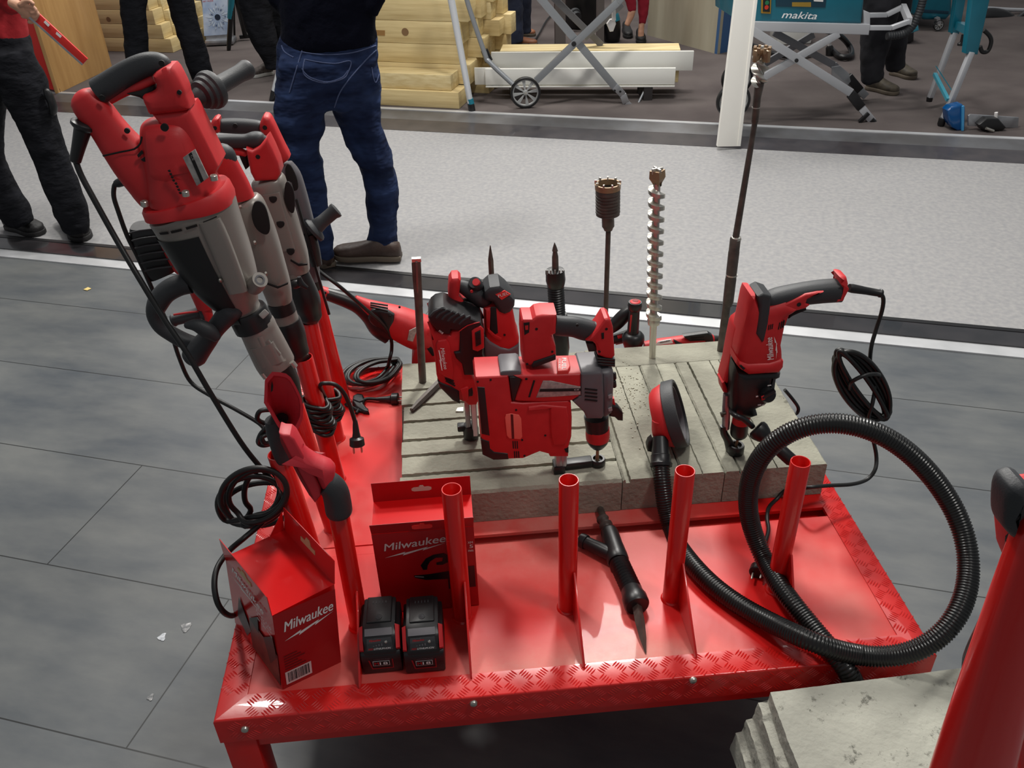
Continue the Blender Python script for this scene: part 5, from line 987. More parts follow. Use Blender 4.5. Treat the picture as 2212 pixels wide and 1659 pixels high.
# ---------------- two battery packs
def battery(par_loc):
    o = thing('battery_pack', par_loc, 'left one of two black battery packs in front of the tall red box', 'battery', 'battery packs in front of the tall box')
    X, Yy, Z = par_loc; LB_ = .104
    def shell(nm, w_, prof, ins=.0015):
        vs = []; K = len(prof); cy = sum(p[0] for p in prof)/K; cz = sum(p[1] for p in prof)/K
        for sx, k_ in ((-w_+.0, .965), (-w_-ins, 1) if 0 else (-w_+ins*1.2, 1), (w_-ins*1.2, 1), (w_, .965)):
            for y, z in prof: vs.append(V((X+sx, Yy+cy+(y-cy)*k_, Z+cz+(z-cz)*k_)))
        fs = [[r*K+q, r*K+(q+1) % K, (r+1)*K+(q+1) % K, (r+1)*K+q] for r in range(3) for q in range(K)]+[list(range(K))[::-1], [3*K+q for q in range(K)]]
        return mk(nm, vs, fs, BLK, o, ang=50)
    shell('casing', .0365, [(.002, 0), (0, .004), (0, .050), (.003, .055), (.022, .058), (.030, .074), (LB_, .074), (LB_+.003, .068), (LB_+.003, 0)])
    shell('upper_shell', .0295, [(.0005, .050), (.0015, .058), (.004, .062), (.012, .083), (.018, .086), (.034, .094), (LB_-.003, .091), (LB_, .085), (LB_, .05)])
    box('rail_deck', (X, Yy+.069, Z+.0935), (.046, .062, .007), BLK, o, bev=.002)
    lathe('rivet', (X, Yy+.049, Z+.0968), (X, Yy+.049, Z+.11), [(0, .006), (.001, .006), (.0012, .003), (.0005, .0001)], RUB, o)
    g = MB()
    for i in range(5): g.add(*box_g((X-.012+i*.006, Yy+.085, Z+.0972), (.0016, .006, .001)))
    g.mk('contact_marks', RUB, o)
    fr_ = Fr((X-.026, Yy+.0145, Z+.086), (.050, 0, 0), (0, .013, .0055)); mk('grey_band', *prism_g([fr_.p(*q, .0012) for q in ((0, 0), (1, 0), (1, 1), (0, 1))], fr_.n, .002, .0005), GRYP, o)
    for sx in (-1, 1):
        vs_ = [V((X+sx*a_, Yy+b_, Z+c_)) for a_, b_, c_ in ((.0298, .004, .058), (.0375, .005, .058), (.0375, .036, .086), (.0298, .036, .090), (.0298, -.001, .068), (.0365, .002, .066), (.0365, .030, .094), (.0298, .030, .098))]
        mk('release_button', vs_, [[0, 1, 2, 3], [4, 5, 6, 7], [0, 1, 5, 4], [1, 2, 6, 5], [2, 3, 7, 6], [3, 0, 4, 7]], RED, o, flat=True)
    f1 = Fr((X-.025, Yy+.0035, Z+.060), (.050, 0, 0), (0, .0085, .0235)); pn = mk('gauge_panel', *prism_g([f1.p(*q, .001) for q in ((.02, 0), (.98, 0), (.95, 1), (.05, 1))], f1.n, .0015, .0004), mat('smoked_panel', (52, 52, 54), .12, coat=.5), o)
    RP = mat('red_print', (190, 30, 34), .5)
    f1.txt('Milwaukee', .14, .72, .42, .18, RP, pn, off=.0014, shear=.25, bold=.012, rot=.06); f1.txt('RED', .08, .08, .18, .14, RP, pn, off=.0014, shear=.3, bold=.01); f1.txt('LITHIUM-ION', .28, .08, .62, .14, WHT, pn, off=.0014, shear=.3, bold=.012)
    for i in range(4): f1.rect(.26+i*.10, .36, .31+i*.10, .42+i*.05, 'charge_bar', GRYP, pn, .0014)
    c_ = f1.p(.74, .66, .001); lathe('gauge_button', c_, c_+f1.n, [(0, .0028), (.0012, .0026), (.0018, .001)], STL, pn, 14)
    f2 = Fr((X-.024, Yy, Z+.012), (.048, 0, 0), (0, 0, .030)); f2.rect(.16, .34, .80, .78, 'name_plate', mat('plate_grey', (196, 196, 196), .4), o, .0006); f2.rect(.18, .38, .78, .74, 'name_field', DRK, o, .001)
    f2.txt('M', .22, .44, .16, .24, RP, o, off=.0014, bold=.02); f2.txt('18', .42, .44, .30, .24, WHT, o, off=.0014, bold=.02); f2.txt('LITHIUM-ION', .22, .88, .60, .10, GRYP, o, off=.0008)
    f2.poly([(.0, .9), (.06, .9), (.14, .14), (.9, .14), (.9, .9), (.94, .9), (.94, .06), (.10, .06)], 'red_trim', mat('dim_red_print', (140, 14, 20), .5), o, .0008)
    return o
def copy_tree(o, loc):
    c = o.copy(); COL.objects.link(c); c.location = loc
    def rec(s, d):
        for ch in list(s.children):
            k_ = ch.copy(); COL.objects.link(k_); k_.parent = d; rec(ch, k_)
    rec(o, c); return c
b1 = battery(V((-.1835, 1.058, TZ+.001))); b2 = copy_tree(b1, V((-.1045, 1.050, TZ+.001))); b2['label'] = 'right one of two black battery packs, beside the leftmost upright pipe base of three'
b2['label'] = 'right one of two black battery packs, nearer the upright pipe'
# ---------------- red suction hoods on the two front left pipes
def hood(name, pl, out, cen, deep, m, par, off=0, th=.03, sm=2):
    out = cat(out, sm, True); n = len(out); cx = sum(p[0] for p in out)/n; cy = sum(p[1] for p in out)/n
    def ring(s_, o_, c=(0, 0), k_=0): return [pl.p((cx+(x-cx)*s_)*(1-k_)+(cen[0]+(x-cx)*s_)*k_, (cy+(y-cy)*s_)*(1-k_)+(cen[1]+(y-cy)*s_)*k_, o_) for x, y in out]
    R0 = [ring(.35, off-deep-th, k_=1), ring(.80, off-th), ring(1, off-.008), ring(1, off), ring(.86, off), ring(.80, off-.012), ring(.62, off-deep*.5, k_=.3), ring(.34, off-deep, k_=1)]
    vs = [p for r_ in R0 for p in r_]; fs = [[k*n+i, k*n+(i+1) % n, (k+1)*n+(i+1) % n, (k+1)*n+i] for k in range(len(R0)-1) for i in range(n)]+[list(range(n)), [(len(R0)-1)*n+i for i in range(n)]]
    return mk(name, vs, fs, m, par, ang=28)
A = PY(1.255); o = thing('suction_hood', V((-.35, 1.297, .74)), 'red eight-sided suction hood seen open from the front, on the leftmost pipe', 'suction hood')
hood('hood_shell', A, [(570, 870), (571, 850), (572, 822), (578, 814), (588, 803), (603, 804), (618, 807), (628, 815), (637, 830), (645, 846), (652, 862), (655, 880), (654, 905), (645, 926), (629, 944), (612, 938), (598, 918), (582, 890)], (609, 902), .04, REDL, o, off=.0, th=.028, sm=1)
disc('outlet', A, 609, 905, 13, DRK, o, -.03, th=.004, ns=20)
slab('torn_slot', A, [(585, 836), (587, 824), (590, 834), (589, 844), (585, 848)], .002, DRK, o, r=0, off=-.006)
loft('rubber_sleeve', PY(1.29), [(592, 905, 20), (600, 930, 25), (608, 958, 25), (616, 984, 24), (619, 990, 22)], RUB, o, n=3, ns=28)
A = PY(1.16); o = thing('suction_hood', V((-.24, 1.17, .70)), 'red suction hood seen edge-on above its black elbow, nearest the cardboard box', 'suction hood')
slab('hood_shell', A, [(602, 936), (612, 940), (626, 941), (636, 950), (655, 985), (674, 1020), (692, 1056), (695, 1070), (680, 1088), (668, 1072), (650, 1040), (625, 990), (606, 955)], .035, REDL, o, r=.004, off=.01)
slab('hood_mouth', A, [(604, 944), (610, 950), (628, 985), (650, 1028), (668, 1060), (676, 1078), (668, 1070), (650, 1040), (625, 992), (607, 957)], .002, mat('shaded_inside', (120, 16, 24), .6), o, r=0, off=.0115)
slab('hood_neck', A, [(652, 982), (664, 996), (680, 1006), (698, 1013), (712, 1019), (722, 1030), (720, 1060), (712, 1074), (700, 1076), (690, 1062), (672, 1022)], .048, REDL, o, r=.02, off=.016, sm=1)
loft('rubber_elbow', PY(1.165), [(703, 1042, 27), (714, 1048, 28), (724, 1062, 29), (729, 1082, 29), (732, 1102, 29), (733, 1108, 27)], RUB, o, n=3, ns=28)
# ---------------- cords coiled round the pipes
def coil(name, c0, c1, R, turns, r, tilt, label, seed=2):
    random.seed(seed); c0 = V(c0); c1 = V(c1); d = (c1-c0).normalized(); X = d.orthogonal().normalized(); Y_ = d.cross(X); P = []; n = turns*12
    tl = Matrix.Rotation(radians(tilt), 3, 'Y')
    for i in range(n+1):
        a = 2*pi*i/12; t = i/n; rr = R*(1+.12*sin(1.7*i)+.05*random.random()); v = tl@(X*cos(a)*rr+Y_*sin(a)*rr); P.append(c0.lerp(c1, t)+v)
    return P
def plug(par, p, d, name='mains_plug'):
    p = V(p); d = V(d).normalized(); q = lathe(name, p, p+d, [(0, .0048), (.012, .0065), (.03, .008), (.04, .010), (.044, .0165), (.060, .0175), (.062, .015), (.062, 0)], BLK, par, 22)
    s_ = d.orthogonal().normalized(); s_ = V((s_.x, s_.y, s_.z)); s_ = (V((1, .3, 0))-d*V((1, .3, 0)).dot(d)).normalized()
    for k in (-1, 1): lathe('plug_pin', p+d*.061+s_*k*.009, p+d*.082+s_*k*.009, [(0, .0023), (.017, .0023), (.019, .001)], STL, q, 10)
    return q
def lerp(a, b, t): return V(a).lerp(V(b), t)
D0, D1 = V((-.317, 1.637, TZ)), V((-.341, 1.637, .769)); E0, E1 = V((-.330, 1.80, TZ)), V((-.346, 1.80, .773))
o = thing('coiled_cord', lerp(D0, D1, .4), 'black cord wound round the middle pipe, its plug dangling over the deck', 'power cord')
P = coil('x', lerp(D0, D1, .44), lerp(D0, D1, .68), .030, 8, .0048, 28, '')
P += [PY(1.62).p(a, b) for a, b in ((692, 832), (708, 828), (726, 832), (742, 848), (754, 872), (763, 898), (767, 912))]
tube('cord', P, .0048, CORD, o, n=5); plug(o, PY(1.62).p(767, 908), PY(1.60).p(772, 965)-PY(1.62).p(767, 908))
o = thing('coiled_cord', lerp(E0, E1, .3), 'black cord wound low round the fourth parked pipe, behind the dangling plug', 'power cord')
tube('cord', coil('x', lerp(E0, E1, .22), lerp(E0, E1, .42), .031, 7, .0048, 24, '', 4), .0048, CORD, o, n=5)
o = thing('coiled_cord', PY(1.31).p(545, 1070), 'big loose loops of black cord hanging off the left side, above the red box', 'power cord')
random.seed(9); P = []
for k_, (cx, cy, ax_, bx_) in enumerate(((548, 1070, 72, 58), (556, 1066, 62, 50), (540, 1082, 70, 52), (566, 1062, 38, 48), (552, 1074, 66, 60), (560, 1090, 80, 46))):
    for i in range(12):
        a = 2*pi*i/12+2.4; P.append(PY(1.30+.012*k_-.03).p(cx+ax_*cos(a)+18*sin(a)*.3, cy+bx_*sin(a)-12*cos(a), .006*sin(2*a)))
tube('cord', P, .0055, CORD, o, n=4)
tube('cord', [PY(1.29).p(612, 1060), PY(1.29).p(600, 1085), PY(1.28).p(570, 1125), PY(1.26).p(530, 1160), PY(1.22).p(495, 1190), PY(1.18).p(470, 1225), PY(1.15).p(463, 1262), PY(1.13).p(470, 1302), PY(1.14).p(488, 1326), U(508, 1328, TZ+.012), U(528, 1305, TZ+.006)], .0055, CORD, o)
tube('cord_tie', [PY(1.32).p(a, b, d_) for a, b, d_ in ((604, 1048, .03), (612, 1060, .035), (614, 1080, .035), (612, 1095, .02), (606, 1100, 0))], .006, CORD, o)
o = thing('coiled_cord', PY(1.40).p(568, 920), 'small tangle of thin black cord left of the open red suction hood', 'power cord')
P = [PY(1.45).p(a, b, d_) for a, b, d_ in ((585, 885, 0), (562, 888, .01), (556, 905, .01), (572, 914, 0), (590, 912, 0), (575, 925, .01), (562, 940, .01), (558, 956, 0), (570, 962, 0), (590, 955, 0), (580, 940, .01), (566, 945, .02), (574, 958, .02), (600, 950, 0))]
tube('cord', P, .005, CORD, o)
# cord heap at the far left corner, with the two plugs lying on the deck
o = thing('coiled_cord', U(800, 828), 'flat heap of black cord loops on the deck beyond the parked pipes', 'power cord')
random.seed(3); P = []
for k_ in range(7):
    r0 = random.uniform(.72, 1.0)
    for i in range(12):
        a = 2*pi*i/12; x = 790+8*k_*.6+64*cos(a)*r0; y = 803+29*sin(a)*r0-11*cos(a)-(6 if i in (0, 1, 11) else 0); p = PZ(.435+.004*k_).p(x, y); P.append(p)
tube('cord', P, .0052, CORD, o, n=4)
o = thing('mains_plug', U(800, 885), 'black mains plug lying flat on the deck left of the chased slab, pins pointing right', 'plug')
p = U(812, 862, TZ+.012); tube('cord', [U(770, 893, TZ+.006), U(782, 873, TZ+.008), U(790, 862, TZ+.010), p], .0048, CORD, o); plug(o, p, U(845, 862, TZ+.012)-p)
o = thing('mains_plug', U(790, 880), 'angled black mains plug lying on the deck beside the pipe feet', 'plug')
A = PZ(TZ+.014); slab('plug_body', A, [(760, 866), (762, 853), (772, 848), (784, 850), (788, 860), (785, 870), (795, 882), (797, 888), (785, 887), (768, 878)], .024, BLK, o, r=.006, sm=1)
slab('plug_face', A, [(763, 862), (770, 852), (782, 853), (785, 864), (776, 867)], .004, RUB, o, r=.001, off=.003, sm=1)
tube('cord', [U(795, 885, TZ+.010), U(780, 888, TZ+.006), U(760, 880, TZ+.006), U(745, 872, TZ+.006)], .0046, CORD, o)
# ---------------- second exhibit at the lower right
ZB = .44; a0, a1 = U(1660, 1496, ZB), U(2125, 1437, ZB); c0 = U(1722, 1659, ZB); dv = (c0-a0); dv = dv.normalized(); dv.z = 0
o = None; vs = []; fs = []; NX, NY = 70, 50; random.seed(8)
def blockgrid():
    vs = []; fs = []; W_ = (a1-a0); LY = .42
    from mathutils import noise
    def P3(u, v, w):                      # w: 0 top, 1 bottom
        p = a0+W_*u+dv*(LY*v)+V((0, 0, -.17*w)); side = V((-1, .15, 0))
        if u == 0: p += side*(.012*w+.014*(1 if w > .18+.05*noise.noise(p*9) else 0)+.010*(1 if w > .45 else 0)+.010*(1 if w > .7 else 0)+.005*noise.noise(p*13)+.0015*noise.noise(p*70))
        return p+V((0, 0, .0012*noise.noise(p*22)+.0006*noise.noise(p*120)))
    def grid(f, n, m_):
        k = len(vs)
        for i in range(n+1):
            for j in range(m_+1): vs.append(f(i/n, j/m_))
        for i in range(n):
            for j in range(m_): fs.append([k+i*(m_+1)+j, k+i*(m_+1)+j+1, k+(i+1)*(m_+1)+j+1, k+(i+1)*(m_+1)+j])
    grid(lambda u, v: P3(u, v, 0), 90, 80); grid(lambda v, w_: P3(0, v, w_), 80, 34); grid(lambda u, w_: P3(u, 0, w_), 90, 16); grid(lambda u, w_: P3(u, 1, w_), 20, 6); grid(lambda v, w_: P3(1, v, w_), 20, 6); grid(lambda u, v: P3(u, v, 1), 4, 4)
    return vs, fs
vs, fs = blockgrid()
def block_mat():
    M = mat('pitted_concrete', (150, 150, 140), .88, bump=.3, bs=90, c2=(174, 174, 162), ns=5, detail=9, spec=.2)
    N = M.node_tree.nodes; L = M.node_tree.links; b = N['Principled BSDF']; tc = N['Texture Coordinate']; old = b.inputs['Base Color'].links[0].from_socket
    n = N.new('ShaderNodeTexNoise'); n.inputs['Scale'].default_value = 26; n.inputs['Detail'].default_value = 9; n.inputs['Roughness'].default_value = .75; L.new(tc.outputs['Object'], n.inputs[0])
    r = N.new('ShaderNodeValToRGB'); r.color_ramp.elements[0].position = .58; r.color_ramp.elements[1].position = .66; L.new(n.outputs[0], r.inputs[0])
    mx = N.new('ShaderNodeMix'); mx.data_type = 'RGBA'; L.new(r.outputs[0], mx.inputs[0]); L.new(old, mx.inputs[6]); mx.inputs[7].default_value = (*s2l((88, 88, 80)), 1); L.new(mx.outputs[2], b.inputs['Base Color']); return M
o = mk('concrete_block', vs, fs, block_mat(), ang=60); tag(o, 'rough pitted pale concrete block with layered broken edge, lower right corner', 'concrete block')
pc_ = (a0+a1)/2+dv*.2; s2 = thing('trestle', V((pc_.x, pc_.y, 0)), 'low red trestle under the rough concrete block, mostly outside the view', 'stand')
zb = ZB-.17-.012
for dx in (-.16, .2):
    for dy in (.05, .33): p = a0+(a1-a0)*.5+dv*dy+V((dx, 0, 0)); box('leg', (p.x, p.y, zb/2-.01), (.035, .035, zb-.02), PNT, s2)
p = a0+(a1-a0)*.54+dv*.19; box('top_plate', (p.x, p.y, zb-.005), (.46, .36, .03), PNT, s2)
A = PY(.45); o = thing('drill_rig', A.p(2140, 1700), 'thick slanting red rig column with a black grip, at the lower right edge', 'drill rig')
loft('column', A, [(2290, 1060, 62, .8), (2240, 1200, 64, .8), (2185, 1370, 68, .8), (2120, 1590, 76, .8), (2080, 1740, 82, .8)], PNT, o, n=2, ns=32, e=2.6)
loft('brace', A, [(2205, 1530, 42, .8), (2225, 1620, 44, .8), (2245, 1720, 48, .8)], PNT, o, n=2, e=2.6, off=-.02)
pa = A.p(2120, 1590); pb_ = A.p(2080, 1740); e_ = pa+(pb_-pa)*((pa.z-.02)/(pa.z-pb_.z)); lathe('column_foot', pb_-(pb_-pa)*.2, e_, [(0, .036), ((e_-pb_).length, .036), ((e_-pb_).length, .07), ((e_-pb_).length+.02, .07)], PNT, o)
slab('grip', A, [(2178, 1130), (2181, 1090), (2190, 1068), (2204, 1059), (2230, 1056), (2235, 1110), (2215, 1130), (2200, 1170), (2190, 1166), (2180, 1152)], .03, RUB, o, r=.008, off=.006, sm=2)
slab('cover', A, [(2186, 1165), (2198, 1120), (2208, 1085), (2222, 1075), (2260, 1070), (2260, 1230), (2200, 1240), (2190, 1215)], .03, RED, o, r=.006, off=-.01)
slab('label', A, [(2188, 1168), (2198, 1126), (2206, 1150), (2208, 1178), (2196, 1212)], .003, SILV, o, r=0, off=-.008)
tube('power_cord', [PY(y).p(a, b) for a, b, y in ((2190, 1165, .46), (2183, 1200, .49), (2170, 1240, .54), (2150, 1292, .62), (2120, 1350, .74), (2095, 1400, .88), (2086, 1425, .95), (2085, 1450, .965), (2085, 1480, .967))], .0062, CORD, o)
# ---------------- people (legs and parts of torsos in view)
JEAN = mat('blue_denim', (20, 28, 52), .9, bump=.8, bs=5, bd=.05, c2=(46, 62, 98), ns=7, lo=.35, hi=.8, spec=.15, detail=6, stretch=(1, 1, 2.4))
BTR = mat('black_trousers', (19, 20, 24), .9, bump=.8, bs=10, bd=.025, stretch=(1, 1, 2), c2=(30, 31, 36), ns=7, spec=.15)
NAVY = mat('navy_sweater', (10, 12, 24), .95, bump=.3, bs=60, spec=.1)
SKIN = mat('skin', (196, 148, 122), .55, bump=.1, bs=80)
BRSH = mat('brown_leather', (74, 58, 50), .5, bump=.2, bs=60, c2=(58, 44, 38), ns=12)
BLSH = mat('black_shoe', (26, 25, 26), .6, bump=.2, bs=90)
SOLE = mat('tan_sole', (92, 82, 70), .7); SOLW = mat('pale_sole', (196, 196, 192), .6)
def garment(name, parts, m, par, vox=.011, it=4):
    g = MB()
    for pl, st, kw in parts: g.add(*loft_g(pl, st, **kw))
    o = g.mk(name, m, par, ang=180); remesh(o, vox, it)
    t = bpy.data.textures.new('folds', 'CLOUDS'); t.noise_scale = .09
    d = o.modifiers.new('d', 'DISPLACE'); d.texture = t; d.strength = .022 if 'jeans' not in name else .035; d.mid_level = .5; d.texture_coords = 'LOCAL'
    return o
def shoe(par, heel, toe, w, h, m, sole, lift=0, laces=True, shaft=.07):
    heel = V(heel); toe = V(toe); d = toe-heel; L = d.length; d = d/L; s = V((0, 0, 1)).cross(d).normalized()*-1; z0 = heel.z+.022
    def P(t, sx, z): return heel+d*(L*t)+s*(w*sx)+V((0, 0, z))
    g = MB(); C = []; X = []; Y = []
    for t, ww, zt in ((.0, .30, .5), (.02, .62, .75), (.12, .74, .95), (.28, .74, 1), (.42, .74, .92), (.58, .88, .72), (.74, 1, .58), (.88, .90, .50), (.96, .62, .42), (1.0, .28, .30)):
        C.append(heel+d*(L*t)+V((0, 0, .018+h*zt*.45))); X.append(s*(w*ww*.5)); Y.append(V((0, 0, 1))*(h*zt*.5+.004))
    g.add(*ring_loft(C, X, Y, 18, 2.5)); up = g.mk('shoe_upper', m, par, ang=80)
    o = []
    for t, ww in ((0, .55), (.05, .72), (.2, .78), (.4, .74), (.6, .92), (.75, 1.04), (.88, .94), (.96, .7), (1.02, .3)): o.append((t, ww))
    pts = [P(t, ww*.52, 0) for t, ww in o]+[P(t, -ww*.52, 0) for t, ww in o[::-1]]
    sl = mk('shoe_sole', *prism_g([p+V((0, 0, .026)) for p in pts], (0, 0, 1), .025, .005, 2), sole, par)
    if laces:
        g = MB()
        for i in range(4): t = .36+.07*i; zt = .018+h*(.90-.09*i); g.add(*tube_g([P(t, -.22, zt-.006), P(t, 0, zt+.006), P(t, .22, zt-.006)], .0028, n=2, ns=6))
        g.mk('laces', BLSH, up)
    return up
def person(p, label): p = V(p); return thing('person', p, label, 'person')
# man in jeans in the middle of the aisle
yM = 3.74; A = PY(yM); FZ = .004
m1 = person(A.p(770, 560), 'person in blue jeans and dark sweater standing on the grey carpet, back to the viewer')
jn = garment('jeans', [(A, [(703, 556, 23, .9), (694, 515, 25, .95), (684, 465, 29, .95), (677, 415, 31, .95), (664, 360, 37, .95), (649, 305, 42, .95), (650, 250, 54, .85), (656, 190, 60, .75), (662, 130, 60, .72)], dict(off=.06, n=3)),
                  (A, [(828, 536, 35, .8), (830, 505, 33, .85), (829, 465, 33, .9), (820, 390, 38, .95), (806, 335, 40, .95), (785, 280, 46, .9), (768, 220, 55, .8), (762, 160, 58, .75), (762, 120, 57, .72)], dict(off=-.03, n=3)),
                  (A, [(708, 232, 60, .6), (708, 200, 100, .55), (708, 150, 111, .55), (711, 110, 108, .52), (713, 80, 104, .5), (714, 60, 102, .5)], dict(n=3, ns=32))], JEAN, m1)
garment('sweater', [(A, [(712, 104, 100, .56), (711, 95, 104, .56), (710, 60, 104, .56), (710, 20, 102, .55), (708, -40, 103, .52), (706, -120, 112, .5), (704, -230, 122, .42), (702, -262, 104, .36), (702, -272, 60, .4)], dict(n=3, ns=32)),
                    (A, [(598, -240, 26), (585, -150, 26), (585, -60, 23), (600, 0, 19), (630, 40, 17)], dict(n=3, dr=.9, off=-.04)), (A, [(808, -240, 26), (822, -150, 26), (822, -60, 24), (812, 0, 18), (800, 30, 16)], dict(n=3, dr=.9, off=.05))], NAVY, m1)
garment('head', [(A, [(702, -268, 30), (702, -300, 30), (703, -330, 44), (704, -380, 52), (704, -425, 46), (704, -445, 26)], dict(n=3, dr=1.05))], SKIN, m1, it=3)
garment('hair', [(A, [(703, -345, 47), (704, -385, 55), (704, -430, 49), (704, -452, 26)], dict(n=3, dr=1.07, off=-.02))], mat('dark_hair', (30, 24, 20), .8, bump=.6, bs=120), m1, it=2)
STI = mat('stitch', (70, 82, 116), .8)
for k_, ps in enumerate(([(658, 128), (690, 134), (725, 137), (757, 132), (752, 156), (740, 170), (702, 179), (668, 170), (655, 155), (658, 128)], [(652, 148), (650, 190)], [(652, 148), (668, 166), (705, 177), (738, 168), (752, 152)], [(608, 98), (615, 112), (634, 124)], [(653, 108), (640, 150), (625, 200)], [(803, 146), (806, 165), (812, 178), (819, 160)], [(802, 146), (820, 140)], [(820, 102), (790, 130), (740, 190), (722, 232)], [(650, 112), (700, 118), (760, 114), (812, 98)])):
    q = onsurf(jn, cat(ps, 6), .001)
    if len(q) > 3: mk('stitching', *tube_g(q, .0026, n=1, ns=5), STI, jn, ang=60)
shoe(m1, PY(yM-.01).p(868, 560), PY(yM+.03).p(724, 556)*1, .105, .085, BRSH, SOLE)
s_ = U(712, 580, FZ); shoe(m1, s_, s_+V((-.10, .26, 0)), .10, .085, BRSH, SOLE, laces=False)
# man on the left holding a red rule
yL = 4.2; A = PY(yL); m2 = person(A.p(120, 520), 'person in black work trousers and red top at the left edge, holding a red rule')
garment('trousers', [(A, [(163, 500, 27, .9), (158, 470, 33, .95), (148, 440, 38, .95), (132, 400, 36, .95), (111, 345, 37, .95), (88, 280, 40, .95), (62, 215, 48, .9), (38, 160, 52, .85), (14, 110, 54, .8)], dict(n=3, off=.05)),
                     (A, [(48, 485, 26), (30, 455, 34), (2, 420, 38), (-22, 370, 40), (-40, 300, 42), (-45, 220, 50), (-42, 150, 52), (-38, 110, 50)], dict(n=3, off=-.08)),
                     (A, [(-12, 170, 86, .55), (-15, 110, 84, .6), (-18, 60, 76, .62)], dict(n=3, ns=30))], BTR, m2)
RT_ = mat('red_work_top', (150, 18, 28), .9, bump=.4, bs=20)
garment('red_top', [(A, [(-16, 78, 72, .66), (-20, 40, 72, .66), (-28, -20, 74, .62), (-36, -100, 84, .55), (-42, -190, 92, .46), (-44, -215, 60, .4)], dict(n=3, ns=30)), (A, [(45, -180, 24), (40, -110, 22), (18, -40, 22), (14, 10, 19), (36, 12, 13)], dict(n=3, dr=1, off=.12))], RT_, m2)
garment('head', [(A, [(-44, -205, 26), (-42, -240, 27), (-40, -280, 42), (-38, -325, 46), (-38, -360, 36)], dict(n=3, dr=1.05))], SKIN, m2, it=3)
garment('pouch', [(A, [(98, 190, 6), (106, 205, 10), (112, 230, 11), (112, 250, 8)], dict(n=3, off=.10, dr=1))], BLK, m2, it=2)
A2 = PY(yL-.28); hg = MB()               # hand: palm, four curled fingers of different length, thumb
hg.add(*loft_g(A2, [(26, 6, 11, .9), (38, 12, 12, .8), (50, 20, 14, .6), (60, 28, 13, .6)], n=3, dome=True))
for k_, (x, y, l) in enumerate(((68, 14, 1.0), (72, 22, 1.12), (70, 30, 1.05), (63, 37, .85))):
    hg.add(*loft_g(A2, [(x-14, y-2, 4.6), (x+2*l, y+1, 4.4), (x+9*l, y+7*l, 4.2), (x+6*l, y+13*l, 3.8), (x-1, y+13*l, 3.4)], n=3, dr=1, dome=True, off=.012-.004*k_))
hg.add(*loft_g(A2, [(44, 10, 5.5), (54, 2, 5), (64, 2, 4.5), (72, 8, 3.8)], n=3, dome=True, off=.018))
ho = hg.mk('hand', SKIN, m2, ang=180); remesh(ho, .0035, 2)
for k_, pth, rd in ((0, 0, 0),): pass
o = thing('folding_rule', A2.p(110, 70), 'long red rule with white marks held by the person at the left edge', 'rule')
bar('rule_body', A2.p(55, 14, 0), A2.p(184, 134, .02), .040, .010, mat('red_rule', (196, 40, 34), .4), o, up=A2.n, bev=.002)
bar('rule_edge', A2.p(48, 22, .0), A2.p(179, 139, .02), .008, .014, ALU, o, up=A2.n)
for a, b in (((96, 46), (106, 56)), ((116, 66), (132, 80))): bar('white_mark', A2.p(*a, .0135), A2.p(*b, .0165), .011, .0006, WHT, o, up=A2.n)
sh = V((.0, 0, 0)); a_ = U(182, 498, FZ); a2 = U(168, 522, FZ)
shoe(m2, U(150, 478, FZ), U(182, 522, FZ), .11, .09, BLSH, BLSH); shoe(m2, U(20, 492, FZ), U(92, 508, FZ), .10, .085, BLSH, BLSH)
def G(px, py, z=None): return U(px, py, BZ if z is None else z)
def legs(label, legs_, m, sh, A, extra=None, mt=BLSH, so=BLSH, w=.10, h=.08, vox=.014):
    p = person(G(*sh[0][0]), label); garment('trousers', [(A, st, dict(n=3, dr=.9, off=of)) for st, of in legs_], m, p, vox)
    for a, b in sh: shoe(p, G(*a), G(*b), w, h, mt, so)
    return p
A = PY(G(440, 185).y+.05)
p = legs('person in black trousers at the back left, walking past the left timber pile', [([(300, 175, 20), (296, 120, 24), (292, 60, 26), (288, 0, 28), (300, -70, 36), (320, -110, 38)], .1), ([(440, 178, 20), (432, 150, 25), (415, 90, 26), (396, 30, 27), (385, -20, 30), (365, -80, 36), (350, -110, 36)], -.05), ([(335, -70, 62, .6), (335, -110, 62, .6), (335, -140, 58, .6)], 0)], BTR, [((440, 178), (462, 196)), ((300, 182), (300, 205))], A)
garment('jacket', [(A, [(335, -120, 62, .6), (335, -200, 62, .6), (335, -290, 70, .5), (335, -310, 40, .5)], dict(n=2, ns=24))], BTR, p, .016)
A = PY(G(575, 170).y)
p = legs('person in black trousers and pale-soled trainers, partly behind the person in jeans', [([(588, 150, 15), (585, 128, 17), (575, 100, 26), (560, 50, 32), (550, 0, 36), (560, -60, 42)], .05), ([(640, 160, 15), (632, 110, 26), (618, 50, 34), (605, 0, 38), (590, -60, 42)], -.12), ([(575, -50, 64, .6), (575, -110, 62, .6)], 0)], BTR, [((590, 160), (542, 168)), ((640, 172), (620, 180))], A, mt=mat('grey_brown_trainer', (66, 56, 54), .7, c2=(96, 88, 84), ns=60), so=SOLW, w=.09, h=.075)
garment('jacket', [(A, [(575, -100, 62, .6), (578, -180, 62, .6), (580, -260, 66, .5), (580, -275, 40, .5)], dict(n=2, ns=24))], BTR, p, .016)
A = PY(G(1125, 97).y)
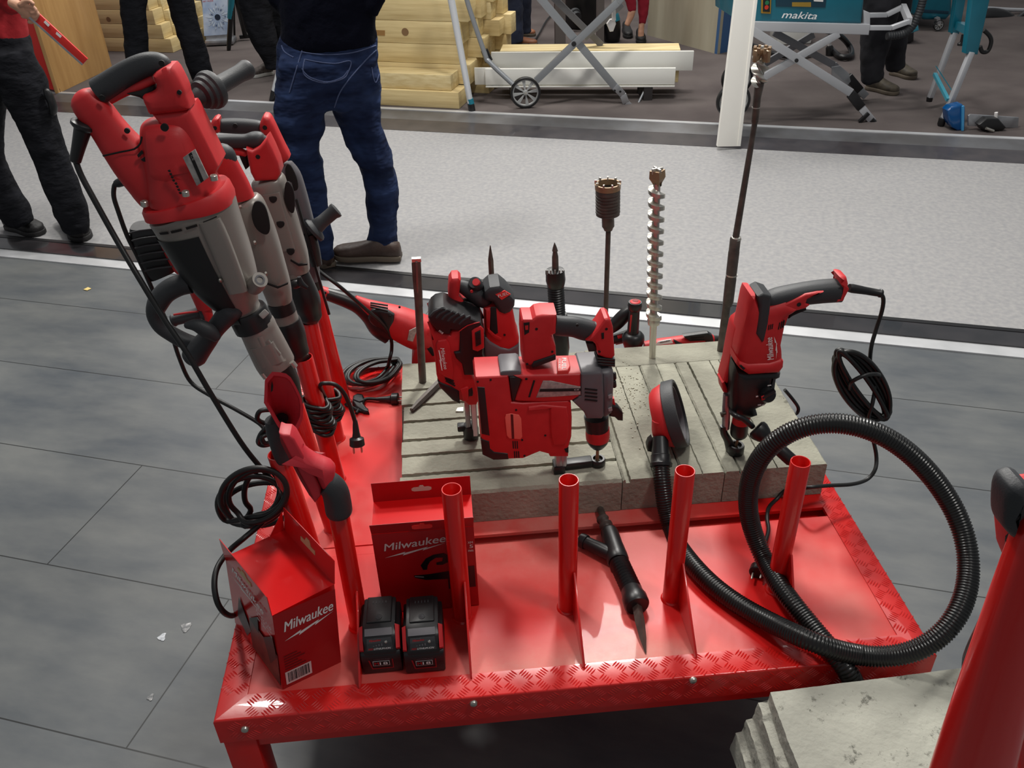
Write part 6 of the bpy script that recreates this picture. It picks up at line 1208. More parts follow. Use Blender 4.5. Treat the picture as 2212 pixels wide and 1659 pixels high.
p = legs('person in dark jeans and light brown shoes at the back, behind the white boards', [([(1108, 92, 24), (1104, 50, 26), (1104, 0, 26), (1108, -50, 30), (1112, -110, 34)], .05), ([(1128, 72, 20), (1126, 30, 22), (1124, -20, 26), (1126, -110, 32)], -.18), ([(1118, -95, 50, .6), (1118, -150, 48, .6)], 0)], mat('dark_denim', (24, 30, 48), .9, bump=.5, bs=16, c2=(36, 44, 66), ns=6), [((1090, 96), (1160, 99)), ((1112, 76), (1156, 78))], A, mt=mat('light_brown_leather', (140, 90, 62), .5), so=SOLE, w=.09, h=.07)
garment('jacket', [(A, [(1118, -130, 48, .6), (1118, -200, 50, .6), (1118, -280, 56, .5), (1118, -295, 30, .5)], dict(n=2, ns=24))], NAVY, p, .016)
A = PY(G(1385, 92).y)
CRM = mat('crimson_trousers', (142, 16, 40), .85, bump=.3, bs=20)
p = legs('person in crimson cropped trousers and black lace shoes at the back', [([(1366, 24, 9), (1362, 0, 12), (1356, -50, 16), (1360, -110, 20)], .12), ([(1388, 52, 8.5), (1389, 20, 12), (1388, -20, 14), (1382, -110, 20)], 0), ([(1370, -95, 34, .6), (1370, -150, 32, .6)], 0)], CRM, [((1350, 66), (1358, 84)), ((1380, 82), (1386, 95))], A, w=.085, h=.08)
garment('ankles', [(A, [(1354, 55, 6), (1362, 35, 7), (1366, 18, 7)], dict(n=2, dr=1, off=.12)), (A, [(1384, 80, 6.5), (1385, 65, 6.5), (1388, 45, 7)], dict(n=2, dr=1))], SKIN, p, .008)
garment('blouse', [(A, [(1370, -130, 32, .6), (1370, -200, 32, .6), (1370, -260, 38, .5), (1370, -272, 20, .5)], dict(n=2, ns=24))], BTR, p, .016)
A = PY(G(1905, 205).y)
p = legs('person in dark trousers and worn khaki shoes behind the teal table saw', [([(1885, 175, 24), (1885, 140, 26), (1892, 90, 32), (1900, 40, 38), (1905, -20, 42), (1912, -70, 44)], .08), ([(1935, 150, 20), (1932, 110, 24), (1930, 50, 34), (1928, -20, 42), (1925, -70, 44)], -.15), ([(1918, -50, 62, .6), (1918, -120, 60, .6)], 0)], mat('charcoal_trousers', (24, 24, 30), .9, bump=.5, bs=15), [((1872, 192), (1938, 206)), ((1925, 160), (1976, 172))], A, mt=mat('worn_khaki_leather', (84, 76, 62), .7, c2=(62, 56, 48), ns=30), so=SOLE, w=.10, h=.085)
garment('jacket', [(A, [(1918, -100, 60, .6), (1918, -180, 60, .6), (1918, -260, 66, .5), (1918, -275, 40, .5)], dict(n=2, ns=24))], BTR, p, .016)
# ---------------- stand across the aisle
PINE = mat('pine', (196, 172, 120), .6, bump=.05, bs=40, c2=(224, 204, 152), ns=3, stretch=(1, 1, 14), lo=.3, hi=.7)
PINE2 = mat('pine_light', (222, 204, 156), .6, c2=(204, 182, 130), ns=4, stretch=(1, 8, 14))
KNOT = mat('knot', (128, 98, 66), .7)
def beam(p0, d, s0, s1, q0, q1, z0, z1, m=PINE):          # d: unit along, q: back direction distance
    b = V((-d.y, d.x, 0)); c = p0+d*((s0+s1)/2)+b*((q0+q1)/2); R = Matrix((d, b, V((0, 0, 1)))).transposed()
    return mk('sawn_timber', *box_g((c.x, c.y, (z0+z1)/2), (s1-s0, q1-q0-.003, z1-z0-.002), bev=.003, R=R), m)
LAY = ('lowest', 'second', 'third', 'fourth', 'fifth', 'sixth', 'seventh', 'eighth')
# middle pile
P0, P1 = G(818, 227), G(992, 236); d = (P1-P0); d.z = 0; L = d.length; d.normalize(); bk = V((-d.y, d.x, 0)); fp_ = Pl(P0, -bk)
def zat(px, py, back=0): return Pl(P0+bk*back, -bk).p(px, py).z
z1 = zat(985, 200); z2 = zat(970, 170, .06)
rows = [(-.35, L, .0, .20, BZ, z1), (-.35, L-.06, .03, .20, z1, z1+.105)]
zz = [z1, z1+.135, z1+.265, z1+.415, z1+.555, z1+.68, z1+.79]
ends = (.02, -.05, -.03, .03, -.02, .05)
for i, (s0, s1, q0, q1, a, b) in enumerate(rows): o = beam(P0, d, s0, s1, q0, q1, a, b, PINE2 if i else PINE); tag(o, 'pine beam at the front foot of the middle pile, '+('on the floor' if i == 0 else 'on top of another'), 'timber', 'beams of the middle timber pile')
for i in range(6):
    o = beam(P0, d, -.35, L+ends[i], .205, .40, zz[i], zz[i+1]); tag(o, 'pine beam in the front face of the middle pile, %s from below' % LAY[i], 'timber', 'beams of the middle timber pile')
    if i == 3:
        q = Pl(P0+bk*.204, -bk); kk = disc('knot', q, 875, 69, 8, KNOT, o, .0, ns=18); slab('mortise', q, [(805, 65), (831, 66), (831, 77), (805, 76)], .004, mat('cut_wood_shade', (150, 112, 62), .8), o, r=0, off=.0015)
for j, (s1, q0, q1) in enumerate(((L+.05, .41, .55), (L+.11, .56, .70), (L+.16, .71, .85))):
    zc = BZ; k_ = 0; random.seed(j+2)
    while zc < .80-.1*j:
        h = .11+.03*random.random(); o = beam(P0, d, -.3, s1+random.uniform(-.05, .05), q0, q1, zc, zc+h, PINE2 if (j+k_) % 2 else PINE)
        tag(o, 'cut end of a beam in the middle pile, %s up in the %s column back' % (LAY[min(k_, 7)], ('second', 'third', 'last')[j]), 'timber', 'beams of the middle timber pile'); zc += h; k_ += 1
# left pile
P0, P1 = G(190, 110), G(368, 114); d = (P1-P0); d.z = 0; L = d.length; d.normalize()
for i in range(5):
    z0 = BZ+.118*i; e = (.03, -.03, -.08, -.11, -.15)[i]
    o = beam(P0, d, -.3, L+e, 0, .16, z0, z0+.118); tag(o, 'pine beam in the front of the left timber pile, %s from the floor' % LAY[i], 'timber', 'beams of the left timber pile')
    if i == 3: disc('knot', Pl(P0, (d.y, -d.x, 0)), 234, 42, 5, KNOT, o, .003)
    for j in (1, 2, 3):
        o = beam(P0, d, -.3, L+e+.02*((i+j) % 2)+.03*j, .16*j+.003, .16*j+.16, z0-.03*(j % 2)*(i > 0), z0+.118-.03*(j % 2), PINE2)
        tag(o, 'pine beam in the left pile, %s from the floor, %s column behind front' % (LAY[i], ('first', 'second', 'third')[j-1]), 'timber', 'beams of the left timber pile')
# counter with red front and wooden side
c, r = G(127, 202), G(243, 146); dw = (r-c).normalized(); c2_ = G(60, 188)
WOOD = mat('honey_wood_panel', (190, 148, 92), .45, c2=(172, 130, 78), ns=3, stretch=(6, 6, .7), coat=.2)
o = thing('counter', (c+r)/2, 'exhibition counter with honey coloured wooden side and red front, upper left', 'counter')
lx = (c2_-c).normalized(); up = V((0, 0, 1))
mk('wooden_side', *prism_g([c, r, r+up*1.05, c+up*1.05], dw.cross(up).normalized() if dw.cross(up).dot(CAMP-c) > 0 else -dw.cross(up).normalized(), .03, .002), WOOD, o)
rn = lx.cross(up).normalized(); rn = rn if rn.dot(CAMP-c) > 0 else -rn
mk('red_front', *prism_g([c+lx*.05+up*.02, c+lx*1.0+up*.02, c+lx*1.0+up*1.05, c+lx*.05+up*1.05], rn, .03, .001), mat('red_counter_panel', (214, 34, 22), .5), o)
mk('plinth', *prism_g([c+lx*.01-rn*.005, c+lx*1.0-rn*.005, c+lx*1.0-rn*.005+up*.03, c+lx*.01-rn*.005+up*.03], rn, .02, 0), mat('plinth_dark', (66, 20, 20), .6), o)
# red panel behind the middle pile
a, b = G(985, 36), G(1046, 40); o = box('red_panel', (a+b)/2+V((0, .15, .5)), ((b-a).length, .3, 1.0), mat('red_counter_panel', (0, 0, 0)), None, bev=.004); tag(o, 'small red block panel standing behind the middle timber pile', 'panel')
# partition wall with a blue end
a, b, e_ = G(1398, 76), G(1549, 117), G(1580, 110); up = V((0, 0, 1))
for nm, (p, q), mm in (('wall_back', (a+(a-b)*.0, b), mat('beige_partition', (176, 170, 150), .6, c2=(160, 152, 132), ns=2, stretch=(3, 3, .5))), ('wall_right', (b, e_), mat('blue_partition_end', (58, 92, 134), .5))):
    n = (q-p).cross(up).normalized(); n = n if n.dot(CAMP-p) > 0 else -n; struct(mk(nm, *prism_g([p, q, q+up*2.4, p+up*2.4], n, .03, 0), mm))
# white sill boards and plank lying on the floor supports
o0, o1 = U(1049, 189, .13), U(1457, 188, .13); d = (o1-o0); d.z = 0; LB = d.length; d.normalize(); bk = V((-d.y, d.x, 0)); WB = mat('white_pvc', (228, 228, 222), .3, coat=.2)
def board(s0, s1, q, z0, z1, th, m): R = Matrix((d, bk, V((0, 0, 1)))).transposed(); c = o0+d*((s0+s1)/2)+bk*(q+th/2); return mk('board', *box_g((c.x, c.y, (z0+z1)/2), (s1-s0, th, z1-z0), bev=.004, R=R), m)
zb = .13; hb = Pl(o0, -bk).p(1049, 149).z-zb
o = thing('white_profile_board', o0+d*(LB/2), 'white plastic sill board standing on edge nearest, below the longer one', 'board', 'boards under the folding saw stand')
g = MB(); R = Matrix((d, bk, V((0, 0, 1)))).transposed(); c = o0+d*(LB/2)+bk*.0125
g.add(*box_g((c.x, c.y, zb+hb/2+.008), (LB, .025, hb-.016), bev=.003, R=R)); g.add(*box_g((c.x, c.y-.004, zb+.006), (LB, .034, .010), bev=.002, R=R)); g.mk('sill', WB, o)
o = board(-.08, .10, .03, zb+.01, zb+hb, .02, WB); o.name = 'white_profile_board'; tag(o, 'short piece of white board poking out left behind the nearest sill board', 'board', 'boards under the folding saw stand')
q = .09; pb_ = Pl(o0+bk*q, -bk); zt = pb_.p(1250, 112).z; s0 = (pb_.p(1061, 130)-o0).dot(d); s1 = (pb_.p(1498, 130)-o0).dot(d)
o = board(s0, s1, q, pb_.p(1496, 153).z, zt, .025, WB); o.name = 'white_profile_board'; tag(o, 'longer white sill board standing on edge behind the nearest one', 'board', 'boards under the folding saw stand')
o = board(s0+.06, s1-.09, q+.03, zb, zt+.004, .20, PINE2); o.name = 'wooden_plank'; tag(o, 'wide pine plank whose top shows above the long white board', 'plank', 'boards under the folding saw stand')
o = board(s1-.30, s1-.13, .035, zb+.02, pb_.p(1460, 155).z, .03, mat('brown_block', (112, 92, 78), .8)); o.name = 'timber_block'; tag(o, 'brown block end showing right behind the nearest sill board', 'block')
g = MB(); 
for t in (.15, .85):
    c = o0+d*(LB*t)+bk*.1; g = box('floor_support', (c.x, c.y, (BZ+zb)/2), (.06, .22, zb-BZ), mat('dark_support', (40, 36, 36), .8)); tag(g, 'low dark bearer under the %s end of the white boards' % ('left' if t < .5 else 'right'), 'bearer')
# folding saw stand with wheels (left one)
SG = mat('silver_grey_tube', (150, 154, 158), .4, metal=.5)
def wheel(par, pl, x, y, r, th=.035, off=0):
    c = pl.p(x, y, off); s = pl.sc(x, y, off); R_ = r*s; n = pl.n
    w_ = lathe('wheel', c-n*th/2, c+n*th/2, [(0, R_*.86), (0, R_*.97), (.006, R_), (th-.006, R_), (th, R_*.97), (th, R_*.86), (th*.75, R_*.84), (th*.25, R_*.84)], BLK, par, 36, close=True)
    h = MB(); h.add(*lathe_g(c-n*th*.3, c+n*th*.3, [(0, R_*.85), (0, R_*.78), (.02, R_*.78), (.02, R_*.85)], 32, True)); h.add(*lathe_g(c-n*th*.4, c+n*th*.45, [(0, R_*.16), (.03, R_*.14)], 16))
    X = pl.x; Y_ = pl.y
    for i in range(8):
        a = 2*pi*i/8+.2; u = X*cos(a)+Y_*sin(a); v = -X*sin(a)+Y_*cos(a); h.add(*prism_g([c+u*R_*.12-v*R_*.03+n*.006, c+u*R_*.8-v*R_*.17+n*.006, c+u*R_*.8+v*R_*.06+n*.006, c+u*R_*.12+v*R_*.03+n*.006], n, .006, 0))
    h.mk('rim', mat('pale_rim', (156, 158, 158), .5), w_); lathe('axle', c, c+n*.03, [(.01, .008), (.028, .006), (.029, 0)], STL, w_, 12)
def flatbar(name, pl, pts, wpx, th, m, par, off=0):
    g = MB()
    for a, b in zip(pts[:-1], pts[1:]): g.add(*bar_g(pl.p(*a, off), pl.p(*b, off), wpx*pl.sc(*a, off), th, up=pl.n, bev=.002))
    return g.mk(name, m, par)
wf = G(1137, 235); A = PY(wf.y+.02); o = thing('folding_saw_stand', G(1250, 240), 'grey scissor legged stand with one spoked wheel in front of the white boards', 'stand')
wheel(o, A, 1135, 200, 33)
flatbar('scissor_leg', A, [(1120, -60), (1333, 193)], 17, .02, SG, o, .03); flatbar('scissor_leg', A, [(1378, -45), (1334, 5), (1158, 174)], 15, .02, SG, o, .055)
lpx('pivot', A, (1239, 94), (1240, 95.5), [(0, 5), (1, 5)], BLK, o, off=.06, offb=.075)
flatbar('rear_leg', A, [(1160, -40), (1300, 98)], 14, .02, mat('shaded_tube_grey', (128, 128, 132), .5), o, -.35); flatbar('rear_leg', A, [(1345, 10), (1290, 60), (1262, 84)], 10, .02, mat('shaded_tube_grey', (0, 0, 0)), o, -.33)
flatbar('foot_extension', A, [(1328, 186), (1345, 204), (1352, 222), (1373, 243)], 15, .024, ALU, o, .032)
for x, y in ((1328, 196), (1340, 198), (1366, 239)): disc('rivet', A, x, y, 2.5, BLK, o, .047, ns=10)
loft('rubber_foot', A, [(1368, 238, 7), (1376, 248, 7)], BLK, o, off=.03, n=1); loft('foot_knob', A, [(1333, 234, 7), (1342, 240, 7)], BLK, o, off=0, n=1, dome=True)
tube('foot_link', [A.p(1374, 234, .03), A.p(1384, 212, -.02), A.p(1393, 194, -.06)], .008, SG, o); loft('link_roller', A, [(1392, 192, 6), (1402, 200, 6)], BLK, o, off=-.06, n=1)
tube('frame_tube', [A.p(1000, -40, -.1), A.p(1012, 12, -.1), A.p(1048, 118, -.06), A.p(1056, 133, -.05), A.p(1108, 182, .0)], .017, SG, o, n=5)
loft('tube_clamp', A, [(1046, 108, 8), (1056, 132, 9)], BLK, o, off=-.1, n=1)
box('top_beam', A.p(1240, -70, -.12), (1.0, .34, .05), SG, o)
# aluminium tripod leg stands
A = PY(G(1019, 240).y); o = thing('tripod_stand', G(1019, 240), 'bright aluminium leg with teal band and black foot, in front of the middle timber pile', 'stand')
lpx('leg', A, (960, -80), (1016, 222), [(0, 8.5), (1, 6.5)], mat('bright_alu_tube', (222, 226, 230), .3, metal=.3), o); lpx('teal_band', A, (1015, 213), (1018, 226), [(0, 7), (1, 7)], mat('teal_plastic', (24, 120, 140), .5), o)
lpx('rubber_foot', A, (1017, 224), (1020, 241), [(0, 7.5), (.9, 7.5), (1, 6)], BLK, o); lpx('head', A, (952, -110), (962, -70), [(0, 16), (1, 16)], BLK, o)
A = PY(G(588, 217).y); o = thing('roller_stand', G(588, 217), 'short piece of white tube leg with black foot, left of the person in jeans', 'stand')
lpx('leg', A, (618, 90), (592, 200), [(0, 6.5), (1, 6.5)], mat('bright_alu_tube', (0, 0, 0)), o); lpx('rubber_foot', A, (593, 196), (588, 218), [(0, 7.5), (1, 6.5)], BLK, o)
# black tripod and poster stand, upper left
A = PY(G(497, 109).y); o = thing('tripod', G(497, 109), 'thin black tripod with a teal upper tube beside the floral poster stand', 'tripod')
lpx('front_leg', A, (503, -40), (494, 109), [(0, 6), (.9, 5), (1, 4)], BLK, o); lpx('teal_tube', A, (503, -40), (497, 40), [(0, 7), (1, 6)], mat('teal_plastic', (0, 0, 0)), o); lpx('rear_leg', A, (506, -20), (530, 78), [(0, 5), (1, 5)], BLK, o, off=-.2, offb=-.4); lpx('rear_leg', A, (504, 0), (506, 80), [(0, 3), (1, 3)], BLK, o, off=-.2, offb=-.5)
bar('cross_foot', A.p(518, 80, -.4), A.p(541, 78, -.4), .03, .03, BLK, o)
pf = G(475, 96); A = Pl(pf, (.25, -1, .12)); o = thing('poster_stand', pf, 'silver framed poster stand with a pale blue flower picture, upper left', 'poster stand')
slab('frame', A, [(425, -120), (500, -120), (505, 96), (446, 98)], .03, ALU, o, r=.003, off=-.01)
def poster():
    M = bpy.data.materials.new('flower_poster'); M.use_nodes = True; N = M.node_tree.nodes; L = M.node_tree.links; b = N['Principled BSDF']; tc = N.new('ShaderNodeTexCoord')
    n = N.new('ShaderNodeTexVoronoi'); n.inputs['Scale'].default_value = 26; L.new(tc.outputs['Object'], n.inputs[0]); r = N.new('ShaderNodeValToRGB'); e = r.color_ramp.elements
    e[0].position = .1; e[0].color = (*s2l((66, 84, 120)), 1); e[1].position = .55; e[1].color = (*s2l((196, 210, 226)), 1); L.new(n.outputs[0], r.inputs[0]); L.new(r.outputs[0], b.inputs['Base Color']); b.inputs['Roughness'].default_value = .3; return M
pp = slab('poster', A, [(431, -100), (488, -100), (494, 74), (441, 78)], .002, mat('poster_blue', (150, 172, 204), .3, c2=(196, 208, 226), ns=9), o, r=0, off=-.008)
fm = poster(); g = MB(); cc = (470, 37)
for i in range(18):
    a = 2*pi*i/18; g.add(*flat_g([A.p(cc[0]+8*cos(a), cc[1]+9*sin(a), -.0065), A.p(cc[0]+17*cos(a-.12), cc[1]+21*sin(a-.12), -.0065), A.p(cc[0]+(27 if i % 2 else 20)*cos(a), cc[1]+(32 if i % 2 else 24)*sin(a), -.0065), A.p(cc[0]+17*cos(a+.12), cc[1]+21*sin(a+.12), -.0065)]))
g.mk('petals', fm, pp, flat=True); disc('flower_centre', A, 470, 37, 6, mat('petal_dark', (30, 40, 60), .4), pp, -.006)
ptext('lettering', 'ART MODE', A, (438, 5), (461, 3), 3, mat('red_print', (190, 30, 34)), pp, -.0065)
box('foot', G(476, 98)+V((0, .06, .03)), (.26, .20, .05), ALU, o, bev=.02)
# white upright panel at the edge of the carpet
pf = U(1575, 318, .02); A = PY(pf.y); o = thing('white_upright_board', pf, 'tall bright white board standing upright at the carpet edge, right of centre', 'board')
slab('board', A, [(1612, -200), (1660, -200), (1600, 316), (1550, 317)], .03, mat('white_pvc_bright', (250, 248, 240), .4), o, r=.002); slab('ridge', A, [(1653, -200), (1660, -200), (1600, 316), (1593, 316)], .008, mat('white_pvc_bright', (0, 0, 0)), o, r=.002, off=.005)
# bits behind the saw stand: dark dust extractor, posts, power strip
zt = G(1240, 62); A = PY(zt.y+.1); o = thing('dust_extractor', G(1250, 60), 'black barrel shaped machine with a round port, seen through the scissor stand', 'machine')
lpx('barrel', A, (1262, -70), (1256, 62), [(0, 40), (.1, 44), (.9, 42), (1, 34)], BLK, o); lpx('port', A, (1240, 30), (1246, 38), [(0, 14), (.4, 14), (.5, 11), (1, 11)], RUB, o, off=.2, offb=.26)
A = PY(G(1210, 98).y); o = bar('display_post', A.p(1210, 98), A.p(1208, -120), .09, .06, mat('dusty_post', (96, 90, 88), .6), up=A.n); tag(o, 'grey square post left of the black barrel machine', 'post')
A = PY(G(1296, 95).y); o = bar('display_post', A.p(1296, 95), A.p(1298, -120), .06, .06, mat('dusty_post', (0, 0, 0)), up=A.n); tag(o, 'thin grey post right of the black barrel machine', 'post')
A = PY(G(1325, 95).y+.1); o = thing('jobsite_machine', G(1325, 84), 'rounded teal and black machine on the floor beside the crimson trousers', 'machine')
loft('shell', A, [(1322, 82, 18), (1320, 60, 21), (1318, 42, 20), (1316, 30, 14)], BLK, o, dome=True); loft('teal_top', A, [(1319, 44, 21), (1318, 30, 17), (1316, 24, 8)], mat('teal_plastic', (0, 0, 0)), o, off=.005)
A = PY(6.2); o = thing('power_strip', A.p(1320, 60), 'small white cable end hanging behind the scissor stand', 'power strip')
lpx('cable_grip', A, (1325, -30), (1326, 44), [(0, 4), (1, 4.5)], WHT, o); slab('socket', A, [(1311, 52), (1318, 42), (1328, 41), (1331, 52), (1325, 68), (1318, 69)], .03, WHT, o, r=.006, sm=1)
o = tube('floor_cable', [G(1128, 99, .06), G(1150, 92, .06), G(1165, 72, .06), G(1180, 45, .06), G(1203, 18, .06), G(1215, 0, .06)], .007, CORD); tag(o, 'thin black cable curving up from the light brown shoes', 'cable')
# teal table saw on its folding stand
TEAL = mat('teal_enamel', (8, 104, 124), .35, coat=.2, c2=(6, 92, 110), ns=5); SIL = mat('silver_paint', (182, 184, 188), .4, metal=.3)
f0 = G(1880, 264); A = PY(f0.y+.05); o = thing('table_saw', G(1760, 240), 'teal table saw on a folding wheeled stand, right of the white upright board', 'saw')
slab('front_rail', A, [(1600, 46), (1880, 53), (1877, 76), (1600, 66)], .05, SIL, o, r=.004, off=.02)
body = slab('saw_body', A, [(1600, -70), (1860, -70), (1868, 0), (1862, 53), (1600, 48)], .55, TEAL, o, r=.02, off=0)
slab('side_rail', A, [(1866, 22), (1880, 28), (1880, 60), (1868, 60)], .45, SIL, o, r=.004, off=.0)
ptext('lettering', 'makita', A, (1688, 39), (1763, 42), 14, mat('brand_white', (232, 236, 238), .4), body, .002, shear=.22, bold=.03)
sp = slab('switch_box', A, [(1646, -20), (1667, -20), (1665, 30), (1645, 29)], .02, mat('switch_yellow', (160, 120, 30), .5), body, r=.002, off=.012); slab('switch_face', A, [(1649, -16), (1664, -16), (1663, 26), (1648, 25)], .006, BLK, sp, r=.001, off=.015)
disc('green_button', A, 1657, 6, 4.5, mat('green_button', (30, 110, 70), .4), sp, .018); disc('red_button', A, 1656, 16, 4.5, mat('red_button', (190, 50, 30), .4), sp, .018)
cp = slab('control_panel', A, [(1676, -20), (1787, -20), (1783, 16), (1676, 14)], .006, mat('dark_teal_panel', (10, 52, 70), .4), body, r=.001, off=.004); slab('yellow_label', A, [(1711, 5), (1752, 5), (1752, 15), (1711, 14)], .002, mat('yellow_label', (150, 120, 40), .5), cp, r=0, off=.0055)
slab('white_label', A, [(1758, -6), (1779, -5), (1778, 4), (1758, 3)], .002, WHT, cp, r=0, off=.0055)
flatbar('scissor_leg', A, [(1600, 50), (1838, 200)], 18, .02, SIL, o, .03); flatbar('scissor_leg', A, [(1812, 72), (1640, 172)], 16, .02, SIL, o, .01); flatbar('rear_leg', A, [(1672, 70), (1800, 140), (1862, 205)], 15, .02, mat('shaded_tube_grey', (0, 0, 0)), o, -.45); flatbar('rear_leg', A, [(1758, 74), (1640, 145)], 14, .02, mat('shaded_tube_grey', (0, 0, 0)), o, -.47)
lpx('pivot', A, (1720, 130), (1721, 131), [(0, 4), (1, 4)], BLK, o, off=.035, offb=.048)
flatbar('black_sleeve', A, [(1838, 203), (1860, 232)], 19, .03, BLK, o, .03); flatbar('foot_tube', A, [(1858, 230), (1884, 262)], 16, .026, SIL, o, .03); flatbar('foot_lever', A, [(1876, 244), (1856, 264)], 8, .02, BLK, o, .045); loft('rubber_foot', A, [(1880, 258, 8), (1888, 266, 7)], BLK, o, off=.03, n=1)
flatbar('black_sleeve', A, [(1832, 165), (1857, 195)], 17, .03, BLK, o, -.4); flatbar('foot_tube', A, [(1855, 192), (1870, 208)], 15, .026, SG, o, -.4)
slab('clear_guard', A, [(1797, 145), (1815, 142), (1834, 158), (1838, 176), (1830, 186), (1812, 178), (1797, 162)], .01, mat('cloudy_plastic', (170, 174, 178), .3, alpha=.55), o, r=.003, off=-.38, sm=1)
wheel(o, A, 1584, 218, 37, off=.0); wheel(o, A, 1592, 170, 34, off=-.45)
flatbar('outfeed_rail', A, [(1875, 60), (1925, 60), (1964, 46)], 9, .03, SIL, o, .0); flatbar('outfeed_rail', A, [(1872, 33), (1915, 32), (1950, 15)], 9, .03, SIL, o, -.3); bar('outfeed_end', A.p(1964, 46, 0), A.p(1951, 15, -.3), .03, .04, SIL, o)
hq = [A.p(x, y, -.25) for x, y in ((2000, -60), (1995, -10), (1988, 20), (1975, 50), (1960, 68), (1940, 76), (1915, 78))]
oh = mk('suction_hose', *tube_g(hq, .026, n=8, ns=14, step=.004, rf=lambda i: .026*(1, .97, .88, .88)[i % 4]), RUB, ang=80); tag(oh, 'grey ribbed hose curving down behind the teal table saw', 'hose')
g = MB()                                   # black hoses lying on the floor behind the saw
o = tube('rubber_hose', [G(x, y, z) for x, y, z in ((1760, 60, .3), (1810, 75, .2), (1835, 100, .08), (1838, 120, .07), (1815, 122, .07), (1795, 105, .07))], .022, BLK); tag(o, 'thick black tube curled on the floor behind the saw legs', 'hose')
o = tube('rubber_hose', [G(x, y, .07) for x, y in ((1625, 98), (1650, 108), (1680, 118), (1720, 122), (1760, 112))], .02, BLK); tag(o, 'black flexible tube on the floor seen between the saw legs, left of the curled one', 'hose')
o = box('white_carton', G(1715, 96)+V((0, .1, .08)), (.30, .2, .16), mat('white_pvc', (0, 0, 0)), bev=.01); tag(o, 'white block standing behind the crossed legs of the table saw', 'block')
o = thing('bottle', G(1792, 120), 'small white capped bottle standing behind the saw legs', 'bottle'); A3 = PY(G(1792, 120).y); lpx('bottle_body', A3, (1792, 98), (1792, 120), [(0, 5), (.2, 8), (1, 8)], BLK, o); lpx('cap', A3, (1792, 90), (1792, 100), [(0, 3), (1, 4.5)], WHT, o)
# teal extractor with caster in the back
A = PY(G(2027, 65).y); o = thing('wheeled_extractor', G(2027, 66), 'teal wheeled extractor with a white caster at the back right', 'machine')
slab('tank', A, [(1965, -120), (2062, -120), (2058, 30), (2045, 44), (2000, 44), (1972, 30)], .5, TEAL, o, r=.04, off=0); slab('band', A, [(1992, 20), (2050, 24), (2049, 30), (1992, 27)], .01, mat('dark_teal_panel', (0, 0, 0)), o, r=.002, off=.006)
wheel(o, A, 2027, 54, 11, th=.03, off=.04); bar('caster_fork', A.p(2024, 38, .03), A.p(2027, 54, .03), .03, .05, ALU, o, up=A.n)
A = PY(G(1960, 95).y); o = thing('small_extractor', G(1960, 95), 'low light teal machine foot behind the dark trousers, right of the table saw', 'machine')
slab('cover', A, [(1940, 70), (1965, 50), (1984, 55), (1986, 66), (1960, 76)], .25, mat('light_teal', (60, 140, 160), .4), o, r=.01); slab('base', A, [(1945, 74), (1975, 68), (1974, 90), (1950, 98)], .2, BLK, o, r=.01)
# teal folding stand far right
A = PY(G(2034, 272).y); o = thing('folding_stand', G(2040, 250), 'teal and silver folding work stand near the right edge', 'stand')
slab('teal_post', A, [(2104, -120), (2142, -120), (2138, 0), (2112, 118), (2086, 116), (2100, 0)], .05, TEAL, o, r=.004, off=.0)
slab('rear_post', A, [(2060, -120), (2090, -120), (2086, 0), (2072, 74), (2056, 72), (2066, 0)], .05, TEAL, o, r=.004, off=-.35); bar('teal_crossbar', A.p(2072, 55, -.33), A.p(2095, 66, -.04), .045, .045, TEAL, o)
flatbar('front_leg', A, [(2098, 112), (2038, 258)], 11, .035, SIL, o, -.005); loft('rubber_foot', A, [(2037, 255, 8), (2033, 268, 8), (2032, 275, 5)], BLK, o, n=1)
flatbar('rear_leg', A, [(2062, 70), (2009, 212)], 10, .035, SIL, o, -.36); loft('rubber_foot', A, [(2009, 210, 7), (2007, 219, 6)], BLK, o, off=-.36, n=1)
mk('teal_brace', *prism_g([A.p(2033, 131, -.34), A.p(2064, 178, -.06), A.p(2049, 214, -.03), A.p(2019, 160, -.32)], A.n, .02, .003), TEAL, o); bar('brace_edge', A.p(2019, 160, -.30), A.p(2048, 216, -.01), .02, .02, mat('light_teal', (0, 0, 0)), o)
lpx('lock_knob', A, (2075, 98), (2080, 75), [(0, 7), (.2, 7), (.3, 3), (1, 3)], BLK, o, off=-.2, offb=-.2)
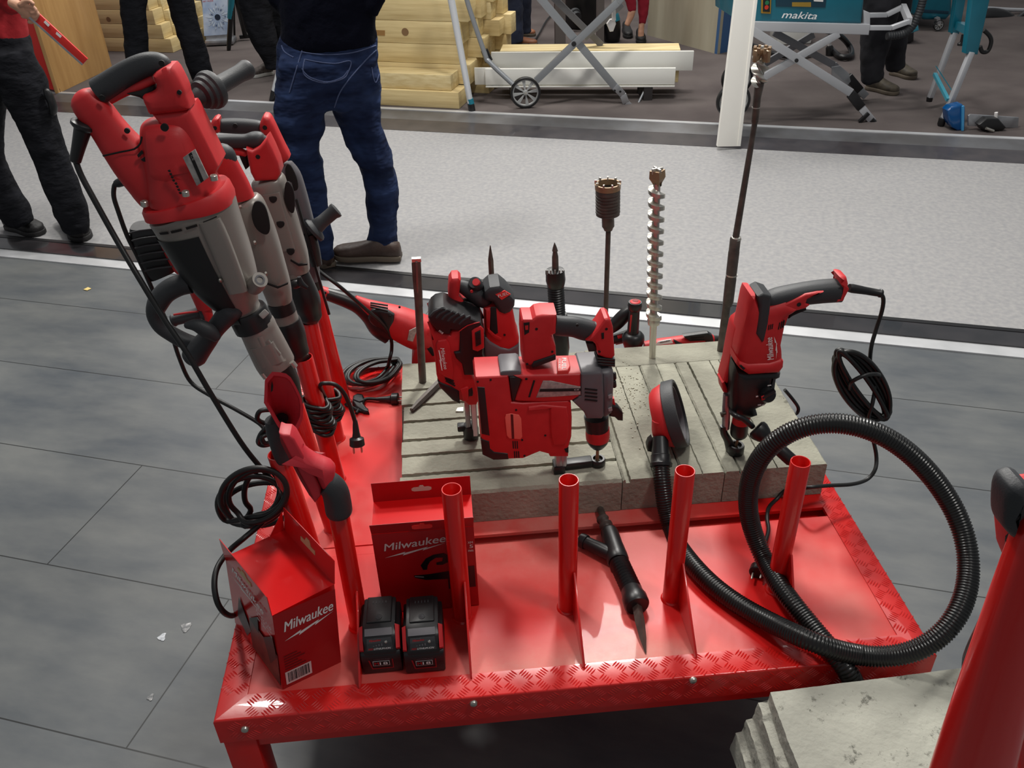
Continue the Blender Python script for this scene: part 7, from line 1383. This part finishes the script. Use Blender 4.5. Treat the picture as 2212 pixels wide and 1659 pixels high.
tube('cable', [A.p(x, y, -.05) for x, y in ((2125, 65), (2138, 78), (2141, 92), (2134, 110), (2122, 112), (2117, 100))], .012, CORD, o)
# items on the floor in front of it
A = PY(G(2068, 283).y); o = thing('blue_bucket', G(2068, 283), 'translucent blue plastic guard standing on the floor beside the teal stand', 'plastic guard')
slab('shell', A, [(2048, 240), (2056, 232), (2080, 226), (2086, 232), (2085, 280), (2070, 283), (2058, 276), (2050, 262)], .08, mat('blue_translucent', (14, 92, 158), .15, trans=.4), o, r=.012, sm=1)
bar('rim', A.p(2080, 229, .006), A.p(2079, 282, .006), .012, .012, mat('light_blue_plastic', (70, 150, 200), .2), o)
A = PY(G(2140, 283).y+.03); o = thing('sanding_attachment', G(2145, 283), 'pale aluminium bar on a black base, lying on the floor near the right edge', 'tool attachment')
slab('bar', A, [(2092, 250), (2096, 247), (2201, 254), (2199, 277), (2092, 272)], .012, ALU, o, r=.001, off=.0); slab('base', A, [(2115, 270), (2132, 256), (2158, 257), (2175, 276), (2165, 283), (2125, 282)], .08, BLK, o, r=.01, off=.05)
lpx('knob', A, (2152, 243), (2151, 256), [(0, 3.5), (1, 3.5)], WHT, o); lpx('screw', A, (2130, 277), (2146, 283), [(0, 3), (1, 3)], STL, o, off=.06, offb=.06)
# tubes of another stand, top right
A = PY(8.2); o = thing('tubular_stand', G(2170, 60), 'silver tube frame of a stand at the top right edge', 'stand')
for y in (20, 56): tube('frame_tube', [A.p(2120, y-3), A.p(2180, y+1), A.p(2260, y+3)], .018, SIL, o)
for x in (2120, 2258): bar('frame_leg', A.p(x, -60), PY(8.2).p(x, 80), .03, .03, SIL, o)
o = thing('dark_tool', A.p(2160, 40), 'dark portable tool resting on the silver frame at the top right', 'tool'); loft('body', PY(8.15), [(2110, 40, 12), (2135, 34, 16), (2165, 38, 16), (2185, 42, 10)], BLK, o); tube('hose', [PY(8.1).p(x, y) for x, y in ((2140, 46), (2170, 50), (2200, 38), (2225, 10), (2230, -40))], .02, RUB, o)
